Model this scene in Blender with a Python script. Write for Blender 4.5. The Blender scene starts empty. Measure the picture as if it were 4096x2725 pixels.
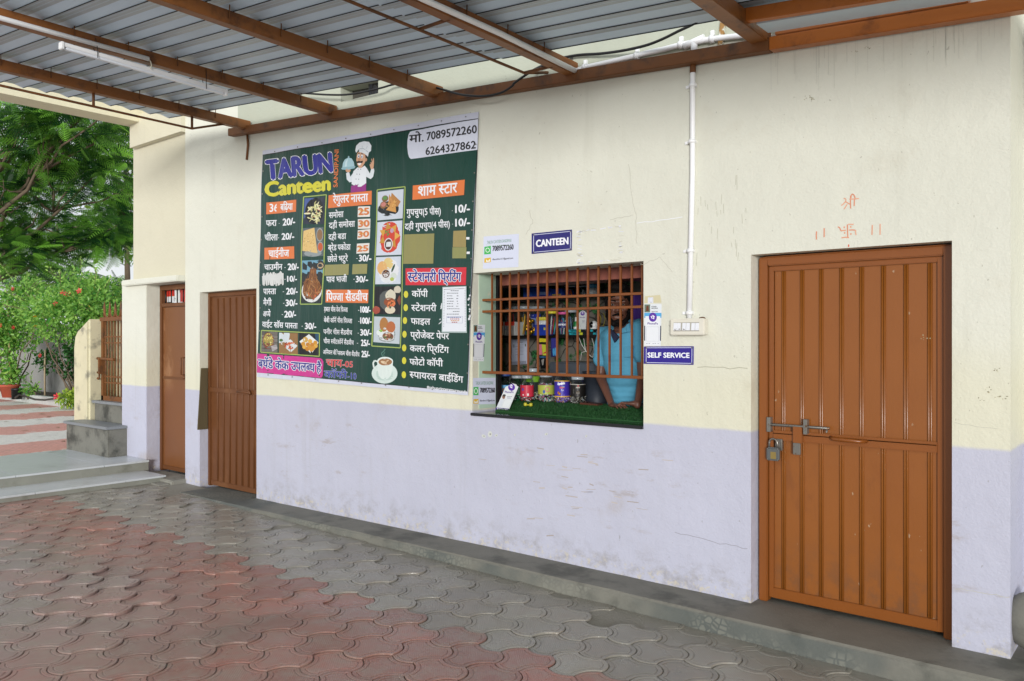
import bpy, bmesh, math, random
from mathutils import Vector, Matrix, noise
from mathutils.geometry import tessellate_polygon
random.seed(7)
R = math.radians
SC = bpy.context.scene
C = SC.collection

# ------------------------------------------------------------------ camera, world, sun, exposure
FPX, CX, CY, YAW = 3250.0, 2048.0, 1362.5, R(39.8)
CAM = Vector((0.0, -4.74, 1.6))
cd = bpy.data.cameras.new('camera'); camo = bpy.data.objects.new('camera', cd); C.objects.link(camo)
camo.location = CAM; camo.rotation_euler = (R(90), 0, YAW)
cd.sensor_width = 36.0; cd.lens = FPX / 4096 * 36.0; cd.clip_start = 0.05; cd.clip_end = 2000
SC.camera = camo
SUN_EL, SUN_AZ = R(5), R(146)        # azimuth: sun stands behind the camera, looking at the wall
w = bpy.data.worlds.new('World'); SC.world = w; w.use_nodes = True
wn = w.node_tree; bg = wn.nodes['Background']
sky = wn.nodes.new('ShaderNodeTexSky'); sky.sky_type = 'NISHITA'; sky.sun_disc = False
sky.sun_elevation = SUN_EL; sky.sun_rotation = SUN_AZ
wmix = wn.nodes.new('ShaderNodeMix'); wmix.data_type = 'RGBA'; wmix.inputs[0].default_value = 0.8
wmix.inputs[7].default_value = (9.5, 9.9, 10.6, 1)      # the bright overcast veil over the blue
wn.links.new(sky.outputs[0], wmix.inputs[6]); wn.links.new(wmix.outputs[2], bg.inputs[0])
bg.inputs[1].default_value = 0.085
sl = bpy.data.lights.new('sun', 'SUN'); so = bpy.data.objects.new('sun', sl); C.objects.link(so)
sl.energy = 2.2; sl.angle = R(12); sl.color = (1, .995, .985)
sdir = Vector((math.sin(SUN_AZ) * math.cos(SUN_EL), math.cos(SUN_AZ) * math.cos(SUN_EL), math.sin(SUN_EL)))
so.rotation_euler = sdir.to_track_quat('Z', 'Y').to_euler()
SC.view_settings.view_transform = 'Standard'; SC.view_settings.look = 'None'
SC.view_settings.exposure = 0.27; SC.view_settings.gamma = 1
SC.cycles.max_bounces = 8; SC.cycles.transparent_max_bounces = 24

# ------------------------------------------------------------------ measuring: a sight line onto a real plane of the place
def ray(px, py):
    u = (px - CX) / FPX; v = (CY - py) / FPX; c, s = math.cos(YAW), math.sin(YAW)
    return Vector((c * u - s, s * u + c, v))
def W(px, py, y=0.0):
    r = ray(px, py); return CAM + r * ((y - CAM.y) / r.y)
def PX(px, py, x):
    r = ray(px, py); return CAM + r * ((x - CAM.x) / r.x)
def PL(px, py, z0, a=0.0, b=0.0):
    r = ray(px, py); t = (z0 + a * CAM.x + b * CAM.y - CAM.z) / (r.z - a * r.x - b * r.y); return CAM + r * t
CR = {'A': (1000, 430, .3189), 'B': (1450, 430, .3189), 'C': (1000, 900, .41459), 'E': (1450, 900, .44643),
      'K': (1850, 900, .5102), 'L': (2350, 1050, .3189), 'S': (1850, 1450, .33941), 'D': (2950, 900, .6698),
      'F': (450, 1050, .6694), 'P': (1920, 1180, .21213), 'Y': (3200, 740, .17219)}
def cr(k, x, y):
    a = CR[k]; return (a[0] + x * a[2], a[1] + y * a[2])
def lin(c):
    if isinstance(c, str): c = tuple(int(c[i:i + 2], 16) / 255 for i in (0, 2, 4))
    return tuple((v / 12.92 if v <= .04045 else ((v + .055) / 1.055) ** 2.4) for v in c[:3])

# ------------------------------------------------------------------ materials
class NT:
    def __init__(s, name):
        s.m = bpy.data.materials.new(name); s.m.use_nodes = True; s.t = s.m.node_tree
        s.b = s.t.nodes['Principled BSDF']; s.co = None
    def n(s, kind, **kw):
        x = s.t.nodes.new('ShaderNode' + kind)
        for k, v in kw.items():
            if k in x.inputs: x.inputs[k].default_value = v
            else: setattr(x, k, v)
        return x
    def l(s, a, b): s.t.links.new(a, b)
    def coord(s):
        if s.co is None: s.co = s.n('TexCoord').outputs['Object']
        return s.co
    def noise(s, scale, detail=4, rough=.55, stretch=None, seed=0):
        mp = s.n('Mapping'); s.l(s.coord(), mp.inputs[0])
        if stretch: mp.inputs['Scale'].default_value = stretch
        mp.inputs['Location'].default_value = (seed, seed * .7, seed * 1.3)
        x = s.n('TexNoise'); x.inputs['Scale'].default_value = scale; x.inputs['Detail'].default_value = detail; x.inputs['Roughness'].default_value = rough
        s.l(mp.outputs[0], x.inputs['Vector']); return x.outputs[0]
    def ramp(s, src, lo, hi, a=0.0, b=1.0):
        x = s.n('MapRange'); x.interpolation_type = 'SMOOTHSTEP'
        x.inputs[1].default_value = lo; x.inputs[2].default_value = hi; x.inputs[3].default_value = a; x.inputs[4].default_value = b
        s.l(src, x.inputs[0]); return x.outputs[0]
    def mul(s, a, b, op='MULTIPLY'):
        x = s.n('Math', operation=op)
        for i, v in enumerate((a, b)):
            if isinstance(v, (int, float)): x.inputs[i].default_value = v
            else: s.l(v, x.inputs[i])
        return x.outputs[0]
    def mix(s, f, a, b):
        x = s.n('Mix', data_type='RGBA')
        if isinstance(f, (int, float)): x.inputs[0].default_value = f
        else: s.l(f, x.inputs[0])
        for i, v in ((6, a), (7, b)):
            if isinstance(v, tuple): x.inputs[i].default_value = (*v[:3], 1)
            else: s.l(v, x.inputs[i])
        return x.outputs[2]
    def col(s, c): s.l(c, s.b.inputs['Base Color'])
    def bump(s, h, st=.2, dist=.01):
        x = s.n('Bump'); x.inputs['Strength'].default_value = st; x.inputs['Distance'].default_value = dist
        s.l(h, x.inputs['Height']); s.l(x.outputs[0], s.b.inputs['Normal'])
def mat(name, c, rough=.6, metal=0.0, var=.12, scale=6.0, bump=.0, bscale=60.0, dirt=None, dscale=9.0, dlo=.55, dhi=.75, spec=.5, stretch=None):
    q = NT(name); c = lin(c) if isinstance(c, str) else c
    q.b.inputs['Roughness'].default_value = rough; q.b.inputs['Metallic'].default_value = metal; q.b.inputs['Specular IOR Level'].default_value = spec
    f = q.noise(scale, 5, .6, stretch)
    o = q.mix(f, tuple(v * (1 - var) for v in c), tuple(min(1, v * (1 + var)) for v in c))
    if dirt is not None:
        d = lin(dirt) if isinstance(dirt, str) else dirt
        o = q.mix(q.ramp(q.noise(dscale, 6, .65, stretch, 4), dlo, dhi), o, d)
    q.col(o)
    if bump: q.bump(q.noise(bscale, 4), bump, .004)
    return q.m
def attr_mat(name, rough=.45, spec=.4, attr='Col'):
    q = NT(name); a = q.n('Attribute'); a.attribute_name = attr
    q.col(a.outputs['Color']); q.b.inputs['Roughness'].default_value = rough; q.b.inputs['Specular IOR Level'].default_value = spec
    return q.m

# ------------------------------------------------------------------ mesh builder
class B:
    def __init__(s): s.bm = bmesh.new(); s.smooth = False
    def face(s, pts):
        try: return s.bm.faces.new([s.bm.verts.new(p) for p in pts])
        except ValueError: return None
    def hexa(s, b, t):                      # two rings of points, bottom and top
        n = len(b); vb = [s.bm.verts.new(p) for p in b]; vt = [s.bm.verts.new(p) for p in t]
        s.bm.faces.new(vb[::-1]); s.bm.faces.new(vt)
        for i in range(n):
            j = (i + 1) % n; s.bm.faces.new((vb[i], vb[j], vt[j], vt[i]))
        return s
    def box(s, x0, x1, y0, y1, z0, z1):
        return s.hexa([(x0, y0, z0), (x1, y0, z0), (x1, y1, z0), (x0, y1, z0)], [(x0, y0, z1), (x1, y0, z1), (x1, y1, z1), (x0, y1, z1)])
    def prism(s, pts, y0, y1, holes=()):    # polygon in x,z drawn between two y
        loops = [[Vector((p[0], p[1], 0)) for p in pts]] + [[Vector((p[0], p[1], 0)) for p in h] for h in holes]
        flat = [p for l in loops for p in l]
        f = [s.bm.verts.new((p.x, y0, p.y)) for p in flat]; k = [s.bm.verts.new((p.x, y1, p.y)) for p in flat]
        for t in tessellate_polygon(loops):
            try: s.bm.faces.new([f[i] for i in t]); s.bm.faces.new([k[i] for i in reversed(t)])
            except ValueError: pass
        o = 0
        for l in loops:
            n = len(l)
            for i in range(n):
                a, b = o + i, o + (i + 1) % n
                s.bm.faces.new((f[a], f[b], k[b], k[a]))
            o += n
        return s
    def bar(s, p, q, w, h, up=(0, 0, 1)):
        p, q = Vector(p), Vector(q); d = (q - p).normalized(); u = Vector(up); sd = d.cross(u).normalized(); u = sd.cross(d)
        c = [(-w / 2, -h / 2), (w / 2, -h / 2), (w / 2, h / 2), (-w / 2, h / 2)]
        return s.hexa([p + sd * a + u * b for a, b in c], [q + sd * a + u * b for a, b in c])
    def tube(s, pts, r, n=8, cap=True):
        pts = [Vector(p) for p in pts]; rs = r if isinstance(r, (list, tuple)) else [r] * len(pts); rings = []
        pd = None
        for i, p in enumerate(pts):
            d = (pts[min(i + 1, len(pts) - 1)] - pts[max(i - 1, 0)]).normalized()
            a = Vector((0, 0, 1)) if abs(d.z) < .9 else Vector((1, 0, 0))
            if pd is not None: a = pd
            u = (a - d * a.dot(d)).normalized(); v = d.cross(u); pd = u
            rings.append([s.bm.verts.new(p + (u * math.cos(2 * math.pi * k / n) + v * math.sin(2 * math.pi * k / n)) * rs[i]) for k in range(n)])
        for a, b in zip(rings, rings[1:]):
            for k in range(n): s.bm.faces.new((a[k], a[(k + 1) % n], b[(k + 1) % n], b[k])).smooth = True
        if cap: s.bm.faces.new(rings[0][::-1]); s.bm.faces.new(rings[-1])
        return s
    def lathe(s, prof, loc, n=24, cap=True, sc=(1, 1)):
        rings = []
        for r, z in prof:
            rings.append([s.bm.verts.new((loc[0] + sc[0] * r * math.cos(2 * math.pi * k / n), loc[1] + sc[1] * r * math.sin(2 * math.pi * k / n), loc[2] + z)) for k in range(n)])
        for a, b in zip(rings, rings[1:]):
            for k in range(n): s.bm.faces.new((a[k], a[(k + 1) % n], b[(k + 1) % n], b[k])).smooth = True
        if cap: s.bm.faces.new(rings[0][::-1]); s.bm.faces.new(rings[-1])
        return s
    def ball(s, c, r, sub=2, sc=(1, 1, 1), rot=None):
        m = Matrix.Translation(c) @ (rot if rot is not None else Matrix.Identity(4)) @ Matrix.Diagonal((r * sc[0], r * sc[1], r * sc[2], 1))
        for f in {f for v in bmesh.ops.create_icosphere(s.bm, subdivisions=sub, radius=1, matrix=m)['verts'] for f in v.link_faces}: f.smooth = True
        return s
    def obj(s, name, m, parent=None, bevel=0.0, seg=2, jitter=0.0):
        bm = s.bm
        bmesh.ops.recalc_face_normals(bm, faces=bm.faces)
        if bevel:
            bmesh.ops.remove_doubles(bm, verts=bm.verts, dist=1e-5)
            e = [e for e in bm.edges if len(e.link_faces) == 2 and e.calc_face_angle(0) > .5]
            bmesh.ops.bevel(bm, geom=e, offset=bevel, segments=seg, affect='EDGES', clamp_overlap=True)
        if jitter:
            for v in bm.verts: v.co += Vector([noise.noise(v.co * 3 + Vector((k * 9, 0, 0))) for k in range(3)]) * jitter
        me = bpy.data.meshes.new(name); bm.to_mesh(me); bm.free()
        return link(name, me, m, parent)
def link(name, me, m, parent=None):
    o = bpy.data.objects.new(name, me); C.objects.link(o)
    if m: me.materials.append(m)
    if parent is not None: adopt(o, parent)
    return o
def adopt(o, parent):
    o.parent = parent
    off = Vector((0, 0, 0)); p = parent
    while p is not None: off += p.location + p.matrix_parent_inverse.translation; p = p.parent
    o.matrix_parent_inverse = Matrix.Translation(-off)
def thing(name, label, cat, loc=(0, 0, 0), group=None):
    o = bpy.data.objects.new(name, None); C.objects.link(o); o.location = loc; o.empty_display_size = .1
    return tag(o, label, cat, group)
def tag(o, label, cat, group=None):
    o['label'] = label; o['category'] = cat
    if group: o['group'] = group
    return o
def kind(o, k='structure'): o['kind'] = k; return o
def dup(t, delta, label=None):
    c = t.copy(); C.objects.link(c); c.location = t.location + Vector(delta)
    if label: c['label'] = label
    for ch in list(t.children):
        k = ch.copy(); C.objects.link(k); k.parent = c
        for g in list(ch.children):
            h = g.copy(); C.objects.link(h); h.parent = k
    return c

# ------------------------------------------------------------------ lettering and prints: flat coloured shapes laid on a real surface
_tc = {}
def tmesh(s):
    if s in _tc: return _tc[s]
    cu = bpy.data.curves.new('lettering', 'FONT'); cu.body = s; cu.size = 1; cu.resolution_u = 3
    o = bpy.data.objects.new('lettering', cu); me = bpy.data.meshes.new_from_object(o)
    r = ([(v.co.x, v.co.y) for v in me.vertices], [tuple(p.vertices) for p in me.polygons])
    bpy.data.objects.remove(o); bpy.data.meshes.remove(me); bpy.data.curves.remove(cu)
    _tc[s] = r; return r
def ext(s):
    v = tmesh(s)[0]; return (min(p[0] for p in v), max(p[0] for p in v)) if v else (0, 0)
def adv(s):
    return ext(s + '|')[1] - ext('|')[1]
def layout(s):                              # a trailing ~ makes the half form of the letter before it
    V, Fc, pen = [], [], 0.0
    segs, cur, i = [], '', 0
    while i < len(s):
        if i + 1 < len(s) and s[i + 1] == '~':
            if cur: segs.append((cur, False)); cur = ''
            segs.append((s[i], True)); i += 2
        else: cur += s[i]; i += 1
    if cur: segs.append((cur, False))
    for t, half in segs:
        v, f = tmesh(t); a = adv(t)
        if half:
            bm = bmesh.new(); vs = [bm.verts.new((p[0], p[1], 0)) for p in v]
            for q in f:
                try: bm.faces.new([vs[k] for k in q])
                except ValueError: pass
            a *= .70
            bmesh.ops.bisect_plane(bm, geom=bm.verts[:] + bm.edges[:] + bm.faces[:], plane_co=(a + .01, 0, 0), plane_no=(1, 0, 0), clear_outer=True)
            bm.verts.index_update(); v = [(k.co.x, k.co.y) for k in bm.verts]; f = [tuple(k.index for k in q.verts) for q in bm.faces]; bm.free()
        o = len(V); V += [(p[0] + pen, p[1]) for p in v]; Fc += [tuple(k + o for k in q) for q in f]; pen += a
    return V, Fc
HCAP = max(p[1] for p in tmesh('H')[0]); HDEV = max(p[1] for p in tmesh('\u092e')[0])
class Print:
    """coloured flat shapes; fn(px, py, layer) gives the point on the carrying surface"""
    def __init__(s, fn, fine=0): s.fn = fn; s.V = []; s.F = []; s.K = []; s.fine = fine
    def poly(s, pts, c, layer=0, crop=None):
        if crop: pts = [cr(crop, *p) for p in pts]
        o = len(s.V); w_ = [s.fn(p[0], p[1], layer) for p in pts]
        if len(pts) > 4:
            t = tessellate_polygon([[Vector((p[0], p[1], 0)) for p in pts]])
        else: t = [tuple(range(len(pts)))]
        c = lin(c) if isinstance(c, str) else c
        fine = s.fine or getattr(s.fn, 'fine', 0)
        if fine and len(t) + len(pts) < 60:    # cut large shapes finely so that they follow a rippled sheet
            T_ = [[pts[k] for k in q] for q in t]; T_ = [x for q in T_ for x in ([q] if len(q) == 3 else [[q[0], q[1], q[2]], [q[0], q[2], q[3]]])]
            while T_:
                q = T_.pop(); L = [math.hypot(q[i][0] - q[(i + 1) % 3][0], q[i][1] - q[(i + 1) % 3][1]) for i in range(3)]; m_ = max(L)
                if m_ > fine:
                    i = L.index(m_); a, b_, d = q[i], q[(i + 1) % 3], q[(i + 2) % 3]; h = ((a[0] + b_[0]) / 2, (a[1] + b_[1]) / 2)
                    T_ += [[a, h, d], [h, b_, d]]
                else:
                    k = len(s.V); s.V += [s.fn(p[0], p[1], layer) for p in q]; s.F.append((k, k + 1, k + 2)); s.K.append(c)
            return
        s.V += w_
        for q in t: s.F.append(tuple(k + o for k in q)); s.K.append(c)
    def grid(s, q, c, n=12, layer=0):       # a quad cut finely so that it follows a rippled sheet
        c = lin(c) if isinstance(c, str) else c; o = len(s.V)
        for j in range(n + 1):
            for i in range(n + 1):
                a, b = i / n, j / n
                x = (q[0][0] * (1 - a) + q[1][0] * a) * (1 - b) + (q[3][0] * (1 - a) + q[2][0] * a) * b
                y = (q[0][1] * (1 - a) + q[1][1] * a) * (1 - b) + (q[3][1] * (1 - a) + q[2][1] * a) * b
                s.V.append(s.fn(x, y, layer))
        for j in range(n):
            for i in range(n):
                k = o + j * (n + 1) + i; s.F.append((k, k + 1, k + n + 2, k + n + 1)); s.K.append(c)
    def disc(s, c, rx, ry, col, layer=0, crop=None, n=20, rot=0.0, a0=0, a1=360):
        if crop: c = cr(crop, *c); rx *= CR[crop][2]; ry *= CR[crop][2]
        p = []
        for k in range(n):
            t = R(a0 + (a1 - a0) * k / n); x, y = rx * math.cos(t), ry * math.sin(t)
            p.append((c[0] + x * math.cos(rot) - y * math.sin(rot), c[1] + x * math.sin(rot) + y * math.cos(rot)))
        s.poly(p, col, layer)
    def line(s, pts, wd, col, layer=0, crop=None):
        if crop: pts = [cr(crop, *p) for p in pts]; wd *= CR[crop][2]
        for (x0, y0), (x1, y1) in zip(pts, pts[1:]):
            d = math.hypot(x1 - x0, y1 - y0) or 1; nx, ny = -(y1 - y0) / d * wd / 2, (x1 - x0) / d * wd / 2
            s.poly([(x0 + nx, y0 + ny), (x1 + nx, y1 + ny), (x1 - nx, y1 - ny), (x0 - nx, y0 - ny)], col, layer)
    def text(s, t, p0, p1, h, col, layer=0, crop=None, bold=.02, up=None, out=None, ow=.06, cap=False):
        if crop:
            p0, p1 = cr(crop, *p0), cr(crop, *p1); h *= CR[crop][2]
            if up: up = (up[0] * CR[crop][2], up[1] * CR[crop][2])
        V, Fc = layout(t)
        if not V: return
        x0 = min(p[0] for p in V); x1 = max(p[0] for p in V)
        deva = any('\u0900' <= ch <= '\u097f' for ch in t) and not cap
        hh = HDEV if deva else HCAP
        ux, uy = up if up else (0, -h)
        wd = math.hypot(p1[0] - p0[0], p1[1] - p0[1])
        em = h / hh                                          # pixels per em
        def put(dx, dy, lay, c):
            o = len(s.V)
            for x, y in V:
                a = (x - x0) / (x1 - x0); b = y / hh
                s.V.append(s.fn(p0[0] + (p1[0] - p0[0]) * a + ux * b + dx * em, p0[1] + (p1[1] - p0[1]) * a + uy * b + dy * em, lay))
            for q in Fc: s.F.append(tuple(k + o for k in q)); s.K.append(c)
            if big:                            # cut large letters finely, they follow the ripples of the sheet
                P_ = [(p0[0] + (p1[0] - p0[0]) * (x - x0) / (x1 - x0) + ux * y / hh + dx * em, p0[1] + (p1[1] - p0[1]) * (x - x0) / (x1 - x0) + uy * y / hh + dy * em) for x, y in V]
                n_ = len(Fc); del s.F[-n_:]; del s.K[-n_:]; del s.V[o:]
                for q in Fc: s.poly([P_[k] for k in q], c, lay)
        big = (s.fine or getattr(s.fn, 'fine', 0)) and h > 30
        c = lin(col) if isinstance(col, str) else col
        if out:
            oc = lin(out)
            for k in range(8): put(ow * math.cos(k * .785), ow * math.sin(k * .785), layer + .04 * k, oc)
            layer += .6
        if bold:
            put(-bold, 0, layer, c); put(bold, 0, layer + .06, c); put(0, bold * .8, layer + .12, c); put(0, -bold * .8, layer + .18, c)
        else: put(0, 0, layer, c)
    def obj(s, name, parent=None, m=None):
        me = bpy.data.meshes.new(name); me.from_pydata(s.V, [], s.F)
        ca = me.color_attributes.new('Col', 'FLOAT_COLOR', 'CORNER')
        k = 0
        for f, c in zip(s.F, s.K):
            for _ in f: ca.data[k].color = (*c, 1); k += 1
        return link(name, me, m or M_print, parent)
M_print = attr_mat('printed_sheet', .42, .35)

# ================================================================== SETTING
def gz(x): return -.125 - .0125 * max(-9.05, min(2.0, x))

# ---- plaster wall material: cream above, lavender below, with the wear it has
def wall_mat(name, cream='DBDBCD', lav='BEBFCE', dirt=1.0, split=1.045):
    q = NT(name); sep = q.n('SeparateXYZ'); q.l(q.coord(), sep.inputs[0]); z = sep.outputs[2]
    wob = q.mul(q.mul(q.noise(5, 3), .5, 'SUBTRACT'), .018)
    f = q.ramp(q.mul(z, wob, 'ADD'), split - .012, split + .012)
    big = q.noise(1.1, 4, .6)
    cr1 = q.mix(big, tuple(v * .93 for v in lin(cream)), tuple(v * 1.04 for v in lin(cream)))
    lv1 = q.mix(big, tuple(v * .90 for v in lin(lav)), tuple(v * 1.05 for v in lin(lav)))
    ye = q.mul(q.ramp(q.mul(z, q.mul(q.mul(q.noise(.9, 4, .6, None, 17), .5, 'SUBTRACT'), 1.1), 'ADD'), 1.15, 1.75, 1, 0), .32)
    cr1 = q.mix(ye, cr1, lin('D2CBA2'))          # older yellowed coat low on the cream paint
    c = q.mix(f, lv1, cr1)
    # rain streaks running down
    st = q.ramp(q.noise(9, 5, .6, (1, 1, .045), 3), .52, .80, 0, .17 * dirt)
    st = q.mul(st, q.ramp(q.noise(.7, 2, .5, None, 8), .40, .62))
    c = q.mix(st, c, lin('8F8C78'))
    # brownish handling stains
    bl = q.mul(q.ramp(q.noise(1.7, 6, .62, None, 21), .56, .78, 0, .34 * dirt), q.ramp(z, .2, 1.6, 1, .55))
    c = q.mix(bl, c, lin('A08B66'))
    # scuffed band on the lower wall
    sc = q.mul(q.ramp(q.noise(3.2, 7, .72, (1, 1, 3.4), 33), .55, .72, 0, .5 * dirt), q.mul(q.ramp(z, .1, .35), q.ramp(z, .75, 1.0, 1, 0)))
    sc = q.mul(sc, q.ramp(q.noise(.55, 1, .5, None, 2.2), .45, .58))
    c = q.mix(sc, c, lin('9A8A78'))
    # damp foot of the wall
    ft = q.mul(q.ramp(z, .02, .30, 1, 0), q.ramp(q.noise(6, 8, .72, (1, 1, 1.3), 5), .44, .68, 0, .5 * dirt))
    c = q.mix(ft, c, lin('7E7563'))
    pl = q.mul(q.ramp(z, .04, .13, 1, 0), q.ramp(q.noise(22, 6, .7, None, 15), .52, .62, 0, .8 * dirt))
    c = q.mix(pl, c, lin('C9C1AE'))
    # specks and flyspots
    sp = q.ramp(q.noise(42, 2, .5, (1, 1, .7), 9), .74, .765, 0, .35 * dirt)
    c = q.mix(sp, c, lin('77715F'))
    q.col(c); q.b.inputs['Roughness'].default_value = .62; q.b.inputs['Specular IOR Level'].default_value = .3
    h = q.mul(q.noise(3.0, 5, .6), q.mul(q.noise(70, 3), .12), 'ADD'); q.bump(h, .75, .022)
    return q.m
M_wall = wall_mat('painted_plaster')
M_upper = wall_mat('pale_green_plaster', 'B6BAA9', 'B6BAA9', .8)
M_mint = mat('mint_paint', 'B7D0BA', .6, var=.08, dirt='D8D2BA', dlo=.6, dhi=.7, dscale=7)
M_cem = mat('grey_cement', '8C8A80', .85, var=.25, scale=5, bump=.5, bscale=40, dirt='55544C', dlo=.5, dhi=.75, dscale=4)
M_cemd = mat('damp_cement', '74736A', .7, var=.3, scale=3, bump=.6, bscale=30, dirt='3F3F39', dlo=.48, dhi=.7, dscale=3.3)
M_dark = mat('dark_void', '0B0B0B', .9, var=.2)
M_steel = mat('brown_enamel', '8A5628', .45, var=.16, scale=4, dirt='5A371F', dlo=.5, dhi=.72, dscale=5, bump=.15, bscale=50)
M_rust = mat('rusted_brown_paint', '74471F', .6, var=.22, scale=5, dirt='4E3420', dlo=.48, dhi=.68, dscale=6, bump=.3, bscale=40)
M_orange = mat('orange_brown_enamel', '854B1A', .35, var=.10, scale=3, bump=.1, bscale=40)
M_pvc = mat('white_plastic_pipe', 'F0F1F2', .35, var=.05, dirt='C9C4B4', dlo=.6, dhi=.8)
M_black = mat('black_rubber', '101012', .5, var=.2)

# ---- the wall with its openings
xl = W(741, 1500).x; xr_ = W(4042, 1900).x
wx0, wx1 = -4.357, W(2574, 1400).x; wz0, wz1 = 1.006, 2.132
d2x0, d2x1 = W(799, 1500).x, W(1026, 1500).x; d2z = (W(799, 1170).z + W(1026, 1154).z) / 2
d3x0, d3x1 = W(3004, 1700).x, W(3808, 1700).x; d3z = 2.123
TH = .28
wall = thing('canteen_wall', 'long cream and lavender plastered canteen wall with two brown doors and a barred hatch', 'wall', ((xl + xr_) / 2, 0, 0))
b = B(); XB = -7.72
b = B(); b.prism([(xl, -.12), (xr_, -.12), (xr_, 3.36), (XB, 3.80), (XB, 4.9), (xl, 4.9)], 0, TH,
                 [[(wx0, wz0), (wx1, wz0), (wx1, wz1), (wx0, wz1)], [(d2x0, -.115), (d2x1, -.115), (d2x1, d2z), (d2x0, d2z)], [(d3x0, -.115), (d3x1, -.115), (d3x1, d3z), (d3x0, d3z)]])
b.obj('plaster_face', M_wall, wall)
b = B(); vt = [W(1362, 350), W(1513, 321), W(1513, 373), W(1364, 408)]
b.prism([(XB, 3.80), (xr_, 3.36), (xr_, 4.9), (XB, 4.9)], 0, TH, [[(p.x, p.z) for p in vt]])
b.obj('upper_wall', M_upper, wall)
b = B(); b.box(xr_ - .26, xr_, TH + .002, .41, -.12, 4.9); b.box(xr_ - .26, xr_ + 3.5, .412, .60, -.12, 4.9); b.obj('return_wall', M_wall, wall)
b = B(); b.box(-10.0, xr_ - .3, 1.5, 5.0, -.1, 4.9); b.box(-8.6, xr_ - .3, TH + .01, 1.49, 4.3, 4.4); b.box(-10, xr_ - .3, TH + .02, 1.48, -.3, -.035)
b.box(d2x0 - .3, d2x1 + .3, .40, .5, -.03, 2.6); b.box(d3x0 - .2, d3x1 + .2, .42, .5, .0, 2.6); b.obj('rear_block', M_cem, wall)
# vent opening high in the wall
vx0, vx1 = vt[0].x, vt[2].x; vz0, vz1 = min(p.z for p in vt) - .02, max(p.z for p in vt) + .02; vxm = W(1455, 350).x
b = B(); b.box(vx0 - .05, vxm, .14, .2, vz0 - .1, vz1 + .1); b.obj('vent_recess', mat('dark_grey_plaster', '4A4740', .9, var=.3), wall)  # back of the recess in flat dark grey
b = B(); n = 8
for i in range(n):
    for j in range(4):
        f = lambda i, j: (vxm + (vx1 + .03 - vxm) * i / n, .06 + .02 * noise.noise(Vector((i * .9, j * 1.1, 3))), vz0 - .05 + (vz1 - vz0 + .1) * j / 4)
        b.face([f(i, j), f(i + 1, j), f(i + 1, j + 1), f(i, j + 1)])
b.obj('vent_cover', mat('black_sheeting', '0C0C0E', .25), wall)
b = B(); b.box(wx0 - .01, wx0 + .004, .075, TH - .002, wz0 + .05, wz1 - .002); b.obj('mint_reveal', M_mint, wall)
# cracks, tape marks and a peeled paper outline as thin flecks on the paint
pr = Print(lambda x, y, l: W(x, y, -.0012 - l * .0004))
def crack(pts, wd=1.5, c='BDBBAD', crop=None, j=4):
    q = []
    for (a, b_) in zip(pts, pts[1:]):
        for k in range(6): q.append((a[0] + (b_[0] - a[0]) * k / 6 + random.uniform(-j, j), a[1] + (b_[1] - a[1]) * k / 6 + random.uniform(-j, j)))
    q.append(pts[-1]); pr.line(q, wd, c, 0, crop)
crack([(2515, 660), (2532, 800), (2545, 890), (2548, 975)]); crack([(2440, 880), (2530, 860)], 1.6); crack([(2545, 895), (2730, 868)], 3, 'E9EBEE')
crack([(2100, 940), (2130, 890), (2120, 840)], 1.5); crack([(3822, 1692), (3990, 1716)], 1.6); crack([(3822, 2355), (3930, 2372), (4036, 2390)], 2)
crack([(2700, 2130), (2860, 2170), (2990, 2195)], 2, '9A98A0'); crack([(2790, 1470), (2990, 1474)], 2.5, 'A9A692'); crack([(2560, 1060), (2640, 1030), (2690, 1090)], 1.4)
for i in range(60):                          # torn white edge of an old pasted notice
    t = random.random() * 4; s_ = int(t); t -= s_
    P = [(2318, 925), (2480, 905), (2484, 1040), (2318, 1053)]; a, c_ = P[s_], P[(s_ + 1) % 4]
    x, y = a[0] + (c_[0] - a[0]) * t, a[1] + (c_[1] - a[1]) * t
    pr.line([(x - random.uniform(2, 14), y + random.uniform(-4, 4)), (x + random.uniform(2, 14), y + random.uniform(-4, 4))], random.uniform(2, 5), random.choice(['E4E6EC', 'DADCE2', 'CFCDBE']))
for x, y, r in [(1960, 1737, 16), (1985, 1742, 9), (2060, 1740, 6), (2185, 1737, 9), (2345, 1745, 7), (1935, 1745, 12)]:
    pr.disc((x, y), r * .8, r * .55, 'C9CCC6', 0, None, 9, r * .3); pr.disc((x + 1, y), r * .2, r * .2, '8D8B84', .5)
for i in range(26):
    x, y = random.uniform(2750, 3000), random.uniform(700, 1020); pr.line([(x, y), (x + random.uniform(-3, 3), y + random.uniform(14, 60))], 1.6, 'B9B8A6')
for i in range(46):
    x = random.uniform(3080, 4020); y0 = 205 - (x - 3046) * .163 + 12; pr.line([(x, y0), (x + 1, y0 + random.uniform(20, 190))], random.uniform(1.2, 3), random.choice(['D2D2C6', 'CDCDC0']))
for x, y, s_ in [(3235, 390, 1), (3250, 400, .6), (3700, 1350, .8), (3990, 1480, .8), (3960, 1560, 1), (4010, 1590, 1.1), (3930, 1600, .7), (3420, 205, .5), (3466, 190, .6)]:
    for k in range(7): pr.disc((x + random.gauss(0, 12 * s_), y + random.gauss(0, 6 * s_)), random.uniform(1.5, 5) * s_, random.uniform(1.2, 3) * s_, random.choice(['9C967C', '8D876E', 'B2AA8C']), k * .05, n=7)
for k in range(34):                          # scuffs below the hatch
    x, y = random.gauss(2250, 160), random.gauss(1960, 90)
    pr.line([(x, y), (x + random.uniform(10, 50), y + random.uniform(-2, 8))], random.uniform(1.5, 5), random.choice(['B3AAA6', 'A89E98', 'BDB4AE']))
pr.obj('surface_marks', wall, attr_mat('wall_marks', .7, .2))
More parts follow.
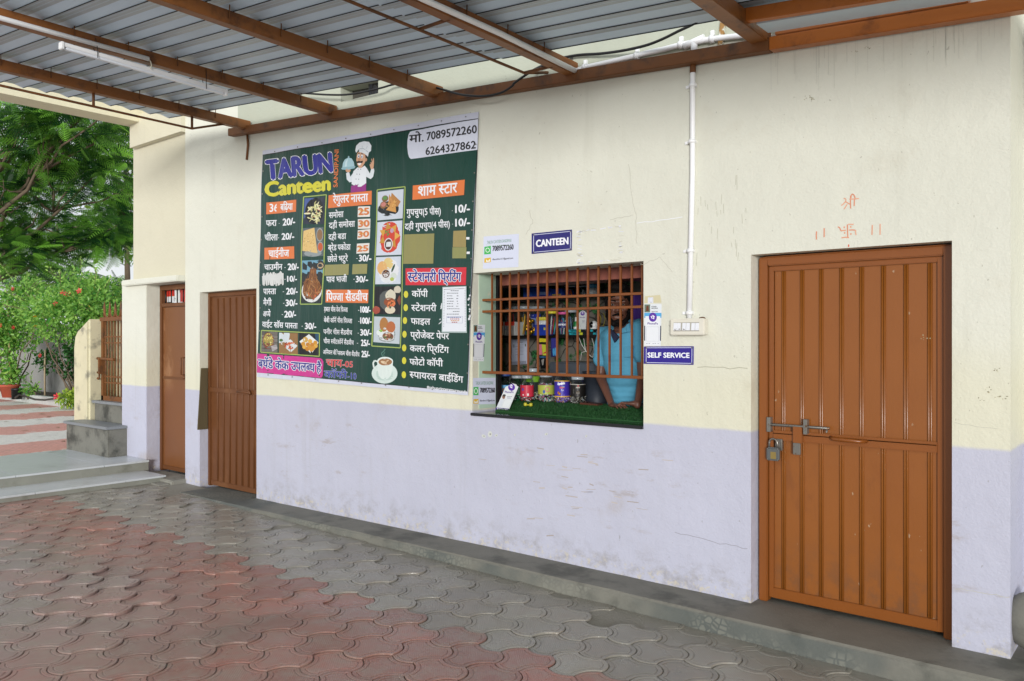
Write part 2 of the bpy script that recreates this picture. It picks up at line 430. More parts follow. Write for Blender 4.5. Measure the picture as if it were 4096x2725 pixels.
# the orange powder marks over the right-hand door
bl_ = thing('painted_blessing', 'faint orange devotional marks painted on the wall above the right-hand door', 'wall marks', tuple(W(3390, 880)))
M_pow = attr_mat('orange_powder', .9, .1)
def mark(name, strokes, dots=()):
    pr = Print(lambda x, y, l: W(x, y, -.0016 - l * .0004))
    for pts in strokes: pr.line(pts, 26, random.choice(['E0A083', 'DC9274', 'E3AB90']), random.random(), 'Y')
    for p in dots: pr.disc(p, 18, 24, 'DE9E82', 0, 'Y', 10)
    pr.obj(name, bl_, M_pow)
mark('sacred_syllable', ([(1015, 320), (1045, 312), (1068, 340), (1060, 385), (1010, 440), (960, 480)], [(1060, 390), (1110, 420), (1160, 450)], [(1095, 450), (1060, 510), (1025, 565)],
      [(1175, 250), (1172, 420), (1176, 550)], [(1150, 330), (1250, 328), (1370, 315)], [(1182, 310), (1190, 240), (1215, 212), (1250, 230), (1278, 290), (1262, 370), (1258, 490)]))
mark('dotted_cross', ([(1100, 920), (1105, 1080), (1112, 1225)], [(1120, 915), (1180, 918), (1245, 915)], [(880, 975), (920, 990), (950, 1065)], [(950, 1068), (1010, 1058), (1065, 1055)],
      [(1140, 1050), (1210, 1045), (1285, 1052)], [(1293, 1050), (1288, 1110), (1305, 1165)], [(965, 1230), (1040, 1215), (1140, 1225)]), ((1028, 985), (1178, 975), (1038, 1115), (1182, 1140)))
for st_ in ([(385, 1080), (378, 1180), (382, 1270)], [(562, 1005), (560, 1215)], [(1680, 930), (1672, 1160)], [(1862, 905), (1860, 1160)]): mark('finger_stroke', (st_,))
pr = Print(lambda x, y, l: W(x, y, -.0016 - l * .0004)); pr.disc((1130, 1412), 16, 34, 'D9735C', 0, 'Y', 10); pr.obj('red_dot', bl_, M_pow)

# ---- concrete plinth along the wall
b = B(); n = 60; x0p, x1p = -8.33, 2.6
for i in range(n):
    a, c_ = x0p + (x1p - x0p) * i / n, x0p + (x1p - x0p) * (i + 1) / n
    def ring(x):
        e = .02 * noise.noise(Vector((x * 2.3, 0, 1))); zt = -.002 - .028 * max(0, min(1, (-4 - x) / 4.3)); f = -.335 + e * .6
        return [(x, 0.30, zt + .001), (x, f + .018, zt + .004 * noise.noise(Vector((x * 5, 2, 0)))), (x, f, zt - .016), (x, f - .01 + e * .4, gz(x) - .08), (x, .30, gz(x) - .08)]
    A, Z = ring(a), ring(c_)
    for k in range(4): b.face([A[k], Z[k], Z[k + 1], A[k + 1]])
    if i == 0: b.face(A)
    if i == n - 1: b.face(Z)
bmesh.ops.remove_doubles(b.bm, verts=b.bm.verts, dist=1e-5)
q = NT('plinth_cement'); sep = q.n('SeparateXYZ'); q.l(q.coord(), sep.inputs[0])
c = q.mix(q.noise(4, 7, .7), lin('8A887C'), lin('6E6B62')); 
c = q.mix(q.ramp(q.noise(2.2, 5, .6, (1, 1, 1), 7), .5, .66, 0, .75), c, lin('4E4E46'))
side = q.ramp(sep.outputs[2], -.022, -.008, 1, 0)
c = q.mix(q.mul(side, q.ramp(q.noise(1.3, 3, .6, None, 4), .42, .58, .15, .7)), c, lin('4E5654'))
vo = q.n('TexVoronoi'); vo.feature = 'DISTANCE_TO_EDGE'; vo.inputs['Scale'].default_value = 26; q.l(q.coord(), vo.inputs['Vector'])
c = q.mix(q.mul(side, q.mul(q.ramp(vo.outputs[0], .04, .2, 0, .6), q.ramp(q.noise(1.8, 4, .6, None, 31), .5, .6))), c, lin('85857A'))
q.col(c); q.b.inputs['Roughness'].default_value = .75; q.bump(q.noise(35, 6, .7), .5, .01)
tag(b.obj('concrete_plinth', q.m), 'long low grey concrete plinth running along the foot of the wall', 'plinth')

# ---- left end: pillar, wall over the far door, ledge, beam
pxl, pxr = W(497, 1500).x, -9.67
lp = thing('gate_pillar', 'cream and lavender pillar between the spiked gate and the plain far door', 'pillar', ((pxl + pxr) / 2, 0, 0))
b = B(); b.box(pxl, pxr, -.03, .26, -.05, 2.33); b.obj('shaft', M_wall, lp, .006)
b = B(); b.box(W(524, 800).x, xl - .001, .03, .30, 2.33, 4.9); b.box(W(535, 600).x, xl - .001, -.05, .028, 3.98, 4.35); b.obj('upper_wall', wall_mat('cream_plaster_far', 'D2CDB6', 'D2CDB6', .5), lp)
b = B(); b.box(W(517, 1130).x, xl - .002, -.10, .28, 2.275, 2.345); b.obj('ledge', M_wall, lp, .01)
b = B(); b.box(W(524, 800).x, W(524, 800).x + .32, -9.0, .02, 4.26, 5.0); tag(b.obj('concrete_beam', wall_mat('cream_plaster_beam', 'DDD7BA', 'DDD7BA', .7)), 'deep cream concrete beam spanning above the garden opening at the far left', 'beam')

# ---- ground sheet and the paved yard
b = B(); b.face([(-400, -400, -.32), (400, -400, -.32), (400, 400, -.32), (-400, 400, -.32)]); kind(b.obj('ground', mat('bare_earth', 'B4ADA2', .9, var=.2, scale=.6)))
b = B()
for i in range(24):
    a, c_ = -9.1 + 12.1 * i / 24, -9.1 + 12.1 * (i + 1) / 24
    b.face([(a, -4.2, gz(a) - .009), (c_, -4.2, gz(c_) - .009), (c_, .0, gz(c_) - .012), (a, .0, gz(a) - .012)])
q = NT('joint_cement'); c = q.mix(q.noise(5, 6, .7), lin('6E6A5E'), lin('928E80')); sep = q.n('SeparateXYZ'); q.l(q.coord(), sep.inputs[0]); c = q.mix(q.ramp(sep.outputs[1], -.62, -.5), c, lin('8E8A7E')); q.col(c); q.b.inputs['Roughness'].default_value = .9; q.bump(q.noise(40, 5), .6, .01)
kind(b.obj('ground_bed', q.m))
b = B(); b.face([(-9.0, -40, -.02), (12, -40, -.09), (12, -3.95, -.09), (-9.0, -3.95, -.02)]); kind(b.obj('concrete_yard', mat('bounce_concrete', 'CFCCC4', .8, var=.12, scale=1.5)))  # added unseen pale apron, bounces light up under the canopy
HR_ = .1612                                   # hexagonal interlocking blocks, sides bulging in and out by turns
def outline(ins):
    pts = []
    for k in range(6):
        a0, a1 = R(60 * k), R(60 * k + 60); p, q_ = (HR_ * math.cos(a0), HR_ * math.sin(a0)), (HR_ * math.cos(a1), HR_ * math.sin(a1))
        nx, ny = math.cos((a0 + a1) / 2), math.sin((a0 + a1) / 2); sg = .031 if k % 2 == 0 else -.031
        for j in range(7):
            t = j / 7; e = sg * 4 * t * (1 - t); pts.append((p[0] + (q_[0] - p[0]) * t + nx * e, p[1] + (q_[1] - p[1]) * t + ny * e))
    if ins:
        o = []; n = len(pts)
        for i, p in enumerate(pts):
            a, c_ = pts[i - 1], pts[(i + 1) % n]; dx, dy = c_[0] - a[0], c_[1] - a[1]; d = math.hypot(dx, dy)
            o.append((p[0] - dy / d * ins, p[1] + dx / d * ins))
        pts = o
    return pts
rings = [(outline(.002), -.03), (outline(.002), -.003), (outline(.005), .0), (outline(.024), .0), (outline(.0265), -.0028), (outline(.031), -.0028), (outline(.034), .0)]
V, Fc, Ks = [], [], []
nr = len(rings[0][0])
RED, GRY = lin('A97467'), lin('A19E93')
col_ = 0; x = -9.0
while x < 2.4:
    y = -3.9 + (col_ % 2) * HR_ * .866
    while y < -.36:
        g = gz(x)
        up = random.gauss(0, .002); tx, ty = random.gauss(0, .006), random.gauss(0, .006); rz = random.gauss(0, .008)
        if x < -4.2 and y < -1.5 and random.random() < .2: tx, ty, up = random.gauss(0, .022), random.gauss(0, .022), random.uniform(0, .008)
        if -6.1 < x < -4.9 and -2.55 < y < -2.2: tx, ty, up = .03, .035, .012
        red = y < -1.30 + .07 * noise.noise(Vector((x * 1.7, 5, 0)))
        cc = Vector(RED if red else GRY) * random.uniform(.82, 1.14)
        cc = cc.lerp(Vector(lin('7A736A')), random.uniform(0, .3))
        sheen = .75 * max(0, min(1, (-3.9 - x) / 1.6)) * max(0, min(1, (-1.75 - y) / .6)) * random.uniform(.5, 1)
        cc = cc.lerp(Vector(lin('9F9A96')), sheen)   # sky sheen on the left-hand blocks, painted as a paler grey
        if y > -.56: up -= .009
        o = len(V); ca, sa = math.cos(rz), math.sin(rz)
        for pts, dz in rings:
            for (lx, ly) in pts: V.append((x + lx * ca - ly * sa, y + lx * sa + ly * ca, g + up + dz + lx * tx + ly * ty))
        for r in range(len(rings) - 1):
            for k in range(nr):
                k2 = (k + 1) % nr; Fc.append((o + r * nr + k, o + r * nr + k2, o + (r + 1) * nr + k2, o + (r + 1) * nr + k)); Ks.append(cc * (.75 if r == 4 else (1.0 if r > 1 else .85)))
        Fc.append(tuple(o + (len(rings) - 1) * nr + k for k in range(nr))); Ks.append(cc)
        y += HR_ * 1.732
    x += HR_ * 1.5; col_ += 1
me = bpy.data.meshes.new('paving'); me.from_pydata(V, [], Fc)
ca = me.color_attributes.new('Col', 'FLOAT_COLOR', 'CORNER'); k = 0
for f, c_ in zip(Fc, Ks):
    for _ in f: ca.data[k].color = (c_[0], c_[1], c_[2], 1); k += 1
q = NT('interlocking_paver'); a = q.n('Attribute'); a.attribute_name = 'Col'
dz_ = q.ramp(q.noise(7, 7, .7), .38, .72, 0, .6)
c = q.mix(dz_, a.outputs['Color'], lin('9C9184'))
c = q.mix(q.ramp(q.noise(1.1, 5, .6, None, 3), .5, .75, 0, .4), c, lin('7A7064'))
c = q.mix(q.ramp(q.noise(30, 6, .7, None, 13), .64, .74, 0, .55), c, lin('A8A498'))
sep = q.n('SeparateXYZ'); q.l(q.coord(), sep.inputs[0])
near = q.ramp(sep.outputs[1], -.75, -.40)
c = q.mix(q.mul(near, q.ramp(q.noise(5, 6, .7, None, 2), .3, .6, .2, .8)), c, lin('8C887C'))
q.col(c)
wv = q.n('TexWave'); wv.wave_type = 'BANDS'; wv.bands_direction = 'DIAGONAL'; wv.inputs['Scale'].default_value = 40; wv.inputs['Distortion'].default_value = .4; q.l(q.coord(), wv.inputs['Vector'])
mp = q.n('Mapping'); mp.inputs['Scale'].default_value = (-1, 1, 1); q.l(q.coord(), mp.inputs[0])
wv2 = q.n('TexWave'); wv2.wave_type = 'BANDS'; wv2.bands_direction = 'DIAGONAL'; wv2.inputs['Scale'].default_value = 40; q.l(mp.outputs[0], wv2.inputs['Vector'])
h = q.mul(q.mul(q.mul(wv.outputs[1], wv2.outputs[1]), .55), q.mul(q.noise(25, 6, .7), 1.3), 'ADD'); q.bump(h, .42, .006)
q.l(q.ramp(q.noise(1.6, 4, .6, None, 6), .35, .7, .20, .50), q.b.inputs['Roughness'])
kind(link('paving', me, q.m))

# ---- marble platform with two steps, courtyard beyond
M_marble = mat('pale_marble', 'C9CED0', .28, var=.10, scale=1.5, dirt='A8ADAB', dlo=.5, dhi=.8, dscale=2.5)
M_riser = mat('marble_riser', '8F9086', .4, var=.22, scale=3, dirt='6F7064', dlo=.5, dhi=.75, dscale=3)
mp_ = thing('marble_platform', 'low marble platform with two long steps at the left edge of the yard', 'steps', (-10.4, -3, 0))
for nm, x0, x1, z0, z1 in (('lower_step', -9.58, -9.05, -.06, .05), ('upper_step', -11.35, -9.58, -.06, .165)):
    st = B(); st.box(x0 + .02 if nm == 'upper_step' else x0 - .3, x1 - .015, -7.0, -.12 if nm == 'lower_step' else -.04, z0, z1 - .022)
    st = st.obj(nm, M_riser, mp_)
    b = B(); y = -7.0; ye = -.10 if nm == 'lower_step' else -.035
    while y < ye - .05:
        y2 = min(y + .92, ye); b.box(x0 if nm == 'upper_step' else x0 - .02, x1, y + .0015, y2 - .0015, z1 - .021, z1); y = y2
    b.obj('tread', M_marble, st, .003)
b = B(); b.box(-9.6, xl + .02, -.16, .14, -.05, .02); b.box(-9.03, xl - .02, -.30, -.161, -.05, -.012); tag(b.obj('door_landing', M_cem, None, .01, 2, .012), 'rough cement landing at the foot of the plain far door', 'landing')
b = B(); b.face([(-40, -9, .148), (-11.3, -9, .148), (-11.3, 2.62, .148), (-40, 2.62, .148)])
q = NT('courtyard_blocks'); sep = q.n('SeparateXYZ'); q.l(q.coord(), sep.inputs[0])
xx = q.mul(sep.outputs[0], q.mul(q.mul(q.noise(3.4, 3), .5, 'SUBTRACT'), .9), 'ADD')
wv = q.mul(q.mul(q.mul(xx, -11.45, 'SUBTRACT'), 2 * math.pi / 2.55), 0, 'ADD')
sn = q.n('Math', operation='SINE'); q.l(wv, sn.inputs[0])
bk = q.n('TexBrick'); bk.inputs['Scale'].default_value = 4.2; bk.inputs['Mortar Size'].default_value = .02; bk.inputs['Color1'].default_value = (1, 1, 1, 1); bk.inputs['Color2'].default_value = (.86, .86, .86, 1); bk.inputs['Mortar'].default_value = (.62, .62, .6, 1); q.l(q.coord(), bk.inputs['Vector'])
c = q.mix(q.ramp(sn.outputs[0], -.08, .08), lin('DA9E90'), lin('E8E4DA'))
c = q.mix(q.ramp(q.noise(2, 6, .7, None, 4), .5, .8, 0, .5), c, lin('A09486'))
mm = q.n('Mix', data_type='RGBA', blend_type='MULTIPLY'); mm.inputs[0].default_value = 1; q.l(c, mm.inputs[6]); q.l(bk.outputs[0], mm.inputs[7]); q.col(mm.outputs[2])
q.b.inputs['Roughness'].default_value = .6; q.bump(bk.outputs[0], .3, .01)
kind(b.obj('courtyard_paving', q.m))
b = B(); b.box(-40, -12, 2.62, 2.75, -.1, .33); tag(b.obj('bed_kerb', mat('kerb_stone', 'B5B7B2', .6, var=.15), None, .01), 'low pale kerb between the courtyard paving and the planting bed', 'kerb')
b = B(); b.box(-40, -12, 2.75, 3.9, -.1, .24); kind(b.obj('planting_soil', mat('dark_soil', '4A4034', .95, var=.35, scale=8, bump=.8, bscale=12)), 'structure')
b = B(); b.box(-45, -11, 3.9, 4.05, -.1, 2.0); tag(b.obj('boundary_wall', mat('weathered_grey_render', '8C8B86', .85, var=.2, scale=1.2, dirt='5B5A54', dlo=.5, dhi=.7, dscale=2, stretch=(1, 1, .35))), 'weathered grey boundary wall behind the flowering shrubs', 'wall')

# ---- blocks of steps up to the gate, gate and its stub wall
for nm, x0, x1, y0, y1, z0, z1, lab in (('stone_step', -11.42, -10.17, -.28, .02, .165, .54, 'larger grey cement step block with a slate top below the spiked gate'),
                                   ('stone_step', -11.30, -10.30, .03, .36, .165, .80, 'upper dark cement step block directly under the spiked gate')):
    t = thing(nm, lab, 'step', ((x0 + x1) / 2, (y0 + y1) / 2, z0))
    b = B(); b.box(x0 + .02, x1, y0 + .02, y1, z0 - .02, z1 - .036); b.obj('block', M_cemd, t, .008)
    b = B(); b.box(x0 - .01, x1 + .012, y0 - .01, y1, z1 - .035, z1); b.obj('slab_top', mat('slate_slab', '7F8386', .45, var=.15), t, .006)
b = B(); b.prism([(-11.78, .1), (-11.31, .1), (-11.31, 1.90), (-11.66, 1.74), (-11.74, 1.66), (-11.78, 1.5)], -.02, .34); b.prism([(-11.40, .1), (-9.98, .1), (-9.98, 2.22), (-10.4, 2.16), (-11.40, 1.86)], .345, .47); tag(b.obj('stub_wall', mat('cream_stained_plaster', 'CFC8A8', .75, var=.12, dirt='8E8A78', dlo=.52, dhi=.72, dscale=5), None, .03, 3), 'short cream stub wall with a sloped top beside the spiked gate', 'wall')
gate = thing('spiked_gate', 'brown spiked iron gate with scrolls at the top of the step blocks', 'gate', (-10.8, .15, .8))
gx0, gx1, gz0, gz1 = -11.27, -10.22, .80, 1.86
b = B(); b.box(gx0, gx0 + .06, .13, .17, gz0, gz1); b.box(gx1 - .06, gx1, .13, .17, gz0, gz1); b.box(gx0 - .02, gx1, .12, .18, gz1, gz1 + .05); b.box(gx0, gx1, .13, .17, gz0 - .001, gz0 + .06)
for z in (1.64, 1.56, 1.11, 1.03): b.box(gx0, gx1, .142, .152, z, z + .018)
b.obj('gate_frame', M_rust, gate)
for i in range(11):
    x = gx0 + .1 + i * .09; b = B(); b.tube([(x, .15, gz0 + .03), (x, .15, gz1 + .01)], .011, 6); b.obj('bar', M_rust, gate)
for i in range(7):
    x = gx0 + .06 + i * .16; b = B(); b.tube([(x, .15, gz1 + .03), (x, .15, gz1 + .2), (x, .15, gz1 + .26)], [.016, .014, .003], 6)
    b.obj('spike', M_rust, gate)
    b = B(); b.tube([(x + .08 + .065 * math.cos(t), .15, gz1 + .12 + .07 * math.sin(t)) for t in [R(150 + k * 24) for k in range(11)]], .010, 6); b.obj('scroll', M_rust, gate)
b = B(); b.tube([(gx0 - .1, .10, 1.36), (gx0 + .45, .10, 1.35)], .018, 8); b.box(gx0 + .02, gx0 + .06, .08, .13, 1.15, 1.37); b.tube([(gx0 - .02 + .04 * math.cos(t), .10, 1.13 + .05 * math.sin(t)) for t in [k * .7 for k in range(10)]], .012, 6); b.obj('latch', M_rust, gate)

# ================================================================== CANOPY
def zc(x): return 3.42 - .0727 * (x + 1.97)
def zr(x, y): return zc(x) + .062 - .015 * (y + .05)
RZ = 3.42 - .0727 * 1.97 + .062 - .015 * .05
Ltop = PL(0, 335, RZ, -.0727, -.015); Lbot = PL(580, 455, RZ, -.0727, -.015)
def xleft(y): return Lbot.x + (Ltop.x - Lbot.x) * (y - Lbot.y) / (Ltop.y - Lbot.y)
M_sheet = mat('galvanised_sheet', 'C3D6E2', .36, .0, var=.06, scale=1.2, dirt='A8A9A4', dlo=.55, dhi=.85, dscale=1.6, stretch=(.6, 1.6, 1))
prof = [(0, 0), (.002, 0), (.070, .021), (.100, .021), (.102, .0202), (.106, .0202), (.108, .021), (.134, .021), (.136, .0202), (.140, .0202), (.142, .021), (.182, .021), (.1888, -.001), (.190, 0)]
def skew(x): return .0316 * (-2.3 - x)      # the sheets lie slightly askew to the wall
def sheet(x0f, x1, y0f, y1, dz, name):
    V, Fc = [], []
    y = y0f; cols = []
    while y > y1:
        for dy, h in prof[:-1]: cols.append((y - dy, h))
        y -= .19
    xs = 14; n = len(cols)
    for (yy, h) in cols:
        xa = x0f(yy)
        for k in range(xs + 1):
            x = xa + (x1 - xa) * k / xs
            y_ = yy - skew(x); V.append((x, y_, zr(x, y_) + h + dz + .003 * noise.noise(Vector((x * .8, yy * 2, 4)))))
    for i in range(n - 1):
        for k in range(xs): a = i * (xs + 1) + k; Fc.append((a, a + 1, a + xs + 2, a + xs + 1))
    me = bpy.data.meshes.new(name); me.from_pydata(V, [], Fc); return me
def _sheet_mat():
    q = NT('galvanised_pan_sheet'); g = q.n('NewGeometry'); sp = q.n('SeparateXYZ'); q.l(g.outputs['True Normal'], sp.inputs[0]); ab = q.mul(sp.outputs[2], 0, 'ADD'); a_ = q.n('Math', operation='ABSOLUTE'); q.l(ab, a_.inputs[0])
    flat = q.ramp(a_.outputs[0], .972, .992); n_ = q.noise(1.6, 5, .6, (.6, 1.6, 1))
    c = q.mix(flat, lin('CBDFEE'), lin('AEB8BE')); c = q.mix(q.ramp(n_, .45, .8, 0, .25), c, lin('9A9892')); q.col(c)    # grey flats, pale blue slopes: sky glare on the ribs put into the colour
    q.b.inputs['Roughness'].default_value = .36; return q.m
M_pan = _sheet_mat(); M_ribshadow = mat('dark_rib_shadow', '23272B', .6)
roof = thing('canopy_roof', 'grey corrugated metal canopy roof over the yard', 'canopy', (-5, -2, 4))
lapx = PL(1560, 40, RZ, -.0727, -.015).x
for nm, f, x1, dz in (('roof_sheet', xleft, lapx + .35, .0), ('roof_sheet', lambda y: lapx + .05 * math.floor(-y / 1.0) * .3, 1.6, -.007)):
    o = link(nm, sheet(f, x1, -.29, -2.75, dz, nm), M_pan, roof)
    for k in range(13):                        # dark strips standing in for the shadow line along each rib
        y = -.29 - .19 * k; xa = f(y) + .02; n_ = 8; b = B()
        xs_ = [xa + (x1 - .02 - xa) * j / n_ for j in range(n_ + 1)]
        b.tube([(x, y - skew(x) - .003, zr(x, y - skew(x)) + dz - .0035 + .003 * noise.noise(Vector((x * .8, y * 2, 4)))) for x in xs_], .0033, 5); b.obj('lap_seam', M_ribshadow, roof)  # lap_seam: dark strip standing in for the rib's shadow line
    sm = o.modifiers.new('thick', 'SOLIDIFY'); sm.thickness = .0012; sm.offset = 1

bl, br_ = W(911, 544, -.08), W(4096, 38, -.08)
def zb(x): return bl.z + (br_.z - bl.z) * (x - bl.x) / (br_.x - bl.x)          # underside of the wall beam
hb = .078
b = B(); x0, x1 = bl.x, .9
b.hexa([(x0, -.115, zb(x0)), (x1, -.115, zb(x1)), (x1, -.035, zb(x1)), (x0, -.035, zb(x0))], [(x0, -.115, zb(x0) + hb), (x1, -.115, zb(x1) + hb), (x1, -.035, zb(x1) + hb), (x0, -.035, zb(x0) + hb)])
b.bm.free()
M_fascia = mat('fresh_orange_enamel', 'B4682A', .32, var=.10, scale=3, bump=.12, bscale=30, dirt='8A4E20', dlo=.55, dhi=.75, dscale=5)
wb = thing('wall_beam', 'long brown steel beam fixed along the top of the wall carrying the rafters', 'beam', (x0, -.08, zb(x0)))
xm_ = W(3075, 150, -.08).x
for xa, xb, m_ in ((x0, xm_, M_rust), (xm_ + .001, x1, M_fascia)):
    b = B(); b.hexa([(xa, -.08, zb(xa)), (xb, -.08, zb(xb)), (xb, -.006, zb(xb)), (xa, -.006, zb(xa))], [(xa, -.08, zb(xa) + hb), (xb, -.08, zb(xb) + hb), (xb, -.006, zb(xb) + hb), (xa, -.006, zb(xa) + hb)])
    b.obj('beam_length', m_, wb, .004)
b = B(); x0, x1 = W(3100, 150, -.075).x, W(3872, 20, -.075).x
b.hexa([(x0, -.078, zb(x0) + hb + .004), (x1, -.078, zb(x1) + hb + .004), (x1, -.008, zb(x1) + hb + .004), (x0, -.008, zb(x0) + hb + .004)], [(x0, -.078, zb(x0) + 2 * hb - .01), (x1, -.078, zb(x1) + 2 * hb), (x1, -.008, zb(x1) + 2 * hb), (x0, -.008, zb(x0) + 2 * hb)])
tag(b.obj('packing_beam', M_fascia, None, .004), 'short orange steel beam stacked on the wall beam above the right-hand door', 'beam')
b = B(); p, q_ = W(2972, 66, -.36), W(3700, -52, -.36); q_ = p + (q_ - p) * 1.8; b.bar(p, q_, .05, .075)
tag(b.obj('purlin', M_fascia, None, .003), 'orange steel purlin running off the last rafter at the top right', 'beam')
b = B(); p, q_ = W(3050, 108, -.22), W(3700, 0, -.22); q_ = p + (q_ - p) * 1.6; b.bar(p, q_, .17, .02)
tag(b.obj('gutter_sheet', M_sheet), 'narrow pale blue metal flashing between purlin and stacked beam at top right', 'flashing')

ends = [(985, 503), (1328, 450), (1750, 388), (2286, 290), (3045, 145)]
rxs = []
labs = ['first brown steel rafter from the garden side, with a hanging rod truss', 'second brown rafter from the garden side, above the tube light',
        'plain brown rafter over the middle of the menu banner', 'brown rafter carrying a white pipe beside the truss rod', 'wide brown rafter at the right where the orange purlin joins']
for i, e in enumerate(ends):
    p = W(*e, -.05); x = p.x; rxs.append(x); wdt = .075 if i < 4 else .10
    t = thing('rafter', labs[i], 'rafter', (x, -.05, zc(x)), 'canopy rafters')
    b = B(); ya, yb = -.02, -2.82; h2 = .045
    b.hexa([(x - wdt / 2, ya, zc(x) - h2 - .001), (x + wdt / 2, ya, zc(x) - h2 - .001), (x + wdt / 2, yb, zr(x, yb) - .062 - h2), (x - wdt / 2, yb, zr(x, yb) - .062 - h2)],
           [(x - wdt / 2, ya, zc(x) + h2), (x + wdt / 2, ya, zc(x) + h2), (x + wdt / 2, yb, zr(x, yb) - .066 + h2 - .0), (x - wdt / 2, yb, zr(x, yb) - .066 + h2)])
    b.obj('beam', M_steel, t, .004)
    if i == 4: continue
    for k in range(12):                        # welded roof hooks
        y = -.38 - k * .19 - .04; bb = B(); bb.tube([(x + wdt / 2 + .004, y, zr(x, y) - .075), (x + wdt / 2 + .006, y, zr(x, y) + .02)], .004, 5)
        if k % 2 == 0: bb.obj('roof_hook', M_rust, t)
        else: bb.bm.free()
    if i in (0, 3):
        dz = .30 if i == 0 else .22
        pts = [(x, -.12, zc(x) - .05), (x, -.62, zc(x) - dz), (x, -2.0, zc(x) - dz + .01), (x, -3.5, zc(x) - dz + .03)]
        if i == 0:
            a1, a2, a3 = PX(905, 495, x), PX(768, 515, x), PX(0, 342, x); pts = [a1, a2, a3, a3 + (a3 - a2) * .2]
            posts = [((768, 515)), ((374, 425))]
        else:
            a1, a2, a3 = PX(2240, 290, x - .25), PX(2097, 292, x - .25), PX(1385, 0, x - .25); pts = [a1, a2, a3, a3 + (a3 - a2) * .3]
            posts = [((2097, 292)), ((1680, 117))]
        bb = B(); bb.tube(pts, .011, 6); bb.obj('truss_rod', M_rust, t)
        for pp in posts:
            base = PX(*pp, pts[0].x); bb = B(); bb.tube([base, (x, base.y, zr(x, base.y) - .1)], .012, 6); bb.obj('truss_post', M_rust, t)

# ---- conduits and clips
def pipe(pts, label, r=.0145, m=None, name='conduit_pipe'):
    b = B(); b.tube(pts, r, 12); return b, label
x = rxs[1]; xp = x + .0375 + .016
def along(i, px, py, off=.054):                # sight line met on the side face of a rafter
    return PX(px, py, rxs[i] + off)
a, c_ = along(1, 594, 236), along(1, 0, 72); b = B(); b.tube([a, c_, c_ + (c_ - a) * .25], .017, 12)
cp = thing('conduit_pipe', 'white conduit pipe along the second rafter above the tube light', 'conduit', tuple(a), 'white conduits')
b.obj('pipe', M_pvc, cp)
b = B(); b.tube([along(1, 594, 236), along(1, 603, 248, .06), along(1, 606, 262, .07), PX(602, 276, rxs[1] + .07)], .004, 6); b.obj('lamp_wire', mat('cream_wire', 'D8D4C0', .5), cp)
cp = thing('conduit_pipe', 'white conduit pipe along the truss rafter, bending onto the upper wall', 'conduit', tuple(along(3, 2000, 134)), 'white conduits')
a, c_ = along(3, 2300, 283), along(3, 1700, 0)
b = B(); b.tube([a, along(3, 2000, 134), c_, c_ + (c_ - a) * .3], .018, 12); b.obj('pipe', M_pvc, cp)
wp = [(2000 + x * .44643, y * .44643) for x, y in ((690, 632), (760, 607), (1000, 552), (1225, 500), (1325, 473), (1480, 440), (1620, 402), (1740, 378), (1900, 350), (2100, 328), (2225, 318))]
b = B(); b.tube([a] + [W(*p, -.022) for p in wp], .018, 12); b.obj('wall_run', M_pvc, cp)
for k in (1, 3, 6, 8):
    p = W(*wp[k], -.022); b = B(); b.lathe([(.026, -.012), (.026, .012)], (0, 0, 0), 14); b.bm.transform(Matrix.Translation(p) @ Matrix.Rotation(R(90), 4, 'Y')); b.box(p.x - .012, p.x + .012, -.02, -.002, p.z + .018, p.z + .055); b.obj('pipe_clip', M_pvc, cp)
p = W(*wp[7], -.022); b = B(); b.tube([p + Vector((-.07, 0, -.012)), p + Vector((.07, 0, .012))], .023, 12); b.tube([p, p + Vector((0, 0, -.08))], .022, 12); b.obj('tee_joint', M_pvc, cp)
cp = thing('conduit_pipe', 'vertical white conduit pipe dropping down the wall to the switch box', 'conduit', tuple(W(2757, 1270)), 'white conduits')
tp = W(2777, 170, -.022); xm = W(2770, 700, -.022); bt = W(2757, 1285, -.022)
b = B(); b.tube([tp, W(2771, 300, -.022), xm, bt], .017, 12); b.obj('pipe', M_pvc, cp)
for py in (342, 567, 1003, 1252):
    p = W(2771 - (py - 342) * .0145, py, -.022); b = B(); b.lathe([(.024, -.011), (.024, .011)], tuple(p), 14); b.box(p.x - .055, p.x + .02, -.012, -.001, p.z - .009, p.z + .009); b.obj('pipe_clip', M_pvc, cp)
b = B(); b.tube([W(2776, 184, -.022), W(2774, 205, -.022)], .0195, 10); b.tube([W(2772, 250, -.022), W(2771, 292, -.022)], .0195, 10); b.obj('painted_sleeve', M_rust, cp)
# bracket post on the upper wall
b = B(); p, q_ = W(2893, 78, -.015), W(2882, 190, -.015); b.bar(q_, p, .03, .02, (0, 1, 0)); tag(b.obj('roof_bracket', mat('flaking_bracket', '9A7440', .7, var=.3, dirt='D8DCD0', dlo=.5, dhi=.6, dscale=20)), 'flaking short brown bracket on the upper wall by the wide rafter', 'bracket')
b = B(); b.ball(W(2296, 245, .03), .07, 3, (.8, .5, 1)); b.obj('broken_plaster', M_cemd, wall, jitter=.03)
b = B(); b.ball(W(2588, 216, .03), .055, 3, (.9, .5, 1)); b.obj('broken_plaster', M_cemd, wall, jitter=.02)
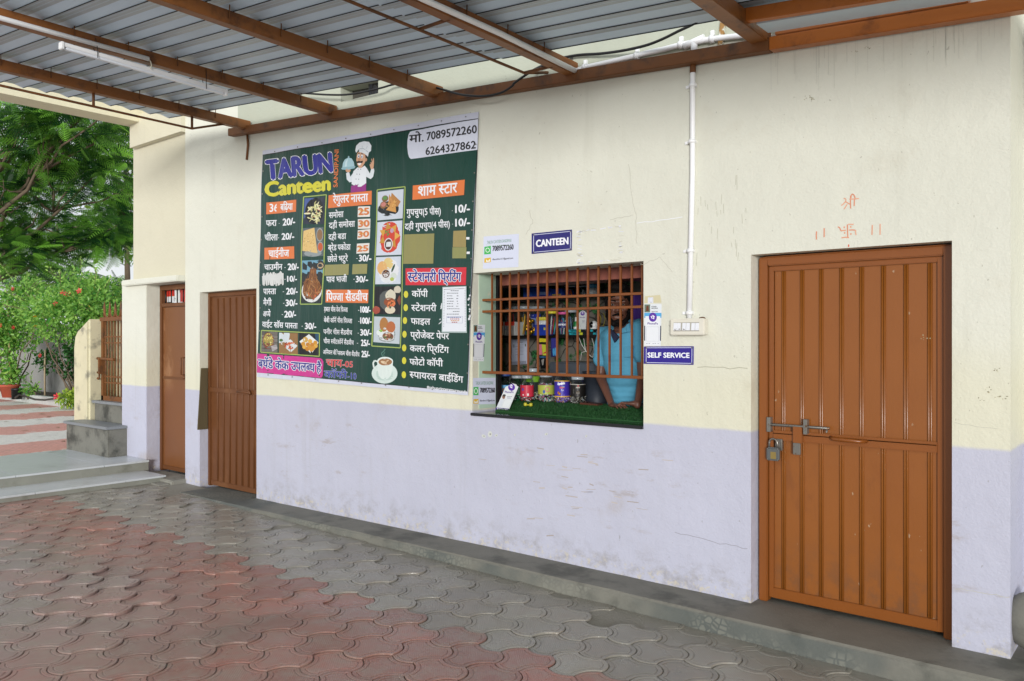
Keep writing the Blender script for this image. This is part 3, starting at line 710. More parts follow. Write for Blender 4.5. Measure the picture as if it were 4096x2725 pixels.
# cables
def cable(pts, y, r, label):
    P = [W(*p, yy) for p, yy in zip(pts, y)]; out = []
    for i in range(len(P) - 1):                # smooth the run
        a = P[max(i - 1, 0)]; d = P[min(i + 2, len(P) - 1)]
        for k in range(6):
            t = k / 6; m1 = (P[i + 1] - a) / 2; m2 = (d - P[i]) / 2
            out.append(P[i] * (2 * t ** 3 - 3 * t * t + 1) + m1 * (t ** 3 - 2 * t * t + t) + P[i + 1] * (-2 * t ** 3 + 3 * t * t) + m2 * (t ** 3 - t * t))
    b = B(); b.tube(out + [P[-1]], r, 6); tag(b.obj('cable', M_black), label, 'cable', 'black cables')
g = lambda x, y: (1000 + x * .44643, y * .44643)
cable([g(480, 835), g(700, 850), g(900, 845), g(1150, 795), g(1290, 757), g(1470, 738), g(1700, 795), g(1900, 850), g(2100, 862), g(2250, 832), g(2352, 770), (2058, 332), (2125, 286), (2175, 260)],
      [-.1, -.1, -.1, -.1, -.06, -.08, -.1, -.15, -.16, -.15, -.14, -.14, -.1, -.05], .009, 'black cable sagging across the wall beam above the banner')
cable([(2175, 262), (2232, 237), (2312, 221), (2402, 215), (2491, 203), (2580, 183), (2647, 158), (2714, 125), (2763, 102), (2800, 80)], [-.05, -.03, -.03, -.04, -.06, -.1, -.15, -.22, -.28, -.3], .010, 'black cable rising along the upper wall to the roof edge')
b = B(); b.tube([W(989, 540, -.02), W(992, 580, -.012), W(987, 640, -.01)], .012, 6); tag(b.obj('rod_stub', M_rust), 'short rusty rod hanging down from the left end of the wall beam', 'rod')
# ---- tube light under the second rafter
zt = zc(rxs[1]) - .10
p0 = PL(252, 180, zt, 0, -.015); p1 = PL(897, 366, zt, 0, -.015)
tl = thing('tube_light', 'slim white tube light hanging below the second rafter', 'light', tuple((p0 + p1) / 2))
b = B(); b.bar(p0, p1, .045, .028); b.obj('housing', M_pvc, tl, .004)
b = B(); d = Vector((0, 0, -.022)); b.bar(p0 + (p1 - p0) * .012 + d, p1 - (p1 - p0) * .012 + d, .034, .018); b.obj('diffuser', mat('frosted_diffuser', 'E6EBF2', .3, var=.03), tl, .004)
for a, s_ in ((p0, -1), (p1, 1)):
    dd = (p1 - p0).normalized() * s_; b = B(); b.bar(a + d * .4, a + dd * .02 + d * .4, .05, .05); b.obj('end_cap', M_pvc, tl, .003)
for k in (.18, .86):
    p = p0 + (p1 - p0) * k; b = B(); b.tube([p + Vector((-.026, 0, -.03)), p + Vector((-.026, 0, .03)), (rxs[1] - .03, p.y, zc(rxs[1]) + .05), (rxs[1] + .04, p.y, zc(rxs[1]) + .05), p + Vector((.026, 0, .03)), p + Vector((.026, 0, -.03))], .0025, 5); b.obj('binding_wire', M_black, tl)

# ================================================================== DOORS
def door_px(k, x, y, yy): return W(*cr(k, x, y), yy)
# right-hand ribbed door
dr = thing('steel_door', 'large orange-brown ribbed steel door with a padlocked bolt at the right', 'door', ((d3x0 + d3x1) / 2, .11, .0))
fx0, fx1, fz1 = d3x0 + .012, d3x1 - .003, d3z - .012
b = B(); b.box(fx0, fx0 + .055, .085, .15, .0, fz1); b.box(fx1 - .055, fx1, .085, .15, .0, fz1); b.box(fx0 + .055, fx1 - .055, .085, .15, fz1 - .055, fz1); b.obj('door_frame', M_orange, dr, .006)
lx0, lx1, lz0, lz1 = fx0 + .058, fx1 - .058, .028, fz1 - .058
b = B(); b.box(lx0, lx1, .118, .128, lz0, lz1); q = NT('door_enamel'); o = q.mix(q.noise(1.6, 4, .6), lin('854D1C'), lin('945823'))
o = q.mix(q.ramp(q.noise(2.4, 5, .6, None, 5), .55, .8, 0, .35), o, lin('7F4518'))
_s = q.n('SeparateXYZ'); q.l(q.coord(), _s.inputs[0]); o = q.mix(q.mul(q.ramp(_s.outputs[2], .05, .55, 1, 0), q.ramp(q.noise(7, 6, .7, None, 9), .42, .62, 0, .65)), o, lin('6E4A30'))
o = q.mix(q.mul(q.ramp(q.noise(3.4, 6, .65, (1, 1, .5), 14), .56, .7, 0, .5), q.ramp(_s.outputs[2], 1.5, .9)), o, lin('74431F'))
o = q.mix(q.ramp(q.noise(26, 3, .5, (1, 1, .6), 8), .72, .75, 0, .6), o, lin('B9A78C'))
q.col(o); q.b.inputs['Roughness'].default_value = .38; q.bump(q.mul(q.noise(2.2, 3), q.mul(q.noise(60, 3), .06), 'ADD'), .25, .02); M_door = q.m
leaf = b.obj('leaf', M_door, dr)
rail = door_px('D', 700, 1290, .11).z; railL = door_px('D', 300, 1265, .11).z
b = B()
for (x0, x1, z0, z1) in ((lx0, lx0 + .03, lz0, lz1), (lx1 - .03, lx1, lz0, lz1), (lx0 + .03, lx1 - .03, lz0, lz0 + .06), (lx0 + .03, lx1 - .03, lz1 - .03, lz1)): b.box(x0, x1, .104, .1178, z0, z1)
b.obj('leaf_edge', M_orange, leaf, .003)
M_rib = mat('glossy_rib_enamel', '87501F', .26, var=.1, scale=20, bump=.12, bscale=45)
for k in (274, 384, 498, 620, 740, 870, 1005, 1148):
    x = door_px('D', k, 700, .11).x
    b = B()
    for dx in (-.0065, .0065): b.tube([(x + dx, .116, lz0 + .062), (x + dx, .116, lz1 - .032)], .0068, 8)
    b.obj('rib', M_rib, leaf)
b = B(); b.box(lx0 + .03, lx1 - .03, .094, .1035, rail - .030, rail + .030); b.box(lx0 + .03, lx1 - .03, .088, .0938, rail + .008, rail + .014); b.obj('mid_rail', M_orange, leaf, .003)
hx0, hx1 = door_px('D', 555, 1265, .09).x, door_px('D', 770, 1285, .09).x
b = B(); b.tube([(hx0, .093, rail + .012), (hx0 + .03, .055, rail + .008), (hx1 - .03, .055, rail + .005), (hx1, .093, rail + .005)], .011, 8); b.obj('handle', M_orange, leaf)
M_zinc = mat('worn_zinc', '8E8B84', .35, .8, var=.2, dirt='6E4B2C', dlo=.55, dhi=.7, dscale=25)
p0, p1 = door_px('D', 185, 1190, .075), door_px('D', 548, 1217, .075); zm = (p0.z + p1.z) / 2
b = B(); b.tube([(p0.x, .078, zm), (p1.x, .078, zm)], .009, 10); b.tube([(p1.x - .012, .078, zm), (p1.x - .012, .06, zm - .025)], .006, 8)
for px in (190, 408):
    x = door_px('D', px, 1190, .08).x; b.box(x - .012, x + .012, .066, .104, zm - .045, zm + .045)
b.obj('bolt', M_zinc, leaf, .0015, 1)
x = door_px('D', 360, 1270, .08).x
b = B(); b.box(x - .028, x + .028, .070, .092, zm - .10, zm + .005); b.obj('bolt_guard', M_orange, leaf, .003)
x2 = door_px('D', 355, 1310, .08).x; b = B(); b.box(x2 - .022, x2 + .022, .072, .090, zm - .17, zm - .101); b.obj('hasp_plate', M_zinc, leaf, .003)
x3 = door_px('D', 245, 1290, .08).x; b = B(); b.box(x3 - .022, x3 + .022, .078, .103, zm - .155, zm - .085); b.obj('staple_plate', M_zinc, leaf, .003)
pc = door_px('D', 218, 1365, .06)
pk = thing('padlock', 'grey square padlock hanging from the hasp of the right-hand door', 'padlock', (pc.x, .05, pc.z))
b = B(); b.box(pc.x - .040, pc.x + .040, .036, .064, pc.z - .042, pc.z + .038); b.obj('body', mat('grey_steel', '6F7272', .4, .6, var=.15), pk, .008, 3)
b = B(); b.tube([(pc.x - .025, .05, pc.z + .03), (pc.x - .025, .05, pc.z + .065)] + [(pc.x - .025 * math.cos(t), .05, pc.z + .065 + .025 * math.sin(t)) for t in [R(k * 30) for k in range(1, 6)]] + [(pc.x + .025, .05, pc.z + .065), (pc.x + .025, .05, pc.z + .03)], .006, 8); b.obj('shackle', M_zinc, pk)
b = B(); b.box(pc.x - .012, pc.x + .022, .0345, .0358, pc.z - .03, pc.z + .012); b.obj('brass_plate', mat('brass_plate', 'A08A50', .4, .6), pk)
for (sx, sz) in ((-.032, -.034), (.032, -.034), (-.032, .03), (.032, .03)):
    b = B(); b.ball((pc.x + sx, .036, pc.z + sz), .0045, 1); b.obj('rivet', M_zinc, pk)

# ribbed door beside the banner
d2 = thing('steel_door', 'narrow brown ribbed steel door between the banner and the plain far door', 'door', ((d2x0 + d2x1) / 2, .11, -.02))
M_door2 = mat('brown_door_paint', '683E1D', .55, var=.14, scale=2.5, bump=.1, bscale=30, dirt='7C5230', dlo=.55, dhi=.8, dscale=2)
b = B(); zb2 = -.028; b.box(d2x0 + .004, d2x0 + .045, .095, .15, zb2, d2z - .004); b.box(d2x1 - .045, d2x1 - .003, .095, .15, zb2, d2z - .004); b.box(d2x0 + .045, d2x1 - .045, .095, .15, d2z - .05, d2z - .004); b.obj('door_frame', M_door2, d2, .005)
b = B(); b.box(d2x0 + .047, d2x1 - .047, .115, .125, zb2 + .01, d2z - .052); leaf = b.obj('leaf', M_door2, d2)
for k in (628, 663, 700, 738, 775, 812, 845):
    x = W(*cr('F', k, 700), .11).x; b = B(); b.tube([(x - .006, .112, zb2 + .07), (x - .006, .112, d2z - .07)], .007, 6); b.tube([(x + .006, .112, zb2 + .07), (x + .006, .112, d2z - .07)], .007, 6); b.obj('rib', M_door2, leaf)
z = W(*cr('F', 700, 766), .1).z
b = B(); b.box(d2x0 + .05, d2x1 - .05, .092, .104, z - .028, z + .022); b.box(d2x0 + .05, d2x1 - .05, .104, .1148, zb2 + .012, zb2 + .065); b.obj('mid_rail', M_door2, leaf, .003)
b = B(); b.tube([W(*cr('F', 745, 772), .085), W(*cr('F', 815, 778), .085)], .012, 8); b.tube([W(*cr('F', 815, 765), .075), W(*cr('F', 822, 790), .075)], .014, 8); b.obj('latch', M_door2, leaf)
b = B(); p = W(*cr('F', 850, 880), .03); b.lathe([(.045, -.004), (.048, .0), (.045, .004)], (0, 0, 0), 18); b.bm.transform(Matrix.Translation((d2x1 - .006, .06, p.z)) @ Matrix.Rotation(R(90), 4, 'Y')); tag(b.obj('round_plate', M_pvc), 'small round pale plate fixed on the jamb at the banner side of the ribbed door', 'plate')
# board leaning in the reveal
b = B(); b.hexa([(d2x0 + .005, -.035, .64), (d2x0 + .022, -.035, .64), (d2x0 + .022, .085, .64), (d2x0 + .005, .085, .64)], [(d2x0 + .003, .01, 1.47), (d2x0 + .016, .01, 1.47), (d2x0 + .016, .088, 1.47), (d2x0 + .003, .088, 1.47)])
za = W(*cr('F', 550, 1000), .02).z; zt_ = W(*cr('F', 560, 632), .05).z
for v in b.bm.verts: v.co.z = za if v.co.z < 1 else zt_
tag(b.obj('wood_board', mat('drab_plywood', '5C5138', .75, var=.2, stretch=(1, 1, .2)), None, .002), 'drab narrow wooden board standing against the jamb of the ribbed door', 'board')

# plain far door with a glazed transom
d1x0, d1x1, dy = -9.66, xl + .02, .15
d1 = thing('steel_door', 'plain brown sheet steel door with a barred transom at the far left', 'door', ((d1x0 + d1x1) / 2, dy, 0))
zt1 = W(*cr('F', 350, 135), dy).z; ztr = W(*cr('F', 350, 243), dy).z; zmr = W(*cr('F', 350, 690), dy).z
b = B(); b.box(d1x0, d1x0 + .05, dy - .02, dy + .05, .02, zt1); b.box(d1x1 - .05, d1x1, dy - .02, dy + .05, .02, zt1); b.box(d1x0 + .05, d1x1 - .05, dy - .02, dy + .05, zt1 - .06, zt1); b.box(d1x0 + .05, d1x1 - .05, dy - .02, dy + .05, ztr - .045, ztr); b.obj('door_frame', M_door2, d1, .004)
q = NT('rubbed_door_paint'); o = q.mix(q.noise(2, 4), lin('6E421F'), lin('804F27')); sp_ = q.n('SeparateXYZ'); q.l(q.coord(), sp_.inputs[0])
o = q.mix(q.mul(q.ramp(q.noise(1.5, 6, .65, (1.6, 1, .8), 2), .5, .68, 0, .6), q.ramp(sp_.outputs[2], .9, 1.3)), o, lin('B98A66')); q.col(o); q.b.inputs['Roughness'].default_value = .4
b = B(); b.box(d1x0 + .055, d1x1 - .05, dy, dy + .02, .04, ztr - .05); leaf = b.obj('leaf', q.m, d1)
b = B(); b.box(d1x0 + .055, d1x1 - .05, dy - .012, dy - .001, zmr - .015, zmr + .015); b.box(d1x0 + .055, d1x1 - .05, dy - .012, dy - .001, .042, .09); b.obj('mid_rail', M_door2, leaf, .003)
p = W(*cr('F', 420, 570), dy - .03); p2 = W(*cr('F', 420, 672), dy - .03)
b = B(); b.tube([p + Vector((.02, .03, 0)), p + Vector((.0, -.02, 0)), p2 + Vector((0, -.02, 0)), p2 + Vector((.02, .03, 0))], .009, 8); b.ball(W(*cr('F', 428, 688), dy - .04), .022, 2); b.obj('handle', M_door2, leaf)
for k in range(5):
    x = d1x0 + .12 + k * .14; b = B(); b.tube([(x, dy - .005, ztr - .01), (x, dy - .005, zt1 - .05)], .007, 6); b.obj('transom_bar', M_black, d1)
b = B(); b.box(d1x0 - .1, d1x1 + .1, .5, .52, 0, 2.6); b.obj('inner_shade', M_dark, d1)
pr = Print(lambda x, y, l: W(x, y, dy + .05 - l * .002))
for q_, c_ in (([(300, 175), (372, 160), (372, 200), (300, 208)], 'C8342A'), ([(298, 208), (372, 198), (372, 235), (300, 240)], 'D9DDE0'), ([(300, 190), (372, 182), (372, 202), (300, 208)], 'E2C234'), ([(376, 162), (402, 158), (402, 236), (376, 236)], 'DADDD8'), ([(404, 160), (436, 158), (436, 236), (404, 236)], 'B23A34'), ([(404, 190), (436, 186), (436, 206), (404, 212)], 'E0C040'), ([(283, 170), (297, 168), (297, 238), (285, 238)], '252A34')):
    pr.poly(q_, c_, random.random() * 2, 'F')
tag(pr.obj('packet', None), 'red yellow and white packets pressed behind the barred transom of the plain door', 'packets')

# ================================================================== MENU BANNER
BW = lambda x, z: .016 + .004 * math.sin(x * 9.1 + z * 1.7) + .003 * math.sin(z * 7.3 - x * 3.1) + .002 * math.sin(x * 21 + 1)
def bfn(px, py, layer=0):
    p = W(px, py, -.016); return Vector((p.x, -BW(p.x, p.z) - layer * .0011, p.z))
bfn.fine = 34
QTL, QTR, QBR, QBL = (1050, 603), (1913, 447), (1872, 1582), (1027, 1508)
ban = thing('menu_banner', 'large dark green canteen menu banner with orange headings and food pictures', 'banner', tuple(W(1460, 1500, -.02)))
pr = Print(bfn); pr.grid([QTL, QTR, QBR, QBL], 'C9CCDA', 40)
gTL, gTR, gBR, gBL = (1051, 621), (1911, 475), (1868, 1568), (1028, 1489)
pr.grid([gTL, gTR, gBR, gBL], '163E35', 40, 1)
pr.line([gTL, ((gTL[0] + gTR[0]) / 2, (gTL[1] + gTR[1]) / 2), (1640, 521), gTR], 3.5, '1C2020', 1.8); pr.line([gTR, (1898, 900), (1885, 1200), gBR], 3.2, '1A1E1E', 1.9); pr.line([gBL, (1450, 1529), gBR], 2.4, '16201C', 1.9)
M_ban = attr_mat('printed_vinyl', .30, .45)
def _fold(m):                                # creases of the hung sheet
    q = NT.__new__(NT); q.m = m; q.t = m.node_tree; q.b = q.t.nodes['Principled BSDF']; q.co = None
    q.bump(q.mul(q.noise(2.6, 3, .5, (2.2, 1, .5)), q.mul(q.noise(9, 2, .5, (2, 1, .25), 5), .25), 'ADD'), .55, .03)
_fold(M_ban)
pr.obj('vinyl_sheet', ban, M_ban)
WH, OR = 'E4E6EA', 'D8763F'
for pts, c_, k in (([(212, 1195), (582, 1157), (578, 1308), (208, 1342)], OR, 'A'), ([(985, 1102), (1527, 1045), (1522, 1218), (980, 1265)], OR, 'A'), ([(145, 222), (428, 206), (428, 325), (147, 335)], OR, 'C'),
    ([(733, 625), (1148, 625), (1143, 755), (732, 748)], OR, 'C'), ([(633, 980), (1290, 908), (1283, 1100), (628, 1160)], OR, 'B'), ([(393, 390), (934, 380), (930, 540), (390, 540)], 'CC2F3D', 'E'),
    ([(68, 1240), (680, 1285), (700, 1296), (712, 1320), (708, 1450), (700, 1470), (680, 1476), (65, 1425)], 'C4368A', 'C')):
    pr = Print(bfn); pr.poly(pts, c_, 2, k); pr.obj('heading_panel', ban, M_ban)
pr = Print(bfn)
rr = [(1447, 145), (1436, 530), (612, 648), (592, 628), (578, 580), (569, 500), (570, 420), (582, 345), (600, 308), (630, 296)]
pr.poly(rr, 'D2D6E4', 2, 'B')
pr.text('मो.', (595, 445), (765, 425), 92, '26262A', 3, 'B', .022); pr.text('7089572260', (808, 415), (1428, 318), 98, '26262A', 3, 'B', .022); pr.text('6264327862', (793, 598), (1415, 512), 94, '26262A', 3, 'B', .022)
pr.obj('phone_panel', ban, M_ban)
def word(name, *args, **kw): pr = Print(bfn); pr.text(*args, **kw); pr.obj(name, ban, M_ban)
word('title', 'TARUN', (225, 905), (1030, 803), 228, '2C2F92', 3, 'A', .05, (-18, -232), WH, .062)
word('title', 'Canteen', (205, 1115), (1000, 1035), 172, 'CFC93C', 3, 'A', .055)
word('title', 'SANDIPANI', (1103, 1000), (1120, 530), 55, OR, 3, 'A', .03, (-55, 3))
T = lambda n, s, p0, p1, h, k, **kw: word(n, s, p0, p1, h, WH, 3.2, k, **kw)
for s, a, c_, h, k in (('36', (250, 1310), (348, 1302), 96, 'A'), ('बिढ़या', (380, 1294), (535, 1283), 78, 'A'), ('रेगुलर', (1045, 1207), (1253, 1192), 92, 'A'), ('नास~ता', (1275, 1190), (1482, 1176), 92, 'A'),
    ('चाईनीज', (187, 312), (379, 304), 62, 'C'), ('िपज~जा', (740, 733), (905, 734), 72, 'C'), ('सैंडवीच', (928, 734), (1142, 734), 72, 'C'), ('शाम', (697, 1112), (922, 1094), 118, 'B'), ('स~टार', (958, 1088), (1196, 1066), 118, 'B')):
    T('heading', s, a, c_, h, k)
for s, a, c_, h, k in (('फरा', (207, 1493), (330, 1485), 72, 'A'), ('समोसा', (992, 1390), (1185, 1375), 68, 'A'), ('दही समोसा', (992, 1518), (1320, 1495), 68, 'A'),
    ('चीला', (147, 153), (268, 148), 56, 'C'), ('चाउमीन', (148, 437), (315, 432), 52, 'C'), ('पास~ता', (135, 670), (252, 668), 52, 'C'), ('मैगी', (132, 778), (212, 776), 52, 'C'), ('अप~पे', (128, 886), (202, 884), 50, 'C'),
    ('वाईट सॉस पास~ता', (118, 985), (462, 1000), 50, 'C'), ('दही बडा', (757, 145), (932, 135), 52, 'C'), ('ब्रेड पकोडा', (752, 247), (972, 240), 52, 'C'), ('छोले भटुरे', (745, 357), (947, 350), 52, 'C'), ('पाव भाजी', (737, 553), (940, 550), 52, 'C'),
    ('ड़बल चीस वेज िपज~जा', (720, 835), (947, 842), 42, 'C'), ('बेबी कॉनॅ चीस िपज~जा', (720, 940), (987, 950), 42, 'C'), ('पनीर चीस सैंडवीच', (715, 1052), (985, 1062), 42, 'C'), ('चीस स~वीटकॉनॅ सैंडवीच', (715, 1142), (1000, 1158), 40, 'C'), ('अिनयन कैिप~सकम चीस सैंडवीच', (710, 1246), (1062, 1271), 38, 'C'),
    ('गुपचुप(5 पीस)', (560, 1358), (985, 1342), 76, 'B'), ('दही गुपचुप(4 पीस)', (540, 1535), (1100, 1503), 72, 'B'),
    ('कॉपी', (447, 645), (585, 645), 52, 'E'), ('स~टेशनरी', (443, 770), (663, 773), 52, 'E'), ('फाइल', (440, 890), (612, 894), 52, 'E'), ('प्रोजेक~ट पेपर', (438, 1013), (775, 1025), 52, 'E'), ('कलर िप्रिटंग', (433, 1132), (772, 1148), 52, 'E'), ('फोटो कॉपी', (430, 1253), (720, 1268), 52, 'E'), ('स~पायरल बाईिडंग', (428, 1368), (902, 1414), 54, 'E')):
    T('menu_line', s, a, c_, h, k, bold=.010 if h < 44 and k == 'C' else .016)
for s, a, c_, h, k in (('20/-', (412, 1482), (567, 1470), 84, 'A'), ('20/-', (308, 143), (428, 138), 60, 'C'), ('20/-', (367, 435), (472, 432), 60, 'C'), ('10/-', (360, 548), (450, 545), 54, 'C'), ('20/-', (350, 670), (457, 668), 60, 'C'), ('30/-', (345, 783), (455, 781), 60, 'C'), ('20/-', (335, 892), (443, 891), 60, 'C'), ('30/-', (538, 1005), (645, 1006), 58, 'C'),
    ('30/-', (1058, 352), (1170, 350), 60, 'C'), ('30/-', (1030, 553), (1143, 554), 58, 'C'), ('100/-', (1075, 845), (1165, 848), 58, 'C'), ('100/-', (1072, 952), (1172, 956), 58, 'C'), ('30/-', (1070, 1066), (1172, 1069), 58, 'C'), ('25/-', (1078, 1166), (1160, 1170), 58, 'C'), ('25/-', (1085, 1274), (1160, 1278), 58, 'C'),
    ('10/-', (1178, 1325), (1352, 1312), 94, 'B'), ('10/-', (1178, 1495), (1353, 1484), 92, 'B')):
    T('price', s, a, c_, h, k, bold=.035)
pr = Print(bfn)
for x, y, k in ((362, 1455, 'A'), (275, 125, 'C'), (340, 412, 'C'), (338, 525, 'C'), (322, 645, 'C'), (326, 757, 'C'), (315, 865, 'C'), (510, 978, 'C'), (1037, 325, 'C'), (1010, 525, 'C'), (1055, 825, 'C'), (1055, 932, 'C'), (1048, 1045, 'C'), (1040, 1142, 'C'), (1135, 1298, 'B'), (1137, 1465, 'B')):
    pr.line([(x - 6, y), (x + 6, y)], 5, WH, 3, k)
for x, y in ((935, 110), (937, 240)): pr.poly([(x, y), (x + 27, y), (x + 26, y + 21), (x - 1, y + 21)], WH, 2.5, 'E')
pr.obj('dash_row', ban, M_ban)
T('printer_credit', '#sahuprintersmurmunda', (580, 1465), (938, 1510), 27, 'E', bold=.02)
word('birthday_line', 'बथॅडे केक उपलब~ध है', (80, 1374), (692, 1422), 76, '2A2C86', 3.2, 'C', .02, None, WH, .06)
word('heading', 'स~टेशनरी', (415, 506), (660, 506), 76, '2A2C86', 3.2, 'E', .02, None, WH, .06); word('heading', 'िप्रिटंग', (678, 506), (887, 506), 76, '2A2C86', 3.2, 'E', .02, None, WH, .06)
word('drink_line', 'चाय', (738, 1364), (890, 1370), 66, 'C9302E', 3.2, 'C', .02, None, WH, .032); word('drink_line', '-05', (893, 1370), (992, 1374), 56, 'C9302E', 3.2, 'C', .02, None, WH, .032)
word('drink_line', 'कॉफी', (722, 1470), (938, 1482), 62, '2E3A9A', 3.2, 'C', .02, None, WH, .032); word('drink_line', '-10', (942, 1484), (1030, 1490), 58, '2E3A9A', 3.2, 'C', .02, None, WH, .032)
for c_ in ((393, 623), (390, 742), (383, 857), (380, 980), (378, 1102), (377, 1216), (372, 1343)):
    pr = Print(bfn); pr.disc(c_, 21, 31, 'CFC93C', 2.5, 'E'); pr.obj('bullet', ban, M_ban)
# thin frames round the pictures
pr = Print(bfn)
fr = lambda pts, k: pr.line(pts + [pts[0]], 4, '9DB05A', 2, None)
fr([cr('A', 677, 1123), cr('A', 957, 1095), cr('C', 697, 765), cr('C', 487, 765)], 0); fr([cr('B', 182, 1035), cr('B', 538, 995), cr('E', 340, 1102), cr('E', 85, 1085)], 0); fr([cr('C', 110, 1018), cr('C', 676, 1045), cr('C', 672, 1268), cr('C', 105, 1228)], 0)
pr.obj('picture_frame', ban, M_ban)
# the food pictures
def lerpq(q, a, c_):
    return ((q[0][0] * (1 - a) + q[1][0] * a) * (1 - c_) + (q[3][0] * (1 - a) + q[2][0] * a) * c_, (q[0][1] * (1 - a) + q[1][1] * a) * (1 - c_) + (q[3][1] * (1 - a) + q[2][1] * a) * c_)
def blob(pr, q, u, v, ru, rv, c_, lay, rot=0, n=12, wob=.0):
    pts = []
    for k in range(n):
        t = 2 * math.pi * k / n; r = 1 + wob * math.sin(3 * t + u * 40) + wob * .7 * math.sin(5 * t + v * 30)
        x, y = ru * r * math.cos(t), rv * r * math.sin(t)
        pts.append(lerpq(q, u + x * math.cos(rot) - y * math.sin(rot), v + x * math.sin(rot) + y * math.cos(rot)))
    pr.poly(pts, c_, lay)
def pic(q, bgc, draw):
    pr = Print(bfn); pr.grid(q, bgc, 4, 2.2); rnd = random.Random(str(q)); draw(pr, q, rnd); pr.obj('food_picture', ban, M_ban)
def scatter(pr, q, rnd, n, u, v, ru, rv, su, sv, cols, lay, spin=True, wob=.12):
    for k in range(n):
        t = rnd.random() * 6.28; r = math.sqrt(rnd.random())
        blob(pr, q, u + ru * r * math.cos(t), v + rv * r * math.sin(t), su * rnd.uniform(.7, 1.3), sv * rnd.uniform(.7, 1.3), rnd.choice(cols), lay + k * .012, rnd.random() * 6.28 if spin else 0, 8, wob)
def tri(pr, q, pts, c_, lay): pr.poly([lerpq(q, *p) for p in pts], c_, lay)
cA = lambda *p: [cr('A', *x) for x in p]; cB = lambda *p: [cr('B', *x) for x in p]; cC = lambda *p: [cr('C', *x) for x in p]; cE = lambda *p: [cr('E', *x) for x in p]
def fries(pr, q, r): tri(pr, q, [(0, 0), (.5, 0), (.2, .6), (0, .8)], '4A5E96', 2.4); blob(pr, q, .5, .5, .45, .5, '14161A', 2.6, 0, 20); scatter(pr, q, r, 34, .5, .55, .33, .38, .15, .032, ['D6D29E', 'C8C68C', 'E2DEB2', 'B6B47A'], 2.8); scatter(pr, q, r, 8, .5, .5, .3, .3, .05, .02, ['9A3A2A', '4A6A34'], 3.3)
pic(cA((690, 1143), (942, 1125), (932, 1466), (680, 1466)), '2C3140', fries)
def dosa(pr, q, r): blob(pr, q, .5, .9, .42, .12, '8E9698', 2.4); tri(pr, q, [(.05, .1), (.55, .0), (.72, .9), (.0, .8)], 'D8B878', 2.6); scatter(pr, q, r, 60, .33, .5, .26, .36, .02, .014, ['B48A48', 'E6CC92', 'C49E5E'], 2.8); blob(pr, q, .82, .26, .17, .24, '9AA0A0', 2.5); blob(pr, q, .82, .26, .14, .2, '8A6A48', 2.7); blob(pr, q, .85, .68, .14, .18, 'A0A6A6', 2.55); blob(pr, q, .85, .68, .12, .15, 'C05A30', 2.75)
pic(cC((517, 33), (712, 22), (708, 300), (512, 305)), '5A6468', dosa)
def noodles(pr, q, r): tri(pr, q, [(0, 0), (1, 0), (1, .45), (0, .45)], '6E9EB4', 2.3); blob(pr, q, .85, .12, .22, .12, '2A3036', 2.5); blob(pr, q, .88, .13, .15, .07, 'B8A07A', 2.6); blob(pr, q, .5, .72, .5, .27, 'D8DAD8', 2.4, 0, 20); blob(pr, q, .5, .66, .46, .26, '7A4A26', 2.7, 0, 18, .04); tri(pr, q, [(.38, .2), (.68, .2), (.75, .6), (.32, .6)], '7E4E2A', 2.75); scatter(pr, q, r, 90, .5, .62, .42, .24, .1, .008, ['A8743E', '8C5A2E', 'C08E54', '5E3A1E'], 2.9); scatter(pr, q, r, 20, .53, .35, .12, .14, .012, .08, ['A8743E', '6A421E'], 3, False); scatter(pr, q, r, 10, .6, .78, .25, .12, .05, .03, ['A0522D', '3F6A2E', 'C06A3A'], 3.4)
pic(cC((508, 345), (705, 338), (695, 755), (497, 750)), '22282A', noodles)
def samosa(pr, q, r): blob(pr, q, .45, .62, .44, .26, '14181C', 2.4, 0, 20); tri(pr, q, [(.55, .08), (.9, .42), (.78, .6), (.5, .4)], 'B07C44', 2.6); tri(pr, q, [(.46, .12), (.7, .55), (.42, .5)], 'C08A50', 2.7); tri(pr, q, [(.68, .32), (.74, .78), (.34, .66)], 'C8924E', 2.8); scatter(pr, q, r, 18, .58, .5, .2, .2, .03, .02, ['A06C36', 'D8A862'], 2.9); blob(pr, q, .3, .26, .13, .11, '7E5A36', 2.8); blob(pr, q, .3, .24, .1, .07, '5E8A48', 2.9); blob(pr, q, .24, .48, .14, .13, '86603A', 2.95); blob(pr, q, .24, .46, .1, .08, 'C07A70', 3.1)
pic(cB((190, 1062), (520, 1025), (507, 1392), (180, 1418)), 'C4CBD6', samosa)
def samosa2(pr, q, r):
    blob(pr, q, .5, .47, .45, .46, 'C8402C', 2.4, 0, 22)
    for t in range(7): a = t * .9; u, v = .5 + .27 * math.cos(a), .44 + .27 * math.sin(a); tri(pr, q, [(u + .17 * math.cos(a), v + .17 * math.sin(a)), (u + .13 * math.cos(a + 2), v + .13 * math.sin(a + 2)), (u + .13 * math.cos(a - 2), v + .13 * math.sin(a - 2))], r.choice(['CE9A3E', 'D8A850', 'C08A34']), 2.7 + t * .02)
    blob(pr, q, .48, .68, .17, .19, 'D6D8DA', 3.0); blob(pr, q, .48, .68, .14, .16, '4A2620', 3.1); blob(pr, q, .6, .28, .07, .07, 'B89AB0', 3.1); scatter(pr, q, r, 10, .42, .34, .1, .08, .03, .02, ['3E7A34', '5A9A48'], 3.2)
pic([*cB((180, 1440), (505, 1418)), *cE((355, 268), (120, 275))], 'C8CFDC', samosa2)
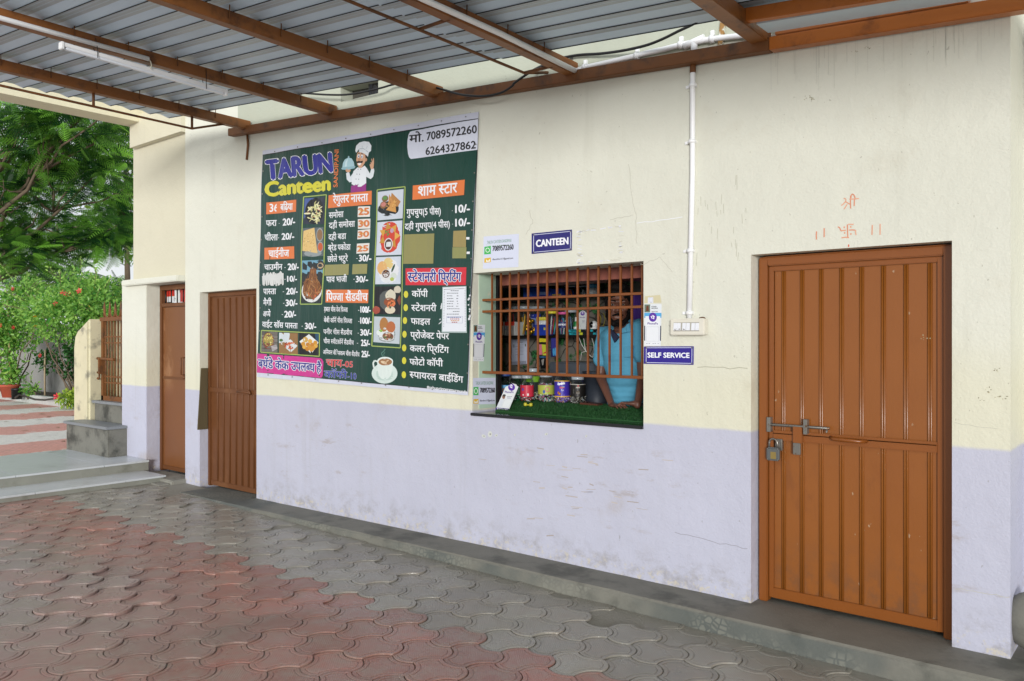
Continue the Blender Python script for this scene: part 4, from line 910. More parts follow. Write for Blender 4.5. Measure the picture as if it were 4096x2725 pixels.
def bhature(pr, q, r): blob(pr, q, .52, .52, .44, .45, 'DADCE0', 2.4, 0, 20); blob(pr, q, .5, .25, .2, .22, 'D8C07E', 2.6); blob(pr, q, .26, .4, .2, .25, 'D8A86A', 2.7); blob(pr, q, .42, .66, .18, .2, 'D8D8D8', 2.9); blob(pr, q, .42, .62, .15, .15, '5A3424', 3.0); blob(pr, q, .7, .42, .04, .16, '2E4A2C', 2.9, .4); blob(pr, q, .72, .7, .12, .12, 'C8D0C8', 2.9); blob(pr, q, .66, .82, .08, .07, 'A8B858', 3.1); scatter(pr, q, r, 12, .42, .62, .1, .1, .03, .02, ['7A4A2E', '3A2018'], 3.1)
pic(cE((120, 290), (350, 282), (343, 530), (114, 532)), 'C6CEDA', bhature)
def vadapav(pr, q, r): blob(pr, q, .5, .5, .34, .36, '565A58', 2.5); blob(pr, q, .62, .32, .2, .2, 'CEC8B4', 2.7, 0, 12, .06); blob(pr, q, .6, .84, .2, .14, 'D2C8B0', 2.8); blob(pr, q, .58, .56, .22, .16, '8A4A2A', 2.9); scatter(pr, q, r, 26, .6, .62, .2, .14, .04, .03, ['C85A34', '9A4A2A', '2E4A2A', 'D87A48'], 3.0); blob(pr, q, .88, .12, .14, .14, 'C8C0AE', 2.6); blob(pr, q, .92, .5, .1, .2, '7A3E2A', 2.6); blob(pr, q, .08, .85, .14, .15, 'A04A3A', 2.7)
pic(cE((107, 552), (342, 550), (338, 803), (104, 800)), '1C1D20', vadapav)
def pavbhaji(pr, q, r): blob(pr, q, .48, .66, .42, .3, '8E9494', 2.4, 0, 20); blob(pr, q, .48, .65, .38, .26, 'D8DCDC', 2.5, 0, 20); blob(pr, q, .38, .3, .17, .28, 'A8743C', 2.7); blob(pr, q, .65, .38, .17, .22, 'B0663A', 2.8); blob(pr, q, .55, .74, .24, .18, 'CACECC', 2.9); blob(pr, q, .55, .74, .21, .15, '6A4030', 3.0); scatter(pr, q, r, 26, .55, .74, .18, .12, .03, .025, ['8A5A3A', '4A6A34', 'C8A888', 'A86A44'], 3.1); blob(pr, q, .2, .62, .1, .1, 'D8E0DC', 2.9); blob(pr, q, .26, .55, .08, .05, '8AB04A', 3.0)
pic(cE((102, 820), (337, 828), (332, 1068), (98, 1050)), 'B8C2C8', pavbhaji)
def poha(pr, q, r):
    for k in range(6): tri(pr, q, [(0, k / 6 + .01), (1, k / 6 + .01), (1, k / 6 + .15), (0, k / 6 + .15)], r.choice(['6A655E', '5A554E', '77716A']), 2.3)
    tri(pr, q, [(.6, .7), (.95, .6), (1, .8), (.7, .95)], 'A8A2A4', 2.4); blob(pr, q, .45, .45, .36, .4, '7A3A26', 2.6, 0, 18); blob(pr, q, .45, .4, .3, .32, 'A8924A', 2.8, 0, 16, .05); scatter(pr, q, r, 40, .45, .4, .26, .28, .04, .03, ['C8B25A', '8A8040', '4A6A2E', 'D8C87A'], 3.0)
pic(cC((112, 1025), (272, 1032), (272, 1235), (108, 1222)), '4A4640', poha)
def pasta(pr, q, r): tri(pr, q, [(.0, .0), (.6, 0), (.5, .4), (.0, .5)], 'C8D0D4', 2.4); blob(pr, q, .12, .36, .1, .07, '4A6A34', 2.6); tri(pr, q, [(.1, .52), (.6, .3), (.98, .6), (.62, .92)], 'CED4D6', 2.5); scatter(pr, q, r, 60, .56, .58, .3, .18, .05, .025, ['B0482A', 'C85E38', '8E3A22', 'D67A4A'], 2.8)
pic(cC((287, 1040), (463, 1045), (460, 1250), (285, 1240)), '8E6A40', pasta)
def balls(pr, q, r):
    tri(pr, q, [(.8, 0), (1, 0), (1, .4), (.85, .4)], '1E4A66', 2.4); tri(pr, q, [(.02, .4), (.5, .04), (.98, .4), (.62, .95)], 'DCE0DE', 2.5); blob(pr, q, .33, .3, .13, .13, 'C8A050', 2.7)
    for u, v in ((.22, .5), (.28, .64), (.45, .52), (.56, .36), (.66, .52), (.82, .42), (.84, .56), (.42, .72), (.62, .74), (.54, .62), (.72, .66)): blob(pr, q, u, v, .105, .1, r.choice(['C88E34', 'BE7E2C', 'D6A648']), 2.9 + u * .1, 0, 14)
pic(cC((475, 1042), (672, 1050), (668, 1262), (473, 1250)), '15181C', balls)
# cup of coffee
pr = Print(bfn)
pr.disc((200, 1330), 112, 92, 'C9D8D2', 2.3, 'E', 28); pr.disc((203, 1334), 86, 62, 'B4C8C0', 2.5, 'E', 24)
pr.poly([(135, 1222), (140, 1300), (150, 1350), (175, 1378), (205, 1386), (235, 1376), (258, 1345), (268, 1300), (275, 1225)], 'D3DED9', 2.8, 'E')
pr.line([(138, 1225), (112, 1215), (100, 1240), (108, 1280), (140, 1305)], 14, 'D0DCD6', 2.7, 'E'); pr.disc((205, 1222), 70, 40, 'D9E2DE', 3.0, 'E', 24); pr.disc((207, 1228), 60, 32, '9A6E48', 3.2, 'E', 22); pr.disc((195, 1232), 28, 12, 'D8C0A0', 3.4, 'E', 14, .3); pr.disc((228, 1218), 14, 6, 'CDB190', 3.5, 'E', 12, -.6)
pr.line([(185, 1180), (172, 1150), (195, 1130), (205, 1112)], 9, '4F776B', 2.4, 'E'); pr.line([(200, 1180), (192, 1160), (205, 1140)], 6, '4F776B', 2.45, 'E')
pr.obj('coffee_cup_picture', ban, M_ban)
# cheerful cook, drawn plainly
pr = Print(bfn); k = 'A'
pr.poly([(1275, 985), (1462, 950), (1460, 1050), (1270, 1070)], '8E2E7E', 2.4, k)
pr.poly([(1300, 800), (1350, 752), (1400, 760), (1440, 730), (1475, 775), (1460, 860), (1462, 950), (1400, 995), (1340, 998), (1280, 962), (1285, 870)], 'DDE2E6', 2.6, k)
pr.poly([(1310, 800), (1265, 870), (1245, 800), (1212, 830), (1222, 905), (1255, 942), (1282, 935)], 'D2D9DE', 2.55, k)
pr.poly([(1465, 760), (1505, 830), (1520, 770), (1555, 765), (1560, 800), (1545, 870), (1515, 900), (1460, 870)], 'D6DCE0', 2.58, k)
pr.disc((1236, 792), 30, 24, 'C99A7A', 2.7, k); pr.poly([(1150, 768), (1165, 755), (1310, 735), (1325, 742), (1312, 765), (1230, 785), (1165, 782)], '8FB4BE', 2.8, k)
pr.poly([(1165, 757), (1172, 700), (1195, 655), (1235, 630), (1275, 640), (1302, 685), (1312, 737)], 'A5C6CF', 2.75, k); pr.poly([(1195, 745), (1200, 690), (1222, 650), (1235, 648), (1222, 700), (1220, 742)], 'C4DCE2', 2.9, k); pr.disc((1240, 622), 9, 12, '9ABAC4', 2.85, k, 10)
pr.poly([(1340, 590), (1352, 560), (1400, 565), (1445, 580), (1462, 640), (1440, 700), (1405, 758), (1375, 762), (1345, 715), (1332, 660)], 'CFA283', 2.8, k); pr.disc((1456, 655), 14, 22, 'C4957A', 2.82, k)
pr.poly([(1442, 575), (1466, 600), (1466, 635), (1450, 640)], '3A2A22', 2.9, k)
pr.disc((1362, 610), 14, 24, 'E8ECEE', 3, k, 14, .1); pr.disc((1405, 615), 14, 24, 'E8ECEE', 3, k, 14, .1); pr.disc((1364, 614), 7, 13, '34508A', 3.2, k, 10); pr.disc((1404, 620), 7, 13, '34508A', 3.2, k, 10)
pr.disc((1368, 655), 18, 20, 'C08E70', 3.1, k); pr.poly([(1335, 680), (1365, 672), (1385, 676), (1420, 668), (1410, 700), (1380, 695), (1345, 700)], '2A1E1A', 3.3, k); pr.poly([(1350, 702), (1400, 698), (1385, 728), (1362, 724)], 'F0F0F0', 3.2, k)
pr.poly([(1350, 585), (1372, 570), (1376, 578), (1352, 592)], '2A1E1A', 3.2, k); pr.poly([(1395, 572), (1420, 582), (1418, 592), (1394, 582)], '2A1E1A', 3.2, k)
pr.poly([(1365, 560), (1368, 520), (1330, 570), (1318, 540), (1330, 480), (1370, 440), (1430, 424), (1490, 432), (1520, 480), (1515, 545), (1490, 565), (1478, 620), (1440, 585), (1400, 566)], 'DDE3E7', 2.95, k)
pr.line([(1368, 520), (1420, 515), (1480, 560)], 8, 'A9B6BE', 3.1, k); pr.line([(1408, 520), (1405, 480)], 5, 'B8C4CA', 3.1, k); pr.line([(1450, 528), (1470, 485)], 5, 'B8C4CA', 3.1, k)
pr.poly([(1515, 770), (1500, 720), (1510, 690), (1530, 690), (1520, 650), (1527, 638), (1540, 680), (1545, 632), (1553, 636), (1556, 690), (1552, 740), (1545, 775)], 'CFA283', 2.9, k); pr.disc((1512, 705), 8, 10, '163E35', 3.1, k, 10)
for y, x in ((775, 1358), (838, 1345), (900, 1335), (965, 1328)): pr.disc((x, y), 5, 6, '3A4048', 3, k, 8); pr.disc((x + 34, y + 2), 5, 6, '3A4048', 3, k, 8)
pr.obj('cook_drawing', ban, M_ban)
# pasted over prices, tape and corrections
def patch(q, c_, k, t=None, h=0):
    pr = Print(bfn); q = [cr(k, *p) for p in q]; pr.grid(q, c_, 3, 3.4)
    if t:
        m = lambda a, c2: lerpq(q, a, c2); a, d = m(.08, .80), m(.92, .78)
        pr.text(t, a, d, h * CR[k][2], 'CE7A44', 4.6, None, .05); pr.disc(m(.35, .4), 9, 4, 'D8B860', 4.2)
    pr.obj('price_patch' if t else 'tape_patch', ban, M_ban)
patch([(1362, 1245), (1507, 1240), (1502, 1372), (1355, 1377)], 'DCDAD4', 'A', '25', 82); patch([(1358, 1402), (1508, 1395), (1505, 1520), (1358, 1525)], 'DAD8D2', 'A', '30', 78); patch([(1043, 52), (1158, 40), (1155, 132), (1038, 140)], 'DAD8D2', 'C', '30', 54); patch([(1035, 182), (1152, 175), (1150, 272), (1030, 278)], 'DAD8D2', 'C', '25', 54)
for q_ in ([(722, 385), (960, 378), (955, 483), (717, 490)], [(995, 380), (1138, 377), (1135, 472), (990, 477)]): patch(q_, '8F8C58', 'C')
for q_, c_ in (([(382, 87), (648, 77), (635, 347), (372, 350)], '8C8854'), ([(820, 55), (935, 50), (932, 200), (812, 198)], '9A8A56'), ([(808, 201), (937, 201), (933, 300), (805, 300)], '8C8E58')): patch(q_, c_, 'E')
pr = Print(bfn)
for k in range(26):
    x = 130 + k * 7.6; y0 = 480 - k * .9 + random.uniform(-14, 14); pr.line([(x, y0), (x + random.uniform(-6, 6), 575 + random.uniform(-14, 16))], 12, 'CDCFCC', 3.4 + k * .02, 'C')
for k in range(14): pr.disc((random.choice([700, 710, 960, 965]) + random.uniform(-10, 10), random.uniform(600, 880)), random.uniform(4, 12), random.uniform(6, 22), 'D2D6DA', 3.2, 'E', 7, random.random())
pr.obj('scraped_patch', ban, M_ban)
pr = Print(bfn)
for k in range(9):
    t = (k + .5) / 9; pr.disc((QTL[0] + (QTR[0] - QTL[0]) * t, QTL[1] + (QTR[1] - QTL[1]) * t + 12), 2.6, 2.6, '6A6A66', 4, n=8); pr.disc((QBL[0] + (QBR[0] - QBL[0]) * t, QBL[1] + (QBR[1] - QBL[1]) * t - 12), 2.6, 2.6, '6A6A66', 4, n=8)
    pr.disc((1050 - 22 * t + 6, 640 + 820 * t), 2.8, 3.5, 'D6D8DA', 4, n=8); pr.disc((1908 - 36 * t - 4, 520 + 1030 * t), 2.8, 3.5, 'D6D8DA', 4, n=8)
pr.obj('nail', ban, M_zinc)
# price list in a plastic sleeve pinned on the banner
pl_ = thing('price_list', 'white price list in a clear sleeve pinned on the right of the menu banner', 'paper', tuple(W(1822, 1240, -.05)))
fn2 = lambda x, y, l: W(x, y, -.031 - l * .0008)
pr = Print(fn2); pr.poly([(716, 556), (932, 548), (936, 968), (708, 966)], '9FB0AE', 0, 'E'); pr.obj('sleeve', pl_)
pr = Print(fn2); pr.poly([(722, 562), (925, 553), (928, 955), (715, 955)], 'DDE1E8', 1.5, 'E')
for s_ in ([(735, 578), (915, 570)], [(733, 580), (728, 925)], [(918, 572), (920, 925)]):
    for k in range(24):
        t = k / 24; a = (s_[0][0] + (s_[1][0] - s_[0][0]) * t, s_[0][1] + (s_[1][1] - s_[0][1]) * t); pr.disc(a, 3, 3, '4A4E58', 2.5, 'E', 6)
for k, (y, a, c_) in enumerate(((590, 790, 860), (612, 757, 862), (636, 757, 862), (660, 757, 862), (684, 757, 862), (706, 757, 862), (729, 757, 862), (752, 757, 870), (776, 810, 868), (800, 755, 862))):
    x = a
    while x < c_ - 8:
        wdd = random.uniform(5, 16)
        if k in (2, 3, 4, 5, 6) and 805 < x < 840: x += 12; continue
        pr.line([(x, y), (min(x + wdd, c_), y - .5)], 6, '5A5E68', 2.5, 'E'); x += wdd + 4
pr.line([(753, 820), (898, 820), (895, 880), (753, 878), (753, 820)], 1.5, '6A6E98', 2.4, 'E')
for y, c_, a, d in ((828, '4A5290', 760, 892), (843, 'B0303A', 785, 870), (858, 'C8883A', 792, 866), (872, 'B0503A', 800, 858)):
    x = a
    while x < d - 6: wdd = random.uniform(8, 20); pr.line([(x, y), (min(x + wdd, d), y)], 7, c_, 2.6, 'E'); x += wdd + 4
pr.obj('sheet', pl_)

# ================================================================== SIGNS AND NOTICES
def sign(q, k, label, txt, p0, p1, h, c_, name='wall_sign'):
    P = [W(*cr(k, *p)) for p in q]; t = thing(name, label, 'sign', tuple(sum(P, Vector()) / 4))
    b = B(); b.hexa([Vector((p.x, -.006, p.z)) for p in P], [Vector((p.x, -.0005, p.z)) for p in P]); b.obj('plate', mat('enamel_' + c_, c_, .25, var=.04), t, .001, 1)
    pr = Print(lambda x, y, l: W(x, y, -.0066 - l * .0004)); Q = [cr(k, *p) for p in q]
    i_ = [lerpq(Q, .04, .075), lerpq(Q, .96, .075), lerpq(Q, .96, .925), lerpq(Q, .04, .925)]
    pr.line(i_ + [i_[0]], 2.0, 'D8DCF0'); pr.obj('border', t)
    pr = Print(lambda x, y, l: W(x, y, -.0070 - l * .0004)); pr.text(txt, p0, p1, h, 'EEF0F6', 0, k, .04); pr.obj('lettering', t)
    for a in i_: b = B(); b.ball(W(*a, -.007), .006, 1, (1, .5, 1)); b.obj('screw', M_zinc, t)
sign([(545, 68), (860, 37), (858, 200), (545, 228)], 'K', 'small blue CANTEEN sign on the wall above the hatch', 'CANTEEN', (578, 172), (828, 150), 52, '24206F')
sign([(712, 1055), (1335, 1052), (1333, 1285), (710, 1272)], 'L', 'long blue SELF SERVICE sign at the right of the hatch', 'SELF SERVICE', (755, 1192), (1277, 1196), 60, '2D1F88')
def contact(fn, q, k, label, ofs, name='contact_notice'):
    pr = Print(fn); pr.grid([cr(k, *p) for p in q], 'D3D8EA', 6, 0); t = thing(name, label, 'notice', tuple(fn(*cr(k, *q[0]), 0)), 'contact notices'); pr.obj('paper', t)
    pr = Print(fn); ofs(pr); pr.obj('print', t)
def of1(pr):
    k = 'K'; pr.text('TARUN CANTEEN SANDIPANI', (192, 150), (382, 133), 24, '4E8A62', 1, k, .0); pr.poly([(172, 172), (222, 165), (222, 228), (170, 232)], '47B45A', 1, k); pr.disc((197, 198), 17, 19, 'E4F2E6', 1.5, k); pr.disc((197, 198), 12, 14, '47B45A', 2, k); pr.text('7089572260', (236, 206), (399, 192), 40, '3A3A44', 1, k, .03)
    pr.poly([(172, 262), (222, 256), (222, 292), (170, 297)], 'DDB52E', 1, k); pr.poly([(184, 270), (200, 283), (216, 266), (214, 288), (186, 290)], 'EDEDE4', 1.5, k); pr.text('dbanchhor317@gmail.com', (235, 277), (397, 266), 13, '4A4A52', 1, k, .02)
    for k2 in range(12): pr.line([(190 + k2 * 16, 148 + random.uniform(-4, 12)), (192 + k2 * 16 + random.uniform(-8, 8), 172 + random.uniform(-12, 10))], 5, 'BFD6C6', .5, k)
contact(lambda x, y, l: W(x, y, -.0014 - l * .0004), [(165, 92), (443, 70), (438, 330), (160, 345)], 'K', 'white contact notice on the wall above the left end of the hatch', of1)
JX = wx0 + .006
def jamb(px, py, l): p = PX(px, py, JX + .0004 + l * .0005); return p
def jamb2(px, py, l):                        # folded round the corner of the opening
    p = PX(px, py, JX + .0004 + l * .0005)
    if p.y < -.002: p = W(px, py, -.002 - l * .0005)
    return p
def of2(pr):
    k = 'K'; pr.text('TARUN CANTEEN SANDIPANI', (103.8, 1254), (240.3, 1252), 26, '4E8A62', 1, k, .0); pr.poly([(86.3, 1272), (125.5, 1270), (125.5, 1335), (84.6, 1335)], '47B45A', 1, k); pr.disc((105.5, 1303), 15, 22, 'E4F2E6', 1.5, k); pr.disc((105.5, 1303), 10, 16, '47B45A', 2, k); pr.text('7089572260', (137.7, 1315), (253.4, 1314), 37, '33333C', 1, k, .03)
    pr.poly([(86.3, 1366), (125.5, 1364), (125.5, 1402), (83.7, 1403)], 'DDB52E', 1, k); pr.poly([(93.3, 1376), (105.5, 1390), (119.4, 1373), (119.4, 1396), (93.3, 1398)], 'EDEDE4', 1.5, k); pr.text('dbanchhor317@gmail.com', (136.8, 1384), (252.5, 1382), 13, '4A4A52', 1, k, .02)
contact(jamb2, [(82, 1200), (260, 1198), (258, 1405), (81, 1408)], 'K', 'white contact notice on the left jamb of the hatch above the black sill', of2)
def paypost(fn, q, label, wd=0, grp='payment posters'):
    t = thing('payment_poster', label, 'poster', tuple(fn(*q[0], 0)), grp); m = lambda a, c_: lerpq(q, a, c_)
    pr = Print(fn); pr.grid(q, 'DDE2E6', 4, 0); pr.poly([m(0, .21), m(1, .21), m(1, .33), m(0, .33)], '58A6D8', .5); pr.poly([m(.07, .29), m(.93, .29), m(.93, 1), m(.07, 1)], 'E3E6EA', .8); pr.poly([m(0, .52), m(.06, .52), m(.06, .88), m(0, .88)], '252A4A', .9); pr.poly([m(.94, .52), m(1, .52), m(1, .88), m(.94, .88)], '252A4A', .9)
    pr.poly([m(.01, .01), m(.34, .01), m(.34, .2), m(.01, .2)], '6A7A6A', .6); pr.poly([m(.13, .04), m(.24, .04), m(.27, .17), m(.1, .17)], '6A3A22', .8)
    pr.obj('paper', t)
    W_ = math.hypot(m(1, 0)[0] - m(0, 0)[0], m(1, 0)[1] - m(0, 0)[1]); H_ = math.hypot(m(0, 1)[0] - m(0, 0)[0], m(0, 1)[1] - m(0, 0)[1])
    pr = Print(fn); pr.disc(m(.5, .315), W_ * .23, H_ * .11, '5A2E9E', 1.2, n=28); pr.text('पे', m(.38, .36), m(.62, .36), H_ * .065, 'F2F2F8', 1.8, None, .03); pr.text('PhonePe', m(.2, .49), m(.8, .49), H_ * .05, '54308E', 1.2, None, .02)
    pr.text('POONAM', m(.42, .075), m(.7, .075), H_ * .03, '4A4E52', 1, None, .02); pr.text('BANCHHOR', m(.42, .115), m(.78, .115), H_ * .03, '4A4E52', 1, None, .02); pr.text('7089572260', m(.42, .19), m(.78, .19), H_ * .022, '4A4E52', 1, None, .02)
    for a in (.12, .26, .5, .62, .8): pr.line([m(a, .945), m(a + .09, .945)], H_ * .012, '8A8E9A', 1)
    pr.line([m(.14, .545), m(.86, .545), m(.86, .89), m(.14, .89), m(.14, .545)], H_ * .006, 'B9BDC6', 1)
    pr.obj('print', t)
paypost(lambda x, y, l: W(x, y, -.0015 - l * .0004), [cr('L', 712, 522), cr('L', 930, 524), cr('L', 920, 1046), cr('L', 710, 1046)], 'white and purple payment poster on the wall right of the hatch above the blue sign')
paypost(jamb, [cr('K', 87, 783), cr('K', 178, 783), cr('K', 167, 1070), cr('K', 84, 1068)], 'smaller payment poster stuck on the left jamb of the hatch')
pr = Print(lambda x, y, l: W(x, y, -.0009 - l * .0003)); pr.poly([(720, 425), (912, 408), (928, 505), (712, 512)], 'CFC7A4', 0, 'L'); pr.poly([(758, 440), (824, 436), (826, 508), (756, 512)], 'DDE0E8', 1, 'L'); pr.line([(772, 445), (815, 443), (815, 492), (772, 494), (772, 445)], 2, 'AEB2BC', 2, 'L'); pr.line([(785, 504), (810, 503)], 3, '9A9EAA', 2, 'L')
tag(pr.obj('code_sticker', None), 'tiny white sticker on yellowed tape above the payment poster right of the hatch', 'sticker')

# ---- switch box
P = [W(*cr('L', *p)) for p in ((1040, 706), (1460, 704), (1460, 910), (1040, 908))]
sx0, sx1 = P[0].x + .012, P[1].x + .0; sz0, sz1 = P[2].z + .004, P[0].z - .002
sb = thing('switch_box', 'cream plastic switch box with six rocker switches below the vertical conduit', 'switch box', ((sx0 + sx1) / 2, 0, sz0))
M_cream = mat('cream_plastic', 'DAD6C8', .35, var=.05, dirt='A29A84', dlo=.62, dhi=.75, dscale=14)
sx0 = W(*cr('L', 1040, 800), -.06).x; sx1 = W(*cr('L', 1460, 800), -.06).x; sz1 = W(*cr('L', 1250, 706), -.06).z; sz0 = W(*cr('L', 1250, 909), -.06).z
b = B(); b.box(sx0, sx1, -.048, -.001, sz0, sz1); b.obj('back_box', M_cream, sb, .004)
b = B(); b.box(sx0 - .002, sx1 + .002, -.062, -.0485, sz0 - .002, sz1 + .002); b.obj('face_plate', M_cream, sb, .006, 3)
pa, pb_ = W(*cr('L', 1080, 866), -.063), W(*cr('L', 1400, 748), -.063)
b = B(); b.box(pa.x, pb_.x, -.0632, -.0621, pa.z, pb_.z); b.obj('switch_panel', mat('grey_panel', 'A9A59A', .5), sb)
for k, x in enumerate((1102, 1147, 1212, 1262, 1326, 1376)):
    c_ = W(*cr('L', x, 808), -.064); z0, z1 = W(*cr('L', x, 852), -.064).z, W(*cr('L', x, 760), -.064).z
    b = B(); w2 = .0125; b.hexa([(c_.x - w2, -.0622, z0), (c_.x + w2, -.0622, z0), (c_.x + w2, -.0622, z1), (c_.x - w2, -.0622, z1)], [(c_.x - w2, -.0705, z0), (c_.x + w2, -.0705, z0), (c_.x + w2, -.0645, z1), (c_.x - w2, -.0645, z1)])
    sw = b.obj('rocker_switch', mat('white_rocker', 'E3E5EA', .3, var=.03), sb, .0015, 2)
    if k < 3:
        pr = Print(lambda x, y, l: W(x, y, -.0712 - l * .0004))
        for j in range(6): pr.disc((x + random.uniform(-14, 14), 842 + random.uniform(-12, 10)), random.uniform(2, 7), random.uniform(1.5, 5), '5A4E40', j * .1, 'L', 7)
        pr.obj('grime', sb)
b = B(); p = W(*cr('L', 1425, 690), -.03); b.ball(p, .02, 2, (1.4, .8, .7)); tag(b.obj('dead_leaf', mat('dry_leaf', '5E3A1E', .8), None, jitter=.02), 'curled dry brown leaf lying on top of the switch box', 'leaf')
b = B(); b.ball(W(4112, 2480, .12), .115, 3, (1, .8, 1.2)); tag(b.obj('grey_stone', M_cemd, None, jitter=.04), 'rough grey stone standing at the far right end of the plinth', 'stone')

# ================================================================== HATCH: sill, grille, shop room
b = B(); b.box(W(1880, 1650, -.022).x, wx1 - .001, -.022, .42, 1.0065, 1.03)
tag(b.obj('counter_sill', mat('black_granite', '15151A', .08, var=.3, scale=40, spec=.6), None, .004), 'polished black granite sill across the foot of the barred hatch', 'sill')
gr = thing('window_grille', 'brown painted iron grille of upright bars across the canteen hatch', 'grille', ((wx0 + wx1) / 2, .13, 1.36))
GY = .13
zbot = W(*cr('K', 700, 1172), GY).z; zm1 = W(*cr('K', 700, 568), GY).z; zm2 = W(*cr('K', 700, 664), GY).z; zbot2 = (W(*cr('K', 1300, 1196), GY).z)
M_bar = mat('brown_bar_paint', '7C4519', .35, var=.14, scale=8, dirt='6A2E18', dlo=.55, dhi=.7, dscale=7)
gxl = W(*cr('K', 192, 1157), GY).x
for k in (232, 302, 372, 441, 515, 592, 664, 742, 820, 903, 984, 1066, 1153, 1240, 1328, 1410):
    x = W(*cr('K', k, 800), GY).x; b = B(); b.box(x - .0075, x + .0075, GY - .0075, GY + .0075, zbot + .006, wz1 + .002); b.obj('upright_bar', M_bar, gr, .003, 2)
for z, h in ((zm1, .0095), (zm2, .0095), (zbot, .011)):
    b = B(); b.box(wx0 + .001, wx1 - .001, GY - .018, GY - .0078, z - h, z + h); b.obj('cross_bar', M_bar, gr, .002, 1)
b = B(); b.box(wx1 - .022, wx1 - .002, GY - .007, GY + .02, zbot, wz1); b.obj('side_frame', M_bar, gr, .002, 1)

RY0, RY1, RX0, RX1, RZ0, RZ1 = TH + .003, 1.45, -5.7, wx1 + .85, .25, 2.55
room = thing('shop_room', 'dim shop room with stone patterned wallpaper behind the hatch', 'room', ((RX0 + RX1) / 2, 1.4, RZ0))
q = NT('stone_wallpaper'); vo = q.n('TexVoronoi'); vo.feature = 'DISTANCE_TO_EDGE'; vo.inputs['Scale'].default_value = 5.5
mp = q.n('Mapping'); q.l(q.coord(), mp.inputs[0]); nz = q.n('TexNoise'); nz.inputs['Scale'].default_value = 5; q.l(q.coord(), nz.inputs['Vector'])
va = q.n('VectorMath', operation='ADD'); vs = q.n('VectorMath', operation='SCALE'); vs.inputs['Scale'].default_value = .16; q.l(nz.outputs[1], vs.inputs[0]); q.l(q.coord(), va.inputs[0]); q.l(vs.outputs[0], va.inputs[1]); q.l(va.outputs[0], vo.inputs['Vector'])
c = q.mix(q.noise(18, 7, .7), lin('4B4842'), lin('8A857A')); c = q.mix(q.ramp(vo.outputs[0], .0, .05, 1, 0), c, lin('14140F'))
gm = q.ramp(q.noise(7, 3, .5, None, 3), .52, .6); gl = q.mix(q.ramp(q.noise(70, 3, .7), .42, .62), lin('0E2A16'), lin('3E7E48')); c = q.mix(gm, c, gl); q.col(c); q.b.inputs['Roughness'].default_value = .5
b = B(); b.box(RX0 - .1, RX1 + .1, RY1, RY1 + .03, RZ0, RZ1); b.obj('back_wall', q.m, room)
M_in = mat('dark_green_paint', '5E7A66', .7, var=.15)
b = B(); b.box(RX0 - .05, RX0, RY0, RY1, RZ0 - .3, RZ1); b.box(RX1, RX1 + .05, RY0, RY1, RZ0 - .3, RZ1); b.obj('side_wall', M_in, room)
b = B(); b.box(RX0 - .05, RX1 + .05, RY0, RY1, RZ1, RZ1 + .03); b.obj('ceiling', M_in, room)
b = B(); b.box(RX0 - .05, RX1 + .05, RY0, RY1, RZ0 - .05, RZ0); b.obj('floor', M_cem, room)
b = B(); b.box(wx0 - .03, wx0 + .018, TH + .004, TH + .05, 1.0, 2.14); b.obj('black_post', M_black, room)
za, zb_ = W(*cr('K', 800, 448), .33).z, W(*cr('K', 800, 372), .33).z
b = B(); b.box(RX0 + .003, wx1 + .3, .33, .62, za, zb_ + .05); tag(b.obj('shutter_box', mat('red_brown_board', '8A4F42', .5, var=.15, scale=3, stretch=(.3, 1, 1))), 'red-brown shutter box across the top inside the hatch', 'shutter box')
# counter and turf mat
b = B(); b.box(RX0 + .01, RX1 - .5, .425, .78, RZ0, 1.05); tag(b.obj('counter', mat('dark_counter', '2A2826', .5)), 'dark wooden counter just inside the hatch under the green turf', 'counter')
def zturf(y): t = max(0, min(1, (y - .15) / .27)); return 1.04 + .05 * t * t * (3 - 2 * t)
tf = thing('turf_mat', 'green artificial turf mat covering the counter inside the hatch', 'mat', (-3.5, .4, 1.05))
b = B(); x0, x1 = wx0 + .10, wx1 + .12
for i in range(12):
    ya, yb = .16 + .62 * i / 12, .16 + .62 * (i + 1) / 12; xa = x0 if ya < .28 else x0 - .5; b.face([(xa, ya, zturf(ya)), (x1, ya, zturf(ya)), (x1, yb, zturf(yb)), (xa, yb, zturf(yb))])
b.face([(x0, .16, 1.031), (x1, .16, 1.031), (x1, .16, zturf(.16)), (x0, .16, zturf(.16))])
M_turf = mat('turf_green', '194C1D', .7, var=.35, scale=60); b.obj('backing', M_turf, tf)
V, Fc = [], []
for k in range(15000):
    y = random.uniform(.155, .66); x = random.uniform(x0 if y < .3 else x0 - .5, x1); z = zturf(y); a = random.random() * 6.28; h = random.uniform(.010, .02); wv_ = .0022; l = random.gauss(0, .008); m_ = random.gauss(0, .008)
    o = len(V); V += [(x - wv_ * math.cos(a), y - wv_ * math.sin(a), z), (x + wv_ * math.cos(a), y + wv_ * math.sin(a), z), (x + l, y + m_, z + h)]; Fc.append((o, o + 1, o + 2))
me = bpy.data.meshes.new('pile'); me.from_pydata(V, [], Fc); kind(link('pile', me, M_turf, tf), 'stuff')

